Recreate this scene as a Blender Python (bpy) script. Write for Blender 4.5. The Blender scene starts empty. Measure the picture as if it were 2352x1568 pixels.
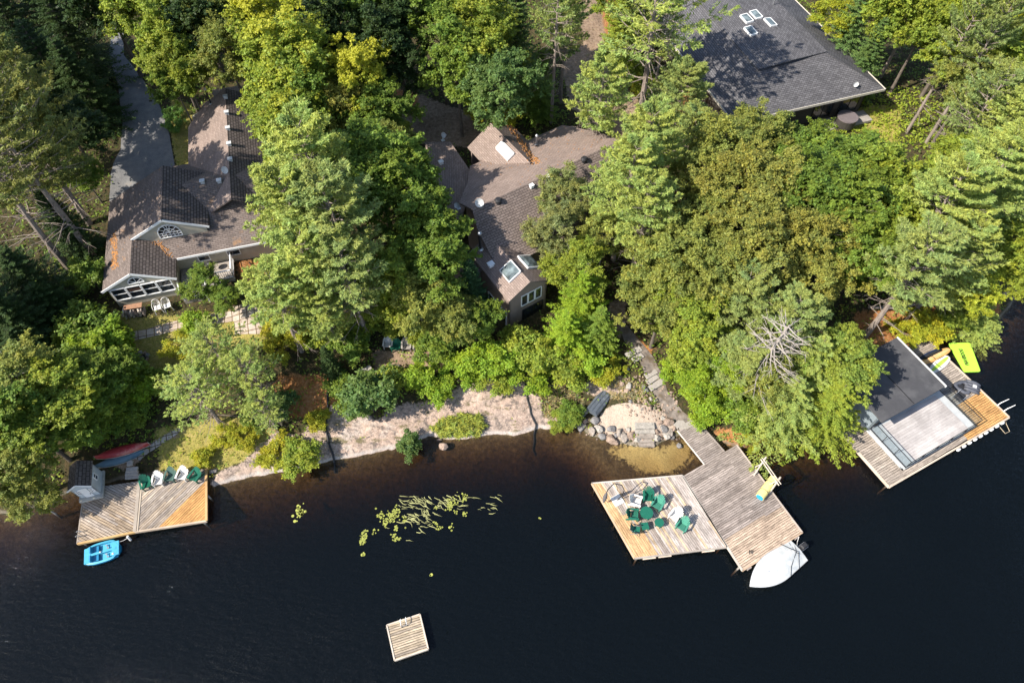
import bpy, math, random
import numpy as np
from mathutils import Vector, Matrix
RN=random.Random(11); rng=np.random.default_rng(11)
C=bpy.context.scene.collection
SC=bpy.context.scene
CAM_H=48.0; PIT=math.radians(56)
def W(u,v,z=0.0):
    """ground survey: where the sight line through a photo point meets the level z"""
    x=(u-1176)/1568; y=-(v-784)/1568
    d=(x, math.cos(PIT)+y*math.sin(PIT), -math.sin(PIT)+y*math.cos(PIT))
    t=(CAM_H-z)/-d[2]; return (d[0]*t,d[1]*t)
# survey frames of the enlarged views
def z5(x,y): return (300+x/2.24)/1.63265,(600+y/2.24)/1.63265
def z6(x,y): return (1400+x/2.24)/1.63265,(450+y/2.24)/1.63265
def z3(x,y): return (2500+x/2.8)/1.63265,(y/2.8)/1.63265
def zl(x,y): return (900+x/2.24)/1.63265,(1200+y/2.24)/1.63265
def zr(x,y): return (1900+x/2.24)/1.63265,(1200+y/2.24)/1.63265
def bh(x,y): return (3100+x/2.376)/1.63265,(1200+y/2.376)/1.63265
def dk(x,y): return (2200+x/2.6133)/1.63265,(1700+y/2.6133)/1.63265
def ch(x,y): return (2300+x/5.6)/1.63265,(1780+y/5.6)/1.63265
def ld(x,y): return (200+x/3.1354)/1.63265,(1650+y/3.1354)/1.63265
def rk(x,y): return (2080+x/4.704)/1.63265,(1380+y/4.704)/1.63265
def fm(x,y): return (3400+x/5.6)/1.63265,(1230+y/5.6)/1.63265
def lp(x,y): return (1280+x/3.459)/1.63265,(1820+y/3.459)/1.63265
def hz(x,y): return (380+x/3.92)/1.63265,(950+y/3.92)/1.63265

# ---------------------------------------------------------------- terrain
SHORE_PX=[(-60,1185),(60,1178),(150,1135),(240,1112),(330,1095),(470,1090),(485,1120),(560,1100),(650,1084),(700,1074),(770,1058),(840,1046),(900,1033),(940,1022),(985,1003),(1030,1010),(1070,1008),(1140,999),(1190,1000),(1240,985),(1290,986),(1325,972),(1350,1000),(1400,1013),(1450,1024),(1510,1024),(1545,1005),(1590,1004),(1640,1012),(1700,1033),(1750,1020),(1800,1026),(1880,1020),(1950,1010),(1985,975),(2040,880),(2100,800),(2160,785),(2230,772),(2290,742),(2325,700),(2352,640)]
SH=[W(*p,0) for p in SHORE_PX]
SH=[(-420,8),(-120,12),(-60,14.5)]+SH+[(52,41),(80,47),(420,90)]
SHP=np.array(SH)
LANDP=np.array(SH+[(420,600),(-420,600)])
def inpoly(x,y,P):
    P=np.asarray(P,float); r=np.zeros(np.shape(x),bool); n=len(P)
    for i in range(n):
        x1,y1=P[i]; x2,y2=P[(i+1)%n]
        if y1==y2: continue
        c=((y1>y)!=(y2>y))&(x<(x2-x1)*(y-y1)/(y2-y1)+x1); r^=c
    return r
def pdist(x,y,P,closed=False):
    d=np.full(np.shape(x),1e9); n=len(P)
    for i in range(n if closed else n-1):
        ax,ay=P[i]; bx,by=P[(i+1)%n]; dx,dy=bx-ax,by-ay
        t=np.clip(((x-ax)*dx+(y-ay)*dy)/(dx*dx+dy*dy+1e-12),0,1)
        d=np.minimum(d,np.hypot(x-ax-t*dx,y-ay-t*dy))
    return d
_ph=rng.uniform(0,6.28,(40,)); _an=rng.uniform(0,6.28,(40,))
def fnoise(x,y,wl,k0=0,n=5):
    s=0
    for i in range(n):
        a=_an[(k0+i)%40]; w=6.283/(wl*(0.6+0.22*i))
        s=s+np.sin((x*math.cos(a)+y*math.sin(a))*w+_ph[(k0+i)%40]+1.3*np.sin((x*math.sin(a)-y*math.cos(a))*w*.6))
    return s/n
COVE=np.array([W(1330,980),W(1390,1035),W(1420,1085),W(1560,1090),W(1600,1040),W(1560,990),W(1450,1010)])
def terr(x,y):
    x=np.asarray(x,float); y=np.asarray(y,float)
    d=pdist(x,y,SHP); land=inpoly(x,y,LANDP)
    up=np.interp(d,[0,.3,1,3,6,10,15,25,60,400],[0.04,.28,.5,1.1,1.8,2.5,3.0,3.7,5,9])
    up=up+np.clip(d/6,0,1)*(.18*fnoise(x,y,5,0)+.25*fnoise(x,y,14,8))+.06*np.clip(d,0,1)*fnoise(x,y,1.3,20)
    cv=np.clip(1.2-pdist(x,y,COVE,True)/2.5,0,1); cv=np.where(inpoly(x,y,COVE),1,cv)
    up=up+np.exp(-d*1.6)*(.13*fnoise(x,y,.8,5)+.10*fnoise(x,y,2.1,26)-.05)
    dn=-np.interp(d,[0,.15,.8,3,6,12,60],[0.0,.25,.5,1.6,3.6,6.0,7.5])
    dn=dn*(1-.80*cv)-.05+.1*fnoise(x,y,2.2,14)*np.clip(d,0,1)
    return np.where(land,up,dn)
def tz(x,y): return float(terr(np.array([x]),np.array([y]))[0])
def G(u,v,lift=0.0):
    z=1.0
    for _ in range(7):
        x,y=W(u,v,z); z=.5*z+.5*(tz(x,y)+lift)
    x,y=W(u,v,z); return (x,y,tz(x,y))

# ---------------------------------------------------------------- node materials
MATS={}
def nmat(name):
    m=bpy.data.materials.new(name); m.use_nodes=True; nt=m.node_tree; nt.nodes.clear()
    return m,nt
def N(nt,t,**kw):
    n=nt.nodes.new(t)
    for k,v in kw.items():
        if k.startswith('i_'):
            key=k[2:].replace('_',' ')
            n.inputs[key].default_value=v
        else: setattr(n,k,v)
    return n
def L(nt,a,b): nt.links.new(a,b)
def rgb(c,a=1): return (c[0],c[1],c[2],a)
def mul(c,k): return (c[0]*k,c[1]*k,c[2]*k)
def coords(nt,kind='Object',scale=(1,1,1)):
    t=N(nt,'ShaderNodeTexCoord'); mp=N(nt,'ShaderNodeMapping'); mp.inputs['Scale'].default_value=scale
    L(nt,t.outputs[kind],mp.inputs['Vector']); return mp.outputs[0]
def noise(nt,vec,scale,detail=4,rough=.6):
    n=N(nt,'ShaderNodeTexNoise'); n.inputs['Scale'].default_value=scale; n.inputs['Detail'].default_value=detail; n.inputs['Roughness'].default_value=rough
    L(nt,vec,n.inputs['Vector']); return n
def ramp(nt,fac,stops):
    r=N(nt,'ShaderNodeValToRGB'); e=r.color_ramp.elements
    while len(e)<len(stops): e.new(.5)
    for el,(p,c) in zip(e,stops): el.position=p; el.color=rgb(c) if len(c)==3 else c
    L(nt,fac,r.inputs[0]); return r.outputs[0]
def mix(nt,fac,a,b,mode='MIX'):
    m=N(nt,'ShaderNodeMix',data_type='RGBA',blend_type=mode)
    if isinstance(fac,(int,float)): m.inputs[0].default_value=fac
    else: L(nt,fac,m.inputs[0])
    for s,i in ((a,6),(b,7)):
        if isinstance(s,tuple): m.inputs[i].default_value=rgb(s)
        else: L(nt,s,m.inputs[i])
    return m.outputs[2]
def mth(nt,op,a,b=None):
    m=N(nt,'ShaderNodeMath',operation=op)
    for s,i in ((a,0),(b,1)):
        if s is None: continue
        if isinstance(s,(int,float)): m.inputs[i].default_value=s
        else: L(nt,s,m.inputs[i])
    return m.outputs[0]
def finish(nt,col,rough=.7,bump=None,bstr=.3,bdist=.02,metal=0,spec=.3,**ex):
    p=N(nt,'ShaderNodeBsdfPrincipled'); o=N(nt,'ShaderNodeOutputMaterial')
    if isinstance(col,tuple): p.inputs['Base Color'].default_value=rgb(col)
    else: L(nt,col,p.inputs['Base Color'])
    if isinstance(rough,(int,float)): p.inputs['Roughness'].default_value=rough
    else: L(nt,rough,p.inputs['Roughness'])
    p.inputs['Metallic'].default_value=metal; p.inputs['Specular IOR Level'].default_value=spec
    for k,v in ex.items(): p.inputs[k.replace('_',' ')].default_value=v
    if bump is not None:
        b=N(nt,'ShaderNodeBump'); b.inputs['Strength'].default_value=bstr; b.inputs['Distance'].default_value=bdist
        L(nt,bump,b.inputs['Height']); L(nt,b.outputs[0],p.inputs['Normal'])
    L(nt,p.outputs[0],o.inputs[0]); return p
def plain(name,col,rough=.6,var=.18,scale=4,metal=0,spec=.35,bstr=.15,dirt=None):
    if name in MATS: return MATS[name]
    m,nt=nmat(name); v=coords(nt)
    n=noise(nt,v,scale,5); c=ramp(nt,n.outputs[0],[(.3,mul(col,1-var)),(.7,mul(col,1+var*.7))])
    if dirt:
        n2=noise(nt,v,scale*.35,6,.7); f=ramp(nt,n2.outputs[0],[(.48,(0,0,0)),(.62,(1,1,1))]); c=mix(nt,f,c,dirt)
    finish(nt,c,rough,n.outputs[0],bstr,.01,metal,spec); MATS[name]=m; return m
def shingle(name,c1,c2,course=.24,line=.35,patch=None):
    m,nt=nmat(name); uv=N(nt,'ShaderNodeTexCoord').outputs['UV']
    b=N(nt,'ShaderNodeTexBrick'); L(nt,uv,b.inputs['Vector'])
    b.inputs['Scale'].default_value=1; b.inputs['Brick Width'].default_value=.42; b.inputs['Row Height'].default_value=course
    b.inputs['Mortar Size'].default_value=course*.13; b.inputs['Mortar Smooth'].default_value=.35; b.inputs['Bias'].default_value=0
    b.inputs['Color1'].default_value=rgb(c1); b.inputs['Color2'].default_value=rgb(c2); b.inputs['Mortar'].default_value=rgb(mul(c1,line))
    n=noise(nt,uv,9,4,.8); c=mix(nt,.75,b.outputs[0],ramp(nt,n.outputs[0],[(.3,(.55,.55,.55)),(.7,(1.35,1.35,1.35))]),'MULTIPLY')
    n2=noise(nt,uv,.45,5,.65); c=mix(nt,.5,c,ramp(nt,n2.outputs[0],[(.35,(.72,.72,.72)),(.65,(1.2,1.18,1.15))]),'MULTIPLY')
    if patch:
        n3=noise(nt,uv,.8,6,.75); c=mix(nt,ramp(nt,n3.outputs[0],[(.58,(0,0,0)),(.68,(.75,.75,.75))]),c,patch)
    finish(nt,c,.9,b.outputs['Fac'],.5,-.02,0,.15); return m
def siding(name,col,step=.15):
    m,nt=nmat(name); v=coords(nt); s=N(nt,'ShaderNodeSeparateXYZ'); L(nt,v,s.inputs[0])
    f=mth(nt,'FRACT',mth(nt,'DIVIDE',s.outputs[2],step)); l=ramp(nt,f,[(0,(.55,.55,.55)),(.14,(1,1,1)),(1,(.93,.93,.93))])
    n=noise(nt,v,1.6,5); c=mix(nt,1,mix(nt,1,(col),l,'MULTIPLY'),ramp(nt,n.outputs[0],[(.3,(.85,.85,.85)),(.7,(1.08,1.08,1.08))]),'MULTIPLY')
    finish(nt,c,.65,f,.3,.01); return m
def glassm(name,col=(.012,.016,.02),rough=.06):
    m,nt=nmat(name); v=coords(nt); n=noise(nt,v,1.3,3)
    finish(nt,ramp(nt,n.outputs[0],[(.35,mul(col,.5)),(.7,mul(col,2.2))]),rough,n.outputs[0],.04,.02,0,.6); return m
def boards(nm='deck_boards',lo=.28,hi=1.6):
    m,nt=nmat(nm); at=N(nt,'ShaderNodeAttribute'); at.attribute_name='tint'
    uv=coords(nt,'UV',(1.1,9,1)); n=noise(nt,uv,1.6,6,.7)
    c=mix(nt,.9,at.outputs[0],ramp(nt,n.outputs[0],[(.3,(lo,lo*.95,lo*.93)),(.48,(.9,.9,.9)),(.6,(hi*.78,)*3),(.72,(hi,)*3)]),'MULTIPLY')
    v=coords(nt,'Object'); n2=noise(nt,v,.55,5,.7); c=mix(nt,.55,c,ramp(nt,n2.outputs[0],[(.35,(.62,.6,.6)),(.62,(1.25,1.25,1.25))]),'MULTIPLY')
    finish(nt,c,.85,n.outputs[0],.5,.01,0,.15); return m

# ---------------------------------------------------------------- mesh helpers
class MB:
    def __init__(s): s.v=[]; s.f=[]; s.uv=[]; s.col=[]; s.cc=None; s.smooth=False
    def add(s,vs,fs,uvs=None,col=None):
        o=len(s.v); s.v+= [tuple(p) for p in vs]; s.f+=[tuple(i+o for i in f) for f in fs]
        s.uv+= uvs if uvs else [(0,0)]*len(vs); s.col+= [col if col else (1,1,1)]*len(vs)
    def box(s,c,d,rz=0,rx=0,ry=0,col=None,taper=1):
        M=Matrix.Rotation(rz,3,'Z')@Matrix.Rotation(ry,3,'Y')@Matrix.Rotation(rx,3,'X')
        vs=[]
        for k in (-.5,.5):
            q=1 if k<0 else taper
            for a,b in ((-.5,-.5),(.5,-.5),(.5,.5),(-.5,.5)): vs.append(Vector(c)+M@Vector((a*d[0]*q,b*d[1]*q,k*d[2])))
        s.add(vs,[(3,2,1,0),(4,5,6,7),(0,1,5,4),(1,2,6,5),(2,3,7,6),(3,0,4,7)],None,col)
    def bar(s,p,q,w,h=None,col=None):
        h=h or w; p=Vector(p); q=Vector(q); d=(q-p).normalized(); up=Vector((0,0,1)) if abs(d.z)<.95 else Vector((1,0,0))
        a=d.cross(up).normalized()*w/2; b=a.cross(d).normalized()*h/2
        vs=[e+i*a+j*b for e in (p,q) for i,j in ((-1,-1),(1,-1),(1,1),(-1,1))]
        s.add(vs,[(0,1,2,3),(7,6,5,4),(0,4,5,1),(1,5,6,2),(2,6,7,3),(3,7,4,0)],None,col)
    def tube(s,pts,rad,n=8,col=None,cap=True):
        pts=[Vector(p) for p in pts]; m=len(pts)
        if isinstance(rad,(int,float)): rad=[rad]*m
        vs=[];fs=[];prev=None
        for i,p in enumerate(pts):
            d=(pts[min(i+1,m-1)]-pts[max(i-1,0)]).normalized()
            ref=prev if prev is not None else (Vector((0,0,1)) if abs(d.z)<.9 else Vector((1,0,0)))
            a=d.cross(ref)
            if a.length<1e-4: a=d.cross(Vector((0,1,0)))
            a.normalize(); b=a.cross(d).normalized(); prev=b
            for k in range(n):
                t=6.28318*k/n; vs.append(p+(a*math.cos(t)+b*math.sin(t))*rad[i])
        for i in range(m-1):
            for k in range(n): fs.append((i*n+k,i*n+(k+1)%n,(i+1)*n+(k+1)%n,(i+1)*n+k))
        if cap: fs.append(tuple(range(n))[::-1]); fs.append(tuple((m-1)*n+k for k in range(n)))
        s.add(vs,fs,None,col)
    def cyl(s,c,r,h,n=16,r2=None,col=None): s.tube([c,(c[0],c[1],c[2]+h)],[r,r if r2 is None else r2],n,col)
    def ball(s,c,r,n=10,m=6,sc=(1,1,1),jit=0,rnd=None,col=None):
        vs=[(c[0],c[1],c[2]-r*sc[2])]
        for i in range(1,m):
            t=math.pi*i/m
            for k in range(n):
                a=6.28318*k/n+ (i%2)*.3; q=r*(1+(rnd.uniform(-jit,jit) if rnd else 0))
                vs.append((c[0]+q*sc[0]*math.sin(t)*math.cos(a),c[1]+q*sc[1]*math.sin(t)*math.sin(a),c[2]-q*sc[2]*math.cos(t)))
        vs.append((c[0],c[1],c[2]+r*sc[2])); fs=[]
        for k in range(n): fs.append((0,1+(k+1)%n,1+k))
        for i in range(m-2):
            for k in range(n): a=1+i*n; fs.append((a+k,a+(k+1)%n,a+n+(k+1)%n,a+n+k))
        b=1+(m-2)*n
        for k in range(n): fs.append((b+k,b+(k+1)%n,len(vs)-1))
        s.add(vs,fs,None,col)
    def slab(s,poly,t,uvframe=True,col=None):
        """polygon (3D, counter-clockwise seen from above) with thickness t downward"""
        P=[Vector(p) for p in poly]; n=len(P)
        nor=Vector((0,0,0))
        for i in range(n): nor+=P[i].cross(P[(i+1)%n])
        if nor.z<0: P=P[::-1]; nor=-nor
        nor.normalize(); ux=Vector((0,0,1)).cross(nor)
        ux=ux.normalized() if ux.length>1e-3 else Vector((1,0,0)); vx=nor.cross(ux)
        uv=[(p.dot(ux),p.dot(vx)) for p in P]
        s.add(P+[p-Vector((0,0,t)) for p in P],[tuple(range(n)),tuple(range(2*n-1,n-1,-1))]+[(i,i+n,(i+1)%n+n,(i+1)%n) for i in range(n)],uv+uv,col)
    def face(s,poly,uvs=None,col=None): s.add(poly,[tuple(range(len(poly)))],uvs,col)
    def grid(s,rows,closed=False,col=None):
        m=len(rows[0]); vs=[p for r in rows for p in r]; fs=[]
        for i in range(len(rows)-1):
            for k in range(m if closed else m-1): fs.append((i*m+k,i*m+(k+1)%m,(i+1)*m+(k+1)%m,(i+1)*m+k))
        s.add(vs,fs,None,col)
    def build(s,name,mat,parent=None,smooth=None,loc=None):
        me=bpy.data.meshes.new(name); me.from_pydata(s.v,[],s.f)
        uvl=me.uv_layers.new(name='UVMap'); li=np.empty(len(me.loops),int); me.loops.foreach_get('vertex_index',li)
        uvl.data.foreach_set('uv',np.array(s.uv,np.float32)[li].ravel())
        if any(c!=(1,1,1) for c in s.col):
            a=me.color_attributes.new('tint','FLOAT_COLOR','POINT'); a.data.foreach_set('color',np.array([(c[0],c[1],c[2],1) for c in s.col],np.float32).ravel())
        me.materials.append(mat); me.update()
        if smooth if smooth is not None else s.smooth: me.polygons.foreach_set('use_smooth',[True]*len(me.polygons))
        o=bpy.data.objects.new(name,me); C.objects.link(o)
        if parent is not None: o.parent=parent
        if loc: o.location=loc
        return o
def tag(o,label=None,cat=None,group=None,kind=None):
    if label: o['label']=label
    if cat: o['category']=cat
    if group: o['group']=group
    if kind: o['kind']=kind
    return o
def thing(name,loc=(0,0,0),rz=0,label=None,cat=None,group=None,s=None):
    o=bpy.data.objects.new(name,None); C.objects.link(o); o.location=loc; o.rotation_euler=(0,0,rz); o.empty_display_size=.3
    if s: o.scale=(s,s,s) if isinstance(s,(int,float)) else s
    return tag(o,label,cat,group)
def dup(root,loc,rz,label,group=None,s=None,cat=None):
    r=root.copy(); C.objects.link(r); r.location=loc; r.rotation_euler=(0,0,rz)
    if s: r.scale=(s,s,s) if isinstance(s,(int,float)) else s
    r['label']=label
    if group: r['group']=group
    for c0 in list(root.children):
        c=c0.copy(); C.objects.link(c); c.parent=r
        for g0 in list(c0.children):
            g=g0.copy(); C.objects.link(g); g.parent=c
    return r
class Frame:
    def __init__(s,x,y,ang,z=0): s.x=x;s.y=y;s.z=z;s.a=math.radians(ang);s.c=math.cos(s.a);s.s=math.sin(s.a)
    def loc(s,u,v,z):
        X,Y=W(u,v,z); dx,dy=X-s.x,Y-s.y; return (dx*s.c+dy*s.s,-dx*s.s+dy*s.c)
    def world(s,x,y): return (s.x+x*s.c-y*s.s,s.y+x*s.s+y*s.c)
def clip(poly,nx,ny,d):
    out=[];n=len(poly)
    for i in range(n):
        p,q=poly[i],poly[(i+1)%n]; a=p[0]*nx+p[1]*ny-d; b=q[0]*nx+q[1]*ny-d
        if a<=0: out.append(p)
        if (a<0<b) or (b<0<a):
            t=a/(a-b); out.append((p[0]+(q[0]-p[0])*t,p[1]+(q[1]-p[1])*t))
    return out
def decking(mb,poly,z,ang,colf,bw=.145,gap=.016,t=.04,seed=1):
    """real boards laid at angle ang over the convex polygon poly"""
    r=random.Random(seed); a=math.radians(ang); dx,dy=math.cos(a),math.sin(a); nx,ny=-dy,dx
    ds=[p[0]*nx+p[1]*ny for p in poly]; k0=math.floor(min(ds)/bw); k1=math.ceil(max(ds)/bw)
    for k in range(k0,k1):
        q=clip(clip(poly,nx,ny,(k+1)*bw-gap),-nx,-ny,-k*bw)
        if len(q)<3: continue
        zz=z+r.uniform(-.004,.004)
        cx=sum(p[0] for p in q)/len(q); cy=sum(p[1] for p in q)/len(q)
        # cut into lengths
        al=[p[0]*dx+p[1]*dy for p in q]; cuts=[min(al)-.1]
        while cuts[-1]<max(al): cuts.append(cuts[-1]+r.uniform(2.6,4.2))
        for c0,c1 in zip(cuts[:-1],cuts[1:]):
            w=clip(clip(q,dx,dy,c1-.006),-dx,-dy,-c0)
            if len(w)<3: continue
            ar=abs(sum(w[i][0]*w[(i+1)%len(w)][1]-w[(i+1)%len(w)][0]*w[i][1] for i in range(len(w))))/2
            if ar<.004: continue
            n=len(w); mx=sum(p[0] for p in w)/n; my=sum(p[1] for p in w)/n
            if sum(w[i][0]*w[(i+1)%n][1]-w[(i+1)%n][0]*w[i][1] for i in range(n))<0: w=w[::-1]
            col=colf(mx,my,r); off=k*1.7
            top=[(p[0],p[1],zz) for p in w]; bot=[(p[0],p[1],zz-t) for p in w]
            uv=[(p[0]*dx+p[1]*dy,p[0]*nx+p[1]*ny+off) for p in w]
            mb.add(top+bot,[tuple(range(n))]+[(i,i+n,(i+1)%n+n,(i+1)%n) for i in range(n)],uv+uv,col)
def set_attr(me,name,arr):
    a=me.color_attributes.new(name,'FLOAT_COLOR','POINT'); a.data.foreach_set('color',np.asarray(arr,np.float32).ravel())
def quickmesh(name,V,nq,mats,attr=None,k=4):
    """V: (nq*k,3) vertices of nq separate k-gons"""
    me=bpy.data.meshes.new(name); me.vertices.add(len(V)); me.vertices.foreach_set('co',V.astype(np.float32).ravel())
    me.loops.add(nq*k); me.loops.foreach_set('vertex_index',np.arange(nq*k,dtype=np.int32))
    me.polygons.add(nq); me.polygons.foreach_set('loop_start',np.arange(0,nq*k,k,dtype=np.int32)); 
    me.update(calc_edges=True); me.validate()
    if attr is not None: set_attr(me,'leafvar',np.repeat(attr,k,axis=0))
    me.materials.append(mats); return me
# ---------------------------------------------------------------- zones surveyed on the ground
def gp(pts): return np.array([G(u,v)[:2] for u,v in pts])
Z_ROCK=[gp([(470,1135),(500,1085),(560,1060),(600,1020),(640,985),(690,1005),(722,960),(760,930),(800,925),(870,965),(905,930),(960,925),(1010,915),(1060,885),(1130,872),(1210,872),(1235,900),(1260,1000),(1100,1030),(900,1065),(700,1110)]),
        gp([(1330,885),(1370,868),(1430,865),(1450,900),(1400,915),(1350,905)]), gp([(1230,960),(1300,960),(1320,985),(1240,1000)])]
Z_SAND=[gp([(1368,985),(1383,945),(1410,928),(1440,925),(1480,930),(1520,945),(1552,962),(1545,990),(1500,1010),(1420,1005)])]
Z_BED=[gp([(1395,1035),(1440,1020),(1520,1030),(1575,1015),(1590,1050),(1545,1085),(1480,1085),(1440,1060)])]
Z_LAWN=[gp([(255,705),(300,730),(400,725),(520,715),(600,690),(640,720),(600,790),(500,800),(440,850),(330,870),(285,800),(262,750)]),
        gp([(392,225),(440,240),(442,385),(405,385),(392,300)]), gp([(355,985),(500,960),(640,960),(640,985),(560,1060),(490,1085),(370,1080)]),gp([(1960,250),(2075,240),(2060,330),(1960,300)])]
Z_DIRT=[gp([(900,205),(960,215),(1100,270),(1180,280),(1090,345),(970,330),(905,250)]),
        gp([(1310,-40),(1400,-40),(1420,120),(1440,200),(1520,290),(1440,330),(1310,250),(1290,150),(1340,100)]),
        gp([(855,805),(1000,800),(1045,825),(1030,850),(940,875),(860,860)]), gp([(1400,690),(1440,690),(1430,780),(1400,760)]),
        gp([(240,1060),(420,1000),(400,985),(345,1020),(300,1085)])]
Z_NEED=[gp([(540,600),(640,590),(665,650),(560,665)]),gp([(1640,985),(1745,985),(1750,1025),(1700,1036),(1650,1010)]),
        gp([(1960,720),(2150,680),(2300,690),(2290,740),(2140,790),(2000,830),(1960,800)]),gp([(1370,-40),(1410,-30),(1450,180),(1430,200),(1395,100)]),
        gp([(640,860),(800,860),(820,920),(700,960),(600,960)]),gp([(1440,760),(1500,800),(1490,830),(1450,800)]),gp([(1560,150),(1650,150),(1660,330),(1560,330)]),gp([(900,205),(960,215),(960,260),(905,240)])]
def zmask(x,y,Z,soft=.5):
    m=np.zeros(np.shape(x))
    for P in Z:
        d=pdist(x,y,P,True); d=np.where(inpoly(x,y,P),d,-d)
        m=np.maximum(m,np.clip(d/soft+.5,0,1))
    return m
def build_ground():
    xs=np.concatenate([[-420,-250,-150,-100,-80],np.arange(-68,66,.3),[75,95,140,240,420]])
    ys=np.concatenate([[-160,-60,-20,0],np.arange(5,96,.3),[105,130,180,300,600]])
    X,Y=np.meshgrid(xs,ys); Z=terr(X,Y); n,m=X.shape
    me=bpy.data.meshes.new('ground'); V=np.stack([X,Y,Z],-1).reshape(-1,3)
    idx=np.arange(n*m).reshape(n,m); F=np.stack([idx[:-1,:-1],idx[:-1,1:],idx[1:,1:],idx[1:,:-1]],-1).reshape(-1,4)
    me.vertices.add(len(V)); me.vertices.foreach_set('co',V.astype(np.float32).ravel())
    me.loops.add(F.size); me.loops.foreach_set('vertex_index',F.astype(np.int32).ravel())
    me.polygons.add(len(F)); me.polygons.foreach_set('loop_start',np.arange(0,F.size,4,dtype=np.int32))
    me.update(calc_edges=True); me.polygons.foreach_set('use_smooth',[True]*len(F))
    x=X.ravel(); y=Y.ravel(); one=np.ones_like(x)
    set_attr(me,'zone',np.stack([zmask(x,y,Z_ROCK,1.0),np.maximum(zmask(x,y,Z_SAND,.5),zmask(x,y,Z_BED,2.4)),zmask(x,y,Z_LAWN,1.0),one],-1))
    set_attr(me,'zone2',np.stack([zmask(x,y,Z_DIRT,1.0),zmask(x,y,Z_NEED,1.5),one*0,one],-1))
    m,nt=nmat('ground'); v=coords(nt)
    z1=N(nt,'ShaderNodeAttribute'); z1.attribute_name='zone'; s1=N(nt,'ShaderNodeSeparateColor'); L(nt,z1.outputs[0],s1.inputs[0])
    z2=N(nt,'ShaderNodeAttribute'); z2.attribute_name='zone2'; s2=N(nt,'ShaderNodeSeparateColor'); L(nt,z2.outputs[0],s2.inputs[0])
    nb=noise(nt,v,.35,6,.7); nf=noise(nt,v,3.2,6,.75); nn=noise(nt,v,11,3,.8)
    forest=ramp(nt,nf.outputs[0],[(.25,(.015,.022,.01)),(.45,(.045,.045,.02)),(.6,(.09,.062,.034)),(.75,(.04,.065,.018))])
    rockc=mix(nt,.95,ramp(nt,nb.outputs[0],[(.30,(.22,.17,.14)),(.40,(.37,.29,.24)),(.52,(.44,.325,.26)),(.62,(.49,.41,.355)),(.72,(.30,.25,.22))]),ramp(nt,nf.outputs[0],[(.30,(.3,.28,.27)),(.46,(.9,.9,.9)),(.7,(1.45,1.43,1.4))]),'MULTIPLY')
    mus=N(nt,'ShaderNodeTexNoise'); mus.inputs['Scale'].default_value=1.1; mus.inputs['Detail'].default_value=8; mus.inputs['Roughness'].default_value=.8; mus.inputs['Distortion'].default_value=1.2; L(nt,v,mus.inputs['Vector'])
    rockc=mix(nt,ramp(nt,mus.outputs[0],[(.52,(0,0,0)),(.60,(.9,.9,.9))]),rockc,(.13,.11,.10))
    N_moss=N(nt,'ShaderNodeTexNoise'); N_moss.inputs['Scale'].default_value=.75; N_moss.inputs['Detail'].default_value=7; N_moss.inputs['Roughness'].default_value=.75; mm=N(nt,'ShaderNodeMapping'); mm.inputs['Location'].default_value=(13,7,3); mm.inputs['Rotation'].default_value=(0,0,.6); mm.inputs['Scale'].default_value=(.6,1.5,1); L(nt,v,mm.inputs[0]); L(nt,mm.outputs[0],N_moss.inputs['Vector'])
    sand=ramp(nt,nf.outputs[0],[(.3,(.40,.32,.25)),(.7,(.50,.41,.33))])
    lawn=ramp(nt,nf.outputs[0],[(.3,(.15,.15,.04)),(.5,(.30,.26,.07)),(.7,(.40,.30,.13))])
    dirt=ramp(nt,nf.outputs[0],[(.3,(.12,.085,.06)),(.5,(.27,.19,.13)),(.7,(.38,.29,.21))])
    need=ramp(nt,nf.outputs[0],[(.3,(.16,.06,.02)),(.5,(.36,.16,.06)),(.7,(.42,.24,.12))])
    def soft(sig): # ragged borders
        return ramp(nt,mth(nt,'ADD',sig,mth(nt,'MULTIPLY',mth(nt,'SUBTRACT',nf.outputs[0],.5),1.1)),[(.42,(0,0,0)),(.58,(1,1,1))])
    c=mix(nt,soft(s1.outputs[2]),forest,lawn); c=mix(nt,soft(s2.outputs[0]),c,dirt); c=mix(nt,soft(s2.outputs[1]),c,need)
    moss=ramp(nt,N_moss.outputs[0],[(.54,(0,0,0)),(.60,(.85,.85,.85))]); rockc=mix(nt,moss,rockc,mix(nt,nn.outputs[0],(.10,.085,.05),(.17,.15,.06))); c=mix(nt,soft(s1.outputs[0]),c,rockc); c=mix(nt,soft(s1.outputs[1]),c,sand)
    sx=N(nt,'ShaderNodeSeparateXYZ'); L(nt,v,sx.inputs[0])
    # pale water-washed band just above the waterline, brown lake bed below it
    band=ramp(nt,mth(nt,'ADD',mth(nt,'MULTIPLY',sx.outputs[2],1.0),mth(nt,'MULTIPLY',mth(nt,'SUBTRACT',nf.outputs[0],.5),.12)),[(0.02,(0,0,0)),(.06,(.8,.8,.8)),(.16,(.7,.7,.7)),(.26,(0,0,0))]); band=mth(nt,'MULTIPLY',band,ramp(nt,mus.outputs[0],[(.36,(.1,.1,.1)),(.5,(1,1,1))]))
    c=mix(nt,band,c,mix(nt,soft(s1.outputs[0]),(.20,.17,.13),(.48,.43,.39)))
    bed=ramp(nt,nf.outputs[0],[(.3,(.06,.04,.018)),(.5,(.15,.10,.045)),(.7,(.27,.19,.09))])
    bed=mix(nt,soft(s1.outputs[1]),bed,(.70,.52,.20))
    under=ramp(nt,mth(nt,'ADD',mth(nt,'MULTIPLY',sx.outputs[2],-10),.5),[(.4,(0,0,0)),(.7,(1,1,1))])
    c=mix(nt,under,c,bed)
    c=mix(nt,.6,c,ramp(nt,nn.outputs[0],[(.3,(.6,.6,.6)),(.7,(1.3,1.3,1.3))]),'MULTIPLY')
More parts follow.
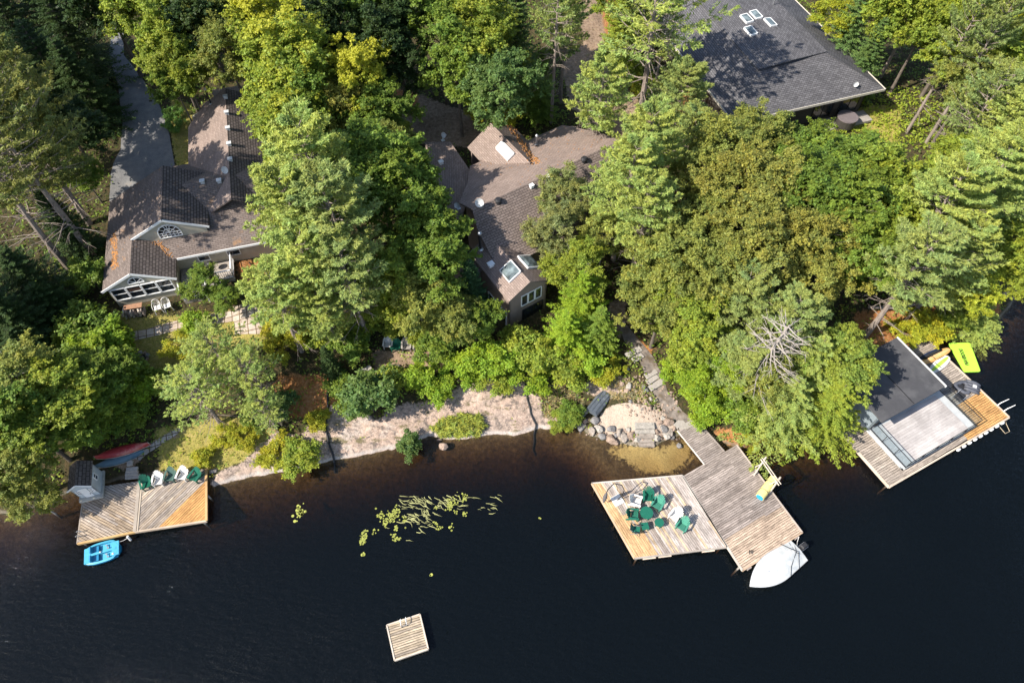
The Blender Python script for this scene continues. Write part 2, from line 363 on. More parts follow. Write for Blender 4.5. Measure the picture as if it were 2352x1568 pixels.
    finish(nt,c,.95,nf.outputs[0],.9,.12,0,.1)
    me.materials.append(m); o=bpy.data.objects.new('ground',me); C.objects.link(o); tag(o,kind='structure')
build_ground()
def build_water():
    mb=MB(); x0,x1,y0,y1=-419,419,-159,560
    mb.face([(x0,y0,0),(x1,y0,0),(x1,y1,0),(x0,y1,0)]); mb.face([(x0,y0,-9),(x0,y1,-9),(x1,y1,-9),(x1,y0,-9)])
    for a,b in (((x0,y0),(x1,y0)),((x1,y0),(x1,y1)),((x1,y1),(x0,y1)),((x0,y1),(x0,y0))): mb.face([(a[0],a[1],-9),(b[0],b[1],-9),(b[0],b[1],0),(a[0],a[1],0)])
    m,nt=nmat('lake_water'); v=coords(nt,'Object',(1,1,1))
    mp=N(nt,'ShaderNodeMapping'); mp.inputs['Rotation'].default_value=(0,0,math.radians(28)); mp.inputs['Scale'].default_value=(.55,1.5,1); L(nt,v,mp.inputs[0])
    n=noise(nt,mp.outputs[0],2.3,5,.6); n2=noise(nt,v,.09,3)
    bp=N(nt,'ShaderNodeBump'); bp.inputs['Distance'].default_value=.12; L(nt,n.outputs[0],bp.inputs['Height']); L(nt,ramp(nt,n2.outputs[0],[(.35,(.35,.35,.35)),(.7,(1,1,1))]),bp.inputs['Strength'])
    fr0=N(nt,'ShaderNodeFresnel'); fr0.inputs['IOR'].default_value=1.33; L(nt,bp.outputs[0],fr0.inputs['Normal']); ge=N(nt,'ShaderNodeNewGeometry'); fx=mth(nt,'MULTIPLY',fr0.outputs[0],mth(nt,'SUBTRACT',1.0,ge.outputs['Backfacing']))
    gl=N(nt,'ShaderNodeBsdfGlossy'); gl.inputs['Roughness'].default_value=.03; L(nt,bp.outputs[0],gl.inputs['Normal'])
    tr=N(nt,'ShaderNodeBsdfTransparent'); df=N(nt,'ShaderNodeBsdfDiffuse'); df.inputs['Color'].default_value=(.0070,.0110,.0135,1); L(nt,bp.outputs[0],df.inputs['Normal'])
    m0=N(nt,'ShaderNodeMixShader'); m0.inputs[0].default_value=.30; L(nt,tr.outputs[0],m0.inputs[1]); L(nt,df.outputs[0],m0.inputs[2])
    m1=N(nt,'ShaderNodeMixShader'); L(nt,fx,m1.inputs[0]); L(nt,m0.outputs[0],m1.inputs[1]); L(nt,gl.outputs[0],m1.inputs[2])
    va=N(nt,'ShaderNodeVolumeAbsorption'); va.inputs['Color'].default_value=(.42,.25,.08,1); va.inputs['Density'].default_value=1.15
    o=N(nt,'ShaderNodeOutputMaterial'); L(nt,m1.outputs[0],o.inputs[0]); L(nt,va.outputs[0],o.inputs['Volume'])
    tag(mb.build('water',m),kind='structure')
build_water()
def drape(name,left,right,mat,lift=.05,kind='structure',n=10,ns=6,thick=0):
    mb=MB(); rows=[]; k=len(left); uvs=[]
    A=[];B=[]
    for i in range(k-1):
        for s in range(ns+(i==k-2)):
            t=s/ns; A.append((left[i][0]*(1-t)+left[i+1][0]*t,left[i][1]*(1-t)+left[i+1][1]*t)); B.append((right[i][0]*(1-t)+right[i+1][0]*t,right[i][1]*(1-t)+right[i+1][1]*t))
    dist=0;prev=None
    for a,b in zip(A,B):
        r=[];u=[]
        for j in range(n+1):
            t=j/n; x=a[0]*(1-t)+b[0]*t; y=a[1]*(1-t)+b[1]*t; r.append((x,y,tz(x,y)+lift)); u.append((x,y))
        rows.append(r); uvs+=u
    m=n+1; fs=[(i*m+q,i*m+q+1,(i+1)*m+q+1,(i+1)*m+q) for i in range(len(rows)-1) for q in range(n)]
    mb.add([p for r in rows for p in r],fs,uvs); o=mb.build(name,mat,smooth=True)
    if kind: tag(o,kind=kind)
    return o
def gl2(pts): return [G(u,v)[:2] for u,v in pts]
DRV_L=gl2([(262,60),(250,130),(272,200),(283,280),(278,340),(255,400),(252,460),(262,520)]); DRV_R=gl2([(285,60),(285,128),(330,185),(368,245),(390,310),(402,380),(390,440),(330,520)])
asph,nt=nmat('asphalt'); v=coords(nt); n=noise(nt,v,1.2,6,.7); n2=noise(nt,v,14,3)
c=mix(nt,.7,ramp(nt,n.outputs[0],[(.3,(.13,.13,.135)),(.6,(.20,.195,.19)),(.75,(.26,.225,.19))]),ramp(nt,n2.outputs[0],[(.3,(.7,.7,.7)),(.7,(1.25,1.25,1.25))]),'MULTIPLY'); finish(nt,c,.9,n2.outputs[0],.4,.01)
drape('driveway',DRV_L,DRV_R,asph)
def tiles(name,c1,c2,w,h,mort):
    m,nt=nmat(name); uv=N(nt,'ShaderNodeTexCoord').outputs['UV']; mp=N(nt,'ShaderNodeMapping'); mp.inputs['Rotation'].default_value=(0,0,math.radians(-15)); L(nt,uv,mp.inputs[0])
    b=N(nt,'ShaderNodeTexBrick'); L(nt,mp.outputs[0],b.inputs['Vector']); b.offset=0
    b.inputs['Scale'].default_value=1; b.inputs['Brick Width'].default_value=w; b.inputs['Row Height'].default_value=h; b.inputs['Mortar Size'].default_value=.035
    b.inputs['Color1'].default_value=rgb(c1); b.inputs['Color2'].default_value=rgb(c2); b.inputs['Mortar'].default_value=rgb(mort)
    n=noise(nt,uv,1.8,6,.7); c=mix(nt,.7,b.outputs[0],ramp(nt,n.outputs[0],[(.3,(.6,.55,.5)),(.65,(1.15,1.15,1.15))]),'MULTIPLY')
    finish(nt,c,.9,b.outputs['Fac'],.3,-.02); return m
flag=tiles('flagstones',(.42,.34,.28),(.5,.43,.37),.62,.62,(.13,.09,.05))
drape('flagstone_path',gl2([(300,765),(400,738),(480,722),(535,712)]),gl2([(300,785),(400,760),(480,745),(540,738)]),flag,.04)
drape('flagstone_patio',gl2([(536,705),(540,770)]),gl2([(618,690),(598,768)]),flag,.045)
drape('stone_path',gl2([(410,982),(370,1005),(330,1030),(300,1050)]),gl2([(418,990),(380,1015),(342,1040),(322,1058)]),tiles('rough_paving',(.30,.27,.24),(.40,.37,.33),.45,.5,(.1,.08,.05)),.05)
# ---------------------------------------------------------------- foliage
def leafmat(name,trans=.38,rough=.55,yellow=(.46,.45,.045),sat=1.0):
    m,nt=nmat(name); oi=N(nt,'ShaderNodeObjectInfo'); at=N(nt,'ShaderNodeAttribute'); at.attribute_name='leafvar'
    s=N(nt,'ShaderNodeSeparateColor'); L(nt,at.outputs[0],s.inputs[0])
    base=oi.outputs['Color']
    warm=mix(nt,1,base,(1.28,1.08,.72),'MULTIPLY'); cool=mix(nt,1,base,(.72,.9,1.0),'MULTIPLY')
    c=mix(nt,s.outputs[2],cool,warm)
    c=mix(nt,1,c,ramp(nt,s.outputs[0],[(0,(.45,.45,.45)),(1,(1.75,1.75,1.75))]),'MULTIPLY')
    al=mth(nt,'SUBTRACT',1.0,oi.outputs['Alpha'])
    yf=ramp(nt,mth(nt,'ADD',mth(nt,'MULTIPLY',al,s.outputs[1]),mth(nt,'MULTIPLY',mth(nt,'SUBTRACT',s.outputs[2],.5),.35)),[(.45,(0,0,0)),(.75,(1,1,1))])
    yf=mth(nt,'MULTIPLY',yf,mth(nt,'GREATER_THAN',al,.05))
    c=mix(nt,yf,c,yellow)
    d=N(nt,'ShaderNodeBsdfPrincipled'); L(nt,c,d.inputs['Base Color']); d.inputs['Roughness'].default_value=rough; d.inputs['Specular IOR Level'].default_value=.25
    t=N(nt,'ShaderNodeBsdfTranslucent'); L(nt,mix(nt,1,c,(1.25,1.3,.6),'MULTIPLY'),t.inputs['Color'])
    mx=N(nt,'ShaderNodeMixShader'); mx.inputs[0].default_value=trans; L(nt,d.outputs[0],mx.inputs[1]); L(nt,t.outputs[0],mx.inputs[2])
    o=N(nt,'ShaderNodeOutputMaterial'); L(nt,mx.outputs[0],o.inputs[0]); return m
M_LEAF=leafmat('leaves'); M_NEEDLE=leafmat('needles',.3,.6)
def barkm(name,c,c2):
    m,nt=nmat(name); v=coords(nt,'Object',(1,1,.25)); n=noise(nt,v,7,5,.75); finish(nt,ramp(nt,n.outputs[0],[(.3,c),(.7,c2)]),.95,n.outputs[0],.7,.04,0,.1); return m
M_BARK=barkm('bark',(.07,.055,.045),(.19,.16,.135)); M_PBARK=barkm('pine_bark',(.15,.12,.10),(.36,.30,.26)); M_DEAD=barkm('dead_wood',(.22,.19,.17),(.42,.38,.34))
def unit(a): return a/np.maximum(np.linalg.norm(a,axis=-1,keepdims=True),1e-9)
def leaves(r,P,Nrm,size,asp=.55,tilt=.9,axis=None,fold=True):
    n=len(P); nn=unit(Nrm+r.normal(0,tilt,(n,3))); a=r.normal(0,1,(n,3)) if axis is None else axis+r.normal(0,.25,(n,3))
    t=unit(a-(a*nn).sum(1,keepdims=True)*nn); b=np.cross(nn,t)
    s=np.asarray(size).reshape(-1,1)
    q=np.stack([P-t*s,P-b*s*asp,P+t*s,P+b*s*asp],1)
    return q.reshape(-1,3)
def lobes_crown(r,nl,Rx,Rz,zc,lr,per,ls,flat=.75,low=-.35,wob=.25):
    """leaf clumps hung through the outer half of an uneven crown"""
    cs=[]; k=0
    while len(cs)<nl:
        k+=1; d=unit(r.normal(0,1,3)); 
        if d[2]<low: continue
        rr=r.uniform(.25,1)**.5
        w=1+wob*math.sin(3*math.atan2(d[1],d[0])+nl)+wob*.6*math.sin(5*math.atan2(d[1],d[0])+d[2]*4)
        c=np.array([d[0]*Rx*rr*w,d[1]*Rx*rr*w,zc+d[2]*Rz*rr*(1+.15*math.sin(7*d[0]))])
        if all(np.linalg.norm(c-o)>lr*.62 for o,_ in cs) or k>nl*40: cs.append((c,r.uniform(.7,1.25)*lr))
    P=[];Nn=[];S=[];A=[]
    cc=np.array([0,0,zc-Rz*.4])
    for c,q in cs:
        nt_=15; m=max(4,int(per*(q/lr)**2/nt_)); out=unit(c-cc)
        td=unit(r.normal(0,1,(nt_,3))+np.array([0,0,.45])+.6*out); tl=q*r.uniform(.55,1.45,nt_)
        j=np.repeat(np.arange(nt_),m); n=len(j); f=.3+.75*r.random(n)**.75
        p=c+td[j]*(tl[j]*f)[:,None]*np.array([1,1,flat])+r.normal(0,1,(n,3))*(.07+.13*q*(1.1-f))[:,None]*np.array([1,1,.6])
        d=unit(td[j]*.5+np.array([0,0,.9])); P.append(p); Nn.append(d+np.array([0,0,.35])); S.append(ls*r.uniform(.6,1.35,n))
        cb=r.uniform(.25,.75)
        A.append(np.stack([np.clip(.5+r.normal(0,.2,n)+r.uniform(-.1,.1),0,1),np.clip((p[:,2]-(zc-Rz*.4))/(Rz*1.3),0,1),np.clip(cb+r.normal(0,.15,n),0,1),np.ones(n)],-1))
    P=np.concatenate(P);Nn=np.concatenate(Nn);S=np.concatenate(S);A=np.concatenate(A)
    V=leaves(r,P,Nn,S,.6,.5); return V,A,cs
def limb_trunk(r,mb,H,zc,cs,r0,nl=14,lean=.3):
    pts=[(0,0,-.6)]; x=y=0
    for i in range(1,7):
        x+=r.uniform(-1,1)*lean*.25; y+=r.uniform(-1,1)*lean*.25; pts.append((x,y,H*.85*i/6))
    mb.tube(pts,[r0*(1.15 if i==0 else 1-.85*i/6) for i in range(7)],9)
    idx=r.choice(len(cs),min(nl,len(cs)),replace=False)
    for i in idx:
        c=cs[i][0]; z0=max(H*.22,min(c[2]-.3*np.hypot(c[0],c[1])-.6,H*.8)); f=min(z0/(H*.85),1)*6; k=int(min(f,5)); t=f-k
        b=np.array(pts[k])*(1-t)+np.array(pts[k+1])*t
        m1=b*.55+c*.45+np.array([r.uniform(-.3,.3),r.uniform(-.3,.3),-.25]); rr=r0*.38*(1-f/9)
        mb.tube([b,m1,c],[rr,rr*.6,.02],6,cap=False)
        for q in range(2):
            e=c+unit(r.normal(0,1,3))*.9; mb.tube([m1,(m1+e)/2+r.normal(0,.1,3),e],[rr*.4,rr*.25,.01],5,cap=False)
PROTO={}
def reg(name,key,bark,tmb,V,A,mat,k=4):
    me=quickmesh(key+'_crown',V,len(V)//k,mat,A,k)
    tm=tmb.build('trunk',bark); PROTO[key]=(name,tm.data,me); bpy.data.objects.remove(tm)
def make_broad(name,key,seed,H,Rx,Rz,zc,nl,lr,per,ls,r0,bark=None,flat=.75,nlimb=14):
    r=np.random.default_rng(seed); V,A,cs=lobes_crown(r,nl,Rx,Rz,zc,lr,per,ls,flat); mb=MB(); limb_trunk(r,mb,H,zc,cs,r0,nlimb)
    reg(name,key,bark or M_BARK,mb,V,A,M_LEAF)
make_broad('maple_tree','maple0',1,12,3.3,4.2,8.0,95,.85,330,.112,.22)
make_broad('maple_tree','maple1',2,12,3.5,3.6,8.4,100,.8,330,.112,.22)
make_broad('maple_tree','maple2',3,12,3.0,4.8,7.4,100,.8,330,.112,.2)
make_broad('oak_tree','oak0',4,12,3.7,3.3,8.4,105,.72,310,.098,.25,flat=.85,nlimb=20)
make_broad('oak_tree','oak1',5,12,3.5,3.9,8.0,105,.72,310,.098,.25,flat=.85,nlimb=20)
make_broad('birch_tree','birch0',6,12,2.6,4.6,7.4,85,.68,300,.085,.14,bark=M_DEAD,nlimb=18)
def make_shrub(key,seed,R,H,nl,lr,per,ls):
    r=np.random.default_rng(seed); V,A,cs=lobes_crown(r,nl,R,H*.62,H*.42,lr,int(per*1.4),ls*.85,.8,-.1,.3); mb=MB()
    for i in range(6):
        c=cs[r.integers(0,len(cs))][0]; mb.tube([(r.uniform(-.15,.15),r.uniform(-.15,.15),-.3),(c[0]*.4,c[1]*.4,c[2]*.6),tuple(c)],[.035,.025,.008],5,cap=False)
    reg('shrub',key,M_BARK,mb,V,A,M_LEAF)
make_shrub('shrub0',21,1.3,1.9,26,.42,190,.085); make_shrub('shrub1',22,1.3,1.5,26,.4,190,.075); make_shrub('shrub2',23,1.2,2.4,28,.4,190,.09)
def make_pine(key,seed,H,R,clear=.35,nb=62,dead=0,droop=.0,tw=12,nd=44,ls=.15,sparse=0.0):
    r=np.random.default_rng(seed); mb=MB(); P=[];D=[];S=[];A=[]
    lx,ly=r.uniform(-.4,.4,2); ax=lambda z:np.array([lx*(z/H)**2+.1*math.sin(z*.5),ly*(z/H)**2,z])
    zs=np.linspace(-.6,H*.97,10); mb.tube([ax(z) if z>0 else np.array([0,0,z]) for z in zs],[.26*(1-.93*max(z,0)/H)+.01 for z in zs],9)
    for b in range(nb):
        t=b/(nb-1); z=H*(clear+(1-clear)*.98*t**.9); prof=(1-.68*t**2.3)*(.5+.5*min(1,t*5)) if t<1 else .2
        ln=R*prof*r.uniform(.65,1.15)+.25; a=b*2.399+r.uniform(-.4,.4); el=r.uniform(.02,.3)+.5*t-droop
        dr=np.array([math.cos(a)*math.cos(el),math.sin(a)*math.cos(el),math.sin(el)]); o=ax(z)
        mid=o+dr*ln*.5+np.array([0,0,-.06*ln]); e=o+dr*ln+np.array([0,0,.08*ln])
        mb.tube([o,mid,e],[.055*(1-.6*t),.032,.008],5,cap=False)
        side=np.array([-math.sin(a),math.cos(a),0]); cb=r.uniform(.25,.75)
        for k in range(tw):
            f=.28+.72*(k+r.random()*.5)/tw
            if r.random()<sparse: continue
            base=o*(1-f)**2+2*mid*f*(1-f)+e*f*f
            sd=side*(1 if k%2 else -1); tl=ln*.34*(1.15-f)*r.uniform(.7,1.3)+.22
            td=unit(sd*1.0+dr*.75+np.array([0,0,.28+r.uniform(-.1,.25)])); 
            if k==tw-1: td=unit(dr+np.array([0,0,.35])); tl*=.7
            n=nd; q=r.random(n)**.7; p=base+td*(tl*q)[:,None]+r.normal(0,.055,(n,3))*[1,1,.7]
            P.append(p); dd=unit(td*1.0+r.normal(0,.62,(n,3))+np.array([0,0,.25])); D.append(dd); S.append(ls*r.uniform(.6,1.25,n))
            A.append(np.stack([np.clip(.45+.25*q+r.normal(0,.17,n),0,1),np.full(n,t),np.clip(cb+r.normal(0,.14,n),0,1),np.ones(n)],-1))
    for k in range(dead):
        z=H*r.uniform(.15,clear+.25); a=r.uniform(0,6.28); ln=R*r.uniform(.35,.8); o=ax(z); dr=np.array([math.cos(a),math.sin(a),r.uniform(-.25,.15)])
        m1=o+dr*ln*.5+[0,0,.08]; e=o+dr*ln+r.normal(0,.15,3); mb.tube([o,m1,e],[.04,.025,.006],5,cap=False)
        for q in range(3):
            b0=o+dr*ln*r.uniform(.3,.85); mb.tube([b0,b0+unit(dr+r.normal(0,.7,3))*ln*.3],[.016,.004],4,cap=False)
    P=np.concatenate(P);D=np.concatenate(D);S=np.concatenate(S);A=np.concatenate(A)
    V=leaves(r,P+D*S[:,None]*.6,r.normal(0,.4,P.shape)+np.array([0,0,1.0]),S,.24,.35,axis=D*3)
    reg('white_pine' ,key,M_PBARK,mb,V,A,M_NEEDLE)
make_pine('pine0',31,15,3.6,.38,66,22); make_pine('pine1',32,15,3.9,.30,66,30,sparse=.08); make_pine('pine2',33,15,3.4,.45,56,34,sparse=.18)
make_pine('pine3',34,15,4.4,.5,46,34,tw=10,nd=40,sparse=.22)
def make_spruce(key,seed,H,R,wh=26,br=9,st=9,nd=16,ls=.11,droop=.28,name='spruce_tree',top=.02,jag=.25):
    r=np.random.default_rng(seed); mb=MB(); P=[];D=[];S=[];A=[]
    mb.tube([(0,0,-.6),(0,0,H*.5),(.05,0,H*.97)],[.2,.12,.015],8)
    for w in range(wh):
        t=w/wh; z=H*(.07+.9*t); rad=R*((1-t)**.8)+.15
        for b in range(br):
            a=6.283*b/br+w*1.1+r.uniform(-.25,.25); ln=rad*r.uniform(1-jag,1+jag*.6); o=np.array([0,0,z]); el=-droop*(1-t)+.25*t
            dr=np.array([math.cos(a),math.sin(a),el]); side=np.array([-math.sin(a),math.cos(a),0])
            if b%3==0: mb.tube([o,o+dr*ln*.9],[.03,.006],4,cap=False)
            f=np.repeat(np.linspace(.22,1,st),nd)+r.uniform(-.04,.04,st*nd); n=len(f); sw=r.uniform(-1,1,n)*(.42*(1.1-f))*ln*.9+r.normal(0,.03,n)
            p=o+dr*(ln*f)[:,None]+side*sw[:,None]+np.array([0,0,1])*((.16*ln*f*f)-.25*np.abs(sw))[:,None]+r.normal(0,.03,(n,3))
            d=unit(dr+side*np.sign(sw)[:,None]*.8+r.normal(0,.3,(n,3))); P.append(p);D.append(d);S.append(ls*r.uniform(.7,1.3,n)*(1-.35*t))
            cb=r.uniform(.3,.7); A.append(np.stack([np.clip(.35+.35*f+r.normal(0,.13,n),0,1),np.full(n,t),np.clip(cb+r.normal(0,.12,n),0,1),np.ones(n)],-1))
    P=np.concatenate(P);D=np.concatenate(D);S=np.concatenate(S);A=np.concatenate(A)
    V=leaves(r,P,r.normal(0,.3,P.shape)+np.array([0,0,1.0]),S,.36,.25,axis=D*3)
    reg(name,key,M_BARK,mb,V,A,M_NEEDLE)
make_spruce('spruce0',41,11,2.3); make_spruce('spruce1',42,11,2.7,24,9,9,16,.115,.35,jag=.35)
make_spruce('hemlock0',43,11,3.3,20,9,10,18,.12,.42,'hemlock_tree',jag=.45); make_spruce('cedar0',44,9,1.7,26,9,7,16,.095,.0,'cedar_tree',jag=.3)
TREEGRP={'maple':'broadleaf trees of the wooded shore','oak':'broadleaf trees of the wooded shore','birch':'broadleaf trees of the wooded shore','shrub':'shrubs growing on the shore','pine':'white pines of the wooded shore','spruce':'dark conifers of the wood','hemlock':'dark conifers of the wood','cedar':'dark conifers of the wood'}
ZC={'maple':.68,'oak':.7,'birch':.62,'shrub':.5,'pine':.68,'spruce':.45,'hemlock':.45,'cedar':.5}
BH={'maple':12,'oak':12,'birch':12,'shrub':2,'pine':15,'spruce':11,'hemlock':11,'cedar':9}
BR={'maple':3.4,'oak':3.7,'birch':2.7,'shrub':1.3,'pine':3.8,'spruce':2.5,'hemlock':3.2,'cedar':1.8}
TREEPOS=[]
def tree(key,u,v,H,Rm,col,label,mode='c',y=0.0,rz=None):
    """col in albedo; u,v = middle of the crown in the survey picture (mode c) or foot of the trunk (mode b)"""
    if H>=8 and mode=='c': H*=.88
    kind=key.rstrip('0123456789'); name,tm,cm=PROTO[key]
    if mode=='b': x,yy,zg=G(u,v)
    elif mode=='w': x,yy=u,v; zg=tz(x,yy)
    else:
        zg=3.0
        for _ in range(7):
            x,yy=W(u,v,zg+H*ZC[kind]); zg=.5*zg+.5*max(tz(x,yy),.1)
    zg=tz(x,yy)
    if rz is None: rz=RN.uniform(0,6.28)
    root=thing(name,(x,yy,zg-.05),rz,label,{'shrub':'shrub'}.get(kind,'tree'),TREEGRP[kind]); s=H/BH[kind]; sx=Rm/BR[kind]; root.scale=(sx,sx,s)
    t=bpy.data.objects.new('trunk',tm); C.objects.link(t); t.parent=root
    c=bpy.data.objects.new('crown' if kind!='shrub' else 'foliage',cm); C.objects.link(c); c.parent=root; j=RN.uniform(.92,1.08)
    c.color=(col[0]*j,col[1]*j,col[2]*j,1-y)
    if kind=='shrub': t.name='stem'
    TREEPOS.append((x,yy,Rm,kind)); return root
# ---------------------------------------------------------------- shared building materials
M_SH1=shingle('shingles_brown',(.125,.103,.094),(.175,.145,.132),.23,.34,None)  # darker brown copy, shade of slopes turned from the sun is in its colour
M_SH1L=shingle('shingles_brown_lit_needles',(.155,.125,.112),(.215,.175,.157),.17,.6,(.33,.19,.10))  # paler brown copy with sunlight in its colour, plus patches of real needles
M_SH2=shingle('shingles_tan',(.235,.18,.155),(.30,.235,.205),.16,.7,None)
M_SH2S=shingle('shingles_tan_shade',(.165,.13,.115),(.225,.18,.16),.2,.5,None)  # same tan shingles, darkened in colour for the shaded slopes
M_SH3=shingle('shingles_charcoal',(.095,.093,.10),(.15,.147,.157),.2,.55,None)
M_SIDE=siding('olive_siding',(.46,.42,.335),.16); M_SIDE2=siding('brown_siding',(.27,.205,.175),.2); M_SIDEG=siding('grey_siding',(.52,.56,.58),.13)
M_DARKW=siding('dark_siding',(.05,.045,.04),.2)
M_WHITE=plain('white_trim',(.78,.78,.77),.5,.06,6); M_CONC=plain('pale_concrete',(.36,.35,.33),.85,.2,2,bstr=.4)
M_GLASS=glassm('window_glass'); M_SKYG=glassm('skylight_glass',(.10,.125,.13),.12)
M_METAL=plain('grey_metal',(.45,.46,.47),.35,.1,8,metal=.7); M_BLACK=plain('black_metal',(.02,.02,.022),.5,.1,8); M_BLKP=plain('black_plastic',(.025,.025,.028),.55,.1,5)
M_STONE=plain('chimney_stone',(.25,.21,.18),.9,.35,5,bstr=.6); M_WOODG=plain('grey_wood',(.32,.29,.26),.85,.25,6,bstr=.4); M_DRIFT=plain('driftwood',(.48,.42,.35),.85,.2,6,bstr=.4)
M_BOARDP=boards('pale_planks',.75,1.2)
M_NEEDLES=plain('fallen_needles',(.36,.17,.06),.95,.35,9,bstr=.6); M_BOARDS=boards()
M_DISH=plain('dish_grey',(.52,.53,.53),.5,.08,5)
def boxpart(name,mat,parent,*bs):
    mb=MB()
    for b in bs: mb.box(*b)
    return mb.build(name,mat,parent)
def beam(mb,p,q,w,h): mb.bar(p,q,w,h)
def wallpoly(name,mat,parent,pts,th,nx,ny):
    """vertical wall face pts (3D), thickened by th along (nx,ny)"""
    mb=MB(); n=len(pts); P=[Vector(p) for p in pts]; Q=[p+Vector((nx*th,ny*th,0)) for p in P]
    mb.add(P+Q,[tuple(range(n)),tuple(range(2*n-1,n-1,-1))]+[(i,(i+1)%n,(i+1)%n+n,i+n) for i in range(n)]); return mb.build(name,mat,parent)
def window(parent,o,w,h,ax=(1,0),out=(0,-1),cols=2,rows=1,fr=.09,name='window',arch=False,label=None,mat=None,thin=.035):
    """window in a wall: o = lower left corner on the wall plane, ax along, out = outward"""
    X=Vector((ax[0],ax[1],0)); O=Vector((out[0],out[1],0)); o=Vector(o)+O*.03; Z=Vector((0,0,1)); mb=MB()
    def P(a,b,d=0): return o+X*a+Z*b+O*d
    hh=h
    if not arch:
        for a,b,c,d in ((0,0,w,0),(0,h,w,h),(0,0,0,h),(w,0,w,h)): mb.bar(P(a,b),P(c,d),fr,.07)
    else:
        n=10; pts=[P(w/2-w/2*math.cos(math.pi*i/n),h+math.sin(math.pi*i/n)*w/2*arch) for i in range(n+1)]
        for i in range(n): mb.bar(pts[i],pts[i+1],fr,.07)
        mb.bar(P(0,0),P(w,0),fr,.07); mb.bar(P(0,h),P(w,h),thin*1.4,.05)
        if h>.05: mb.bar(P(0,0),P(0,h),fr,.07); mb.bar(P(w,0),P(w,h),fr,.07)
        for i in (2,4,5,6,8) if w>1.4 else (2,5,8): mb.bar(P(w/2,h),pts[i],thin,.04)
        if w>1.4:
            q=[P(w/2-w/4*math.cos(math.pi*i/n),h+math.sin(math.pi*i/n)*w/4*arch) for i in range(n+1)]
            for i in range(n): mb.bar(q[i],q[i+1],thin,.04)
    for i in range(1,cols): mb.bar(P(w*i/cols,0),P(w*i/cols,hh),thin if cols>3 else thin*1.6,.05)
    for i in range(1,rows): mb.bar(P(0,hh*i/rows),P(w,hh*i/rows),thin,.05)
    f=mb.build(name,mat or M_WHITE,parent)
    if label: f['label']=label
    g=MB(); pts=[P(0,0,-.01),P(w,0,-.01),P(w,h,-.01)]
    if arch: pts+=[P(w/2+w/2*math.cos(math.pi*i/10),h+math.sin(math.pi*i/10)*w/2*arch,-.01) for i in range(1,10)]
    pts.append(P(0,h,-.01)); g.face(pts); g.build('pane',M_GLASS,f); return f
def vent(parent,p,s=.34,mat=None):
    mb=MB(); mb.box((p[0],p[1],p[2]+.14),(s,s*.9,.26),col=None,taper=.85); mb.box((p[0],p[1],p[2]+.29),(s*1.25,s*1.1,.05)); return mb.build('roof_vent',mat or M_DISH,parent)
def dish(parent,p,aim=(0,-1,.4),r=.38,pole=.55,side=0):
    r*=.72
    mb=MB(); p=Vector(p); a=Vector(aim).normalized(); top=p+Vector((0,0,pole)); mb.tube([p,top],.03,6); mb.box((p[0],p[1],p[2]+.02),(.3,.3,.05))
    u=a.cross(Vector((0,0,1))).normalized(); w=u.cross(a); rows=[]
    for i in range(5):
        t=i/4; rows.append([top+a*(.12*t*t+.05)+ (u*math.cos(k*.5236)+w*math.sin(k*.5236)*1.1)*r*t for k in range(12)])
    mb.grid(rows,True); mb.bar(top-w*r*.8,top+a*.5-w*.1,.025); mb.box(tuple(top+a*.5),(.1,.1,.1)); return mb.build('satellite_dish',M_DISH,parent)
def flue(parent,p,h,r=.13,mat=None,capmat=None,base=True):
    mb=MB(); mb.cyl((p[0],p[1],p[2]-.2),r,h+.2,10); f=mb.build('chimney_pipe',mat or M_BLACK,parent)
    c=MB(); c.tube([(p[0],p[1],p[2]+h-.02),(p[0],p[1],p[2]+h+.1),(p[0],p[1],p[2]+h+.22)],[r*1.5,r*1.5,.03],10)
    if base: b_=MB(); b_.cyl((p[0],p[1],p[2]-.05),r*2.1,.12,10,r*1.2); b_.build('flashing',capmat or M_METAL,f)
    c.build('rain_cap',capmat or M_METAL,f); return f
def skylight(parent,c,du,dv,w,h,label=None,bright=False,dome=True):
    """c centre on roof; du,dv unit vectors along the slope frame"""
    c=Vector(c);du=Vector(du);dv=Vector(dv);n=du.cross(dv).normalized(); n=n if n.z>0 else -n; mb=MB()
    P=lambda a,b,d=0:c+du*a+dv*b+n*d
    for a,b,e,f in ((-w/2,-h/2,w/2,-h/2),(w/2,-h/2,w/2,h/2),(w/2,h/2,-w/2,h/2),(-w/2,h/2,-w/2,-h/2)): mb.bar(P(a,b,.08),P(e,f,.08),.08,.2)
    f=mb.build('skylight',M_WHITE,parent); g=MB(); k=.13 if dome else 0
    g.add([P(-w/2,-h/2,.17),P(w/2,-h/2,.17),P(w/2,h/2,.17),P(-w/2,h/2,.17),P(-w*.28,-h*.28,.17+k),P(w*.28,-h*.28,.17+k),P(w*.28,h*.28,.17+k),P(-w*.28,h*.28,.17+k)],[(0,1,5,4),(1,2,6,5),(2,3,7,6),(3,0,4,7),(4,5,6,7)])
    g.build('pane',M_WHITE if bright else M_SKYG,f)
    if label: f['label']=label
    return f
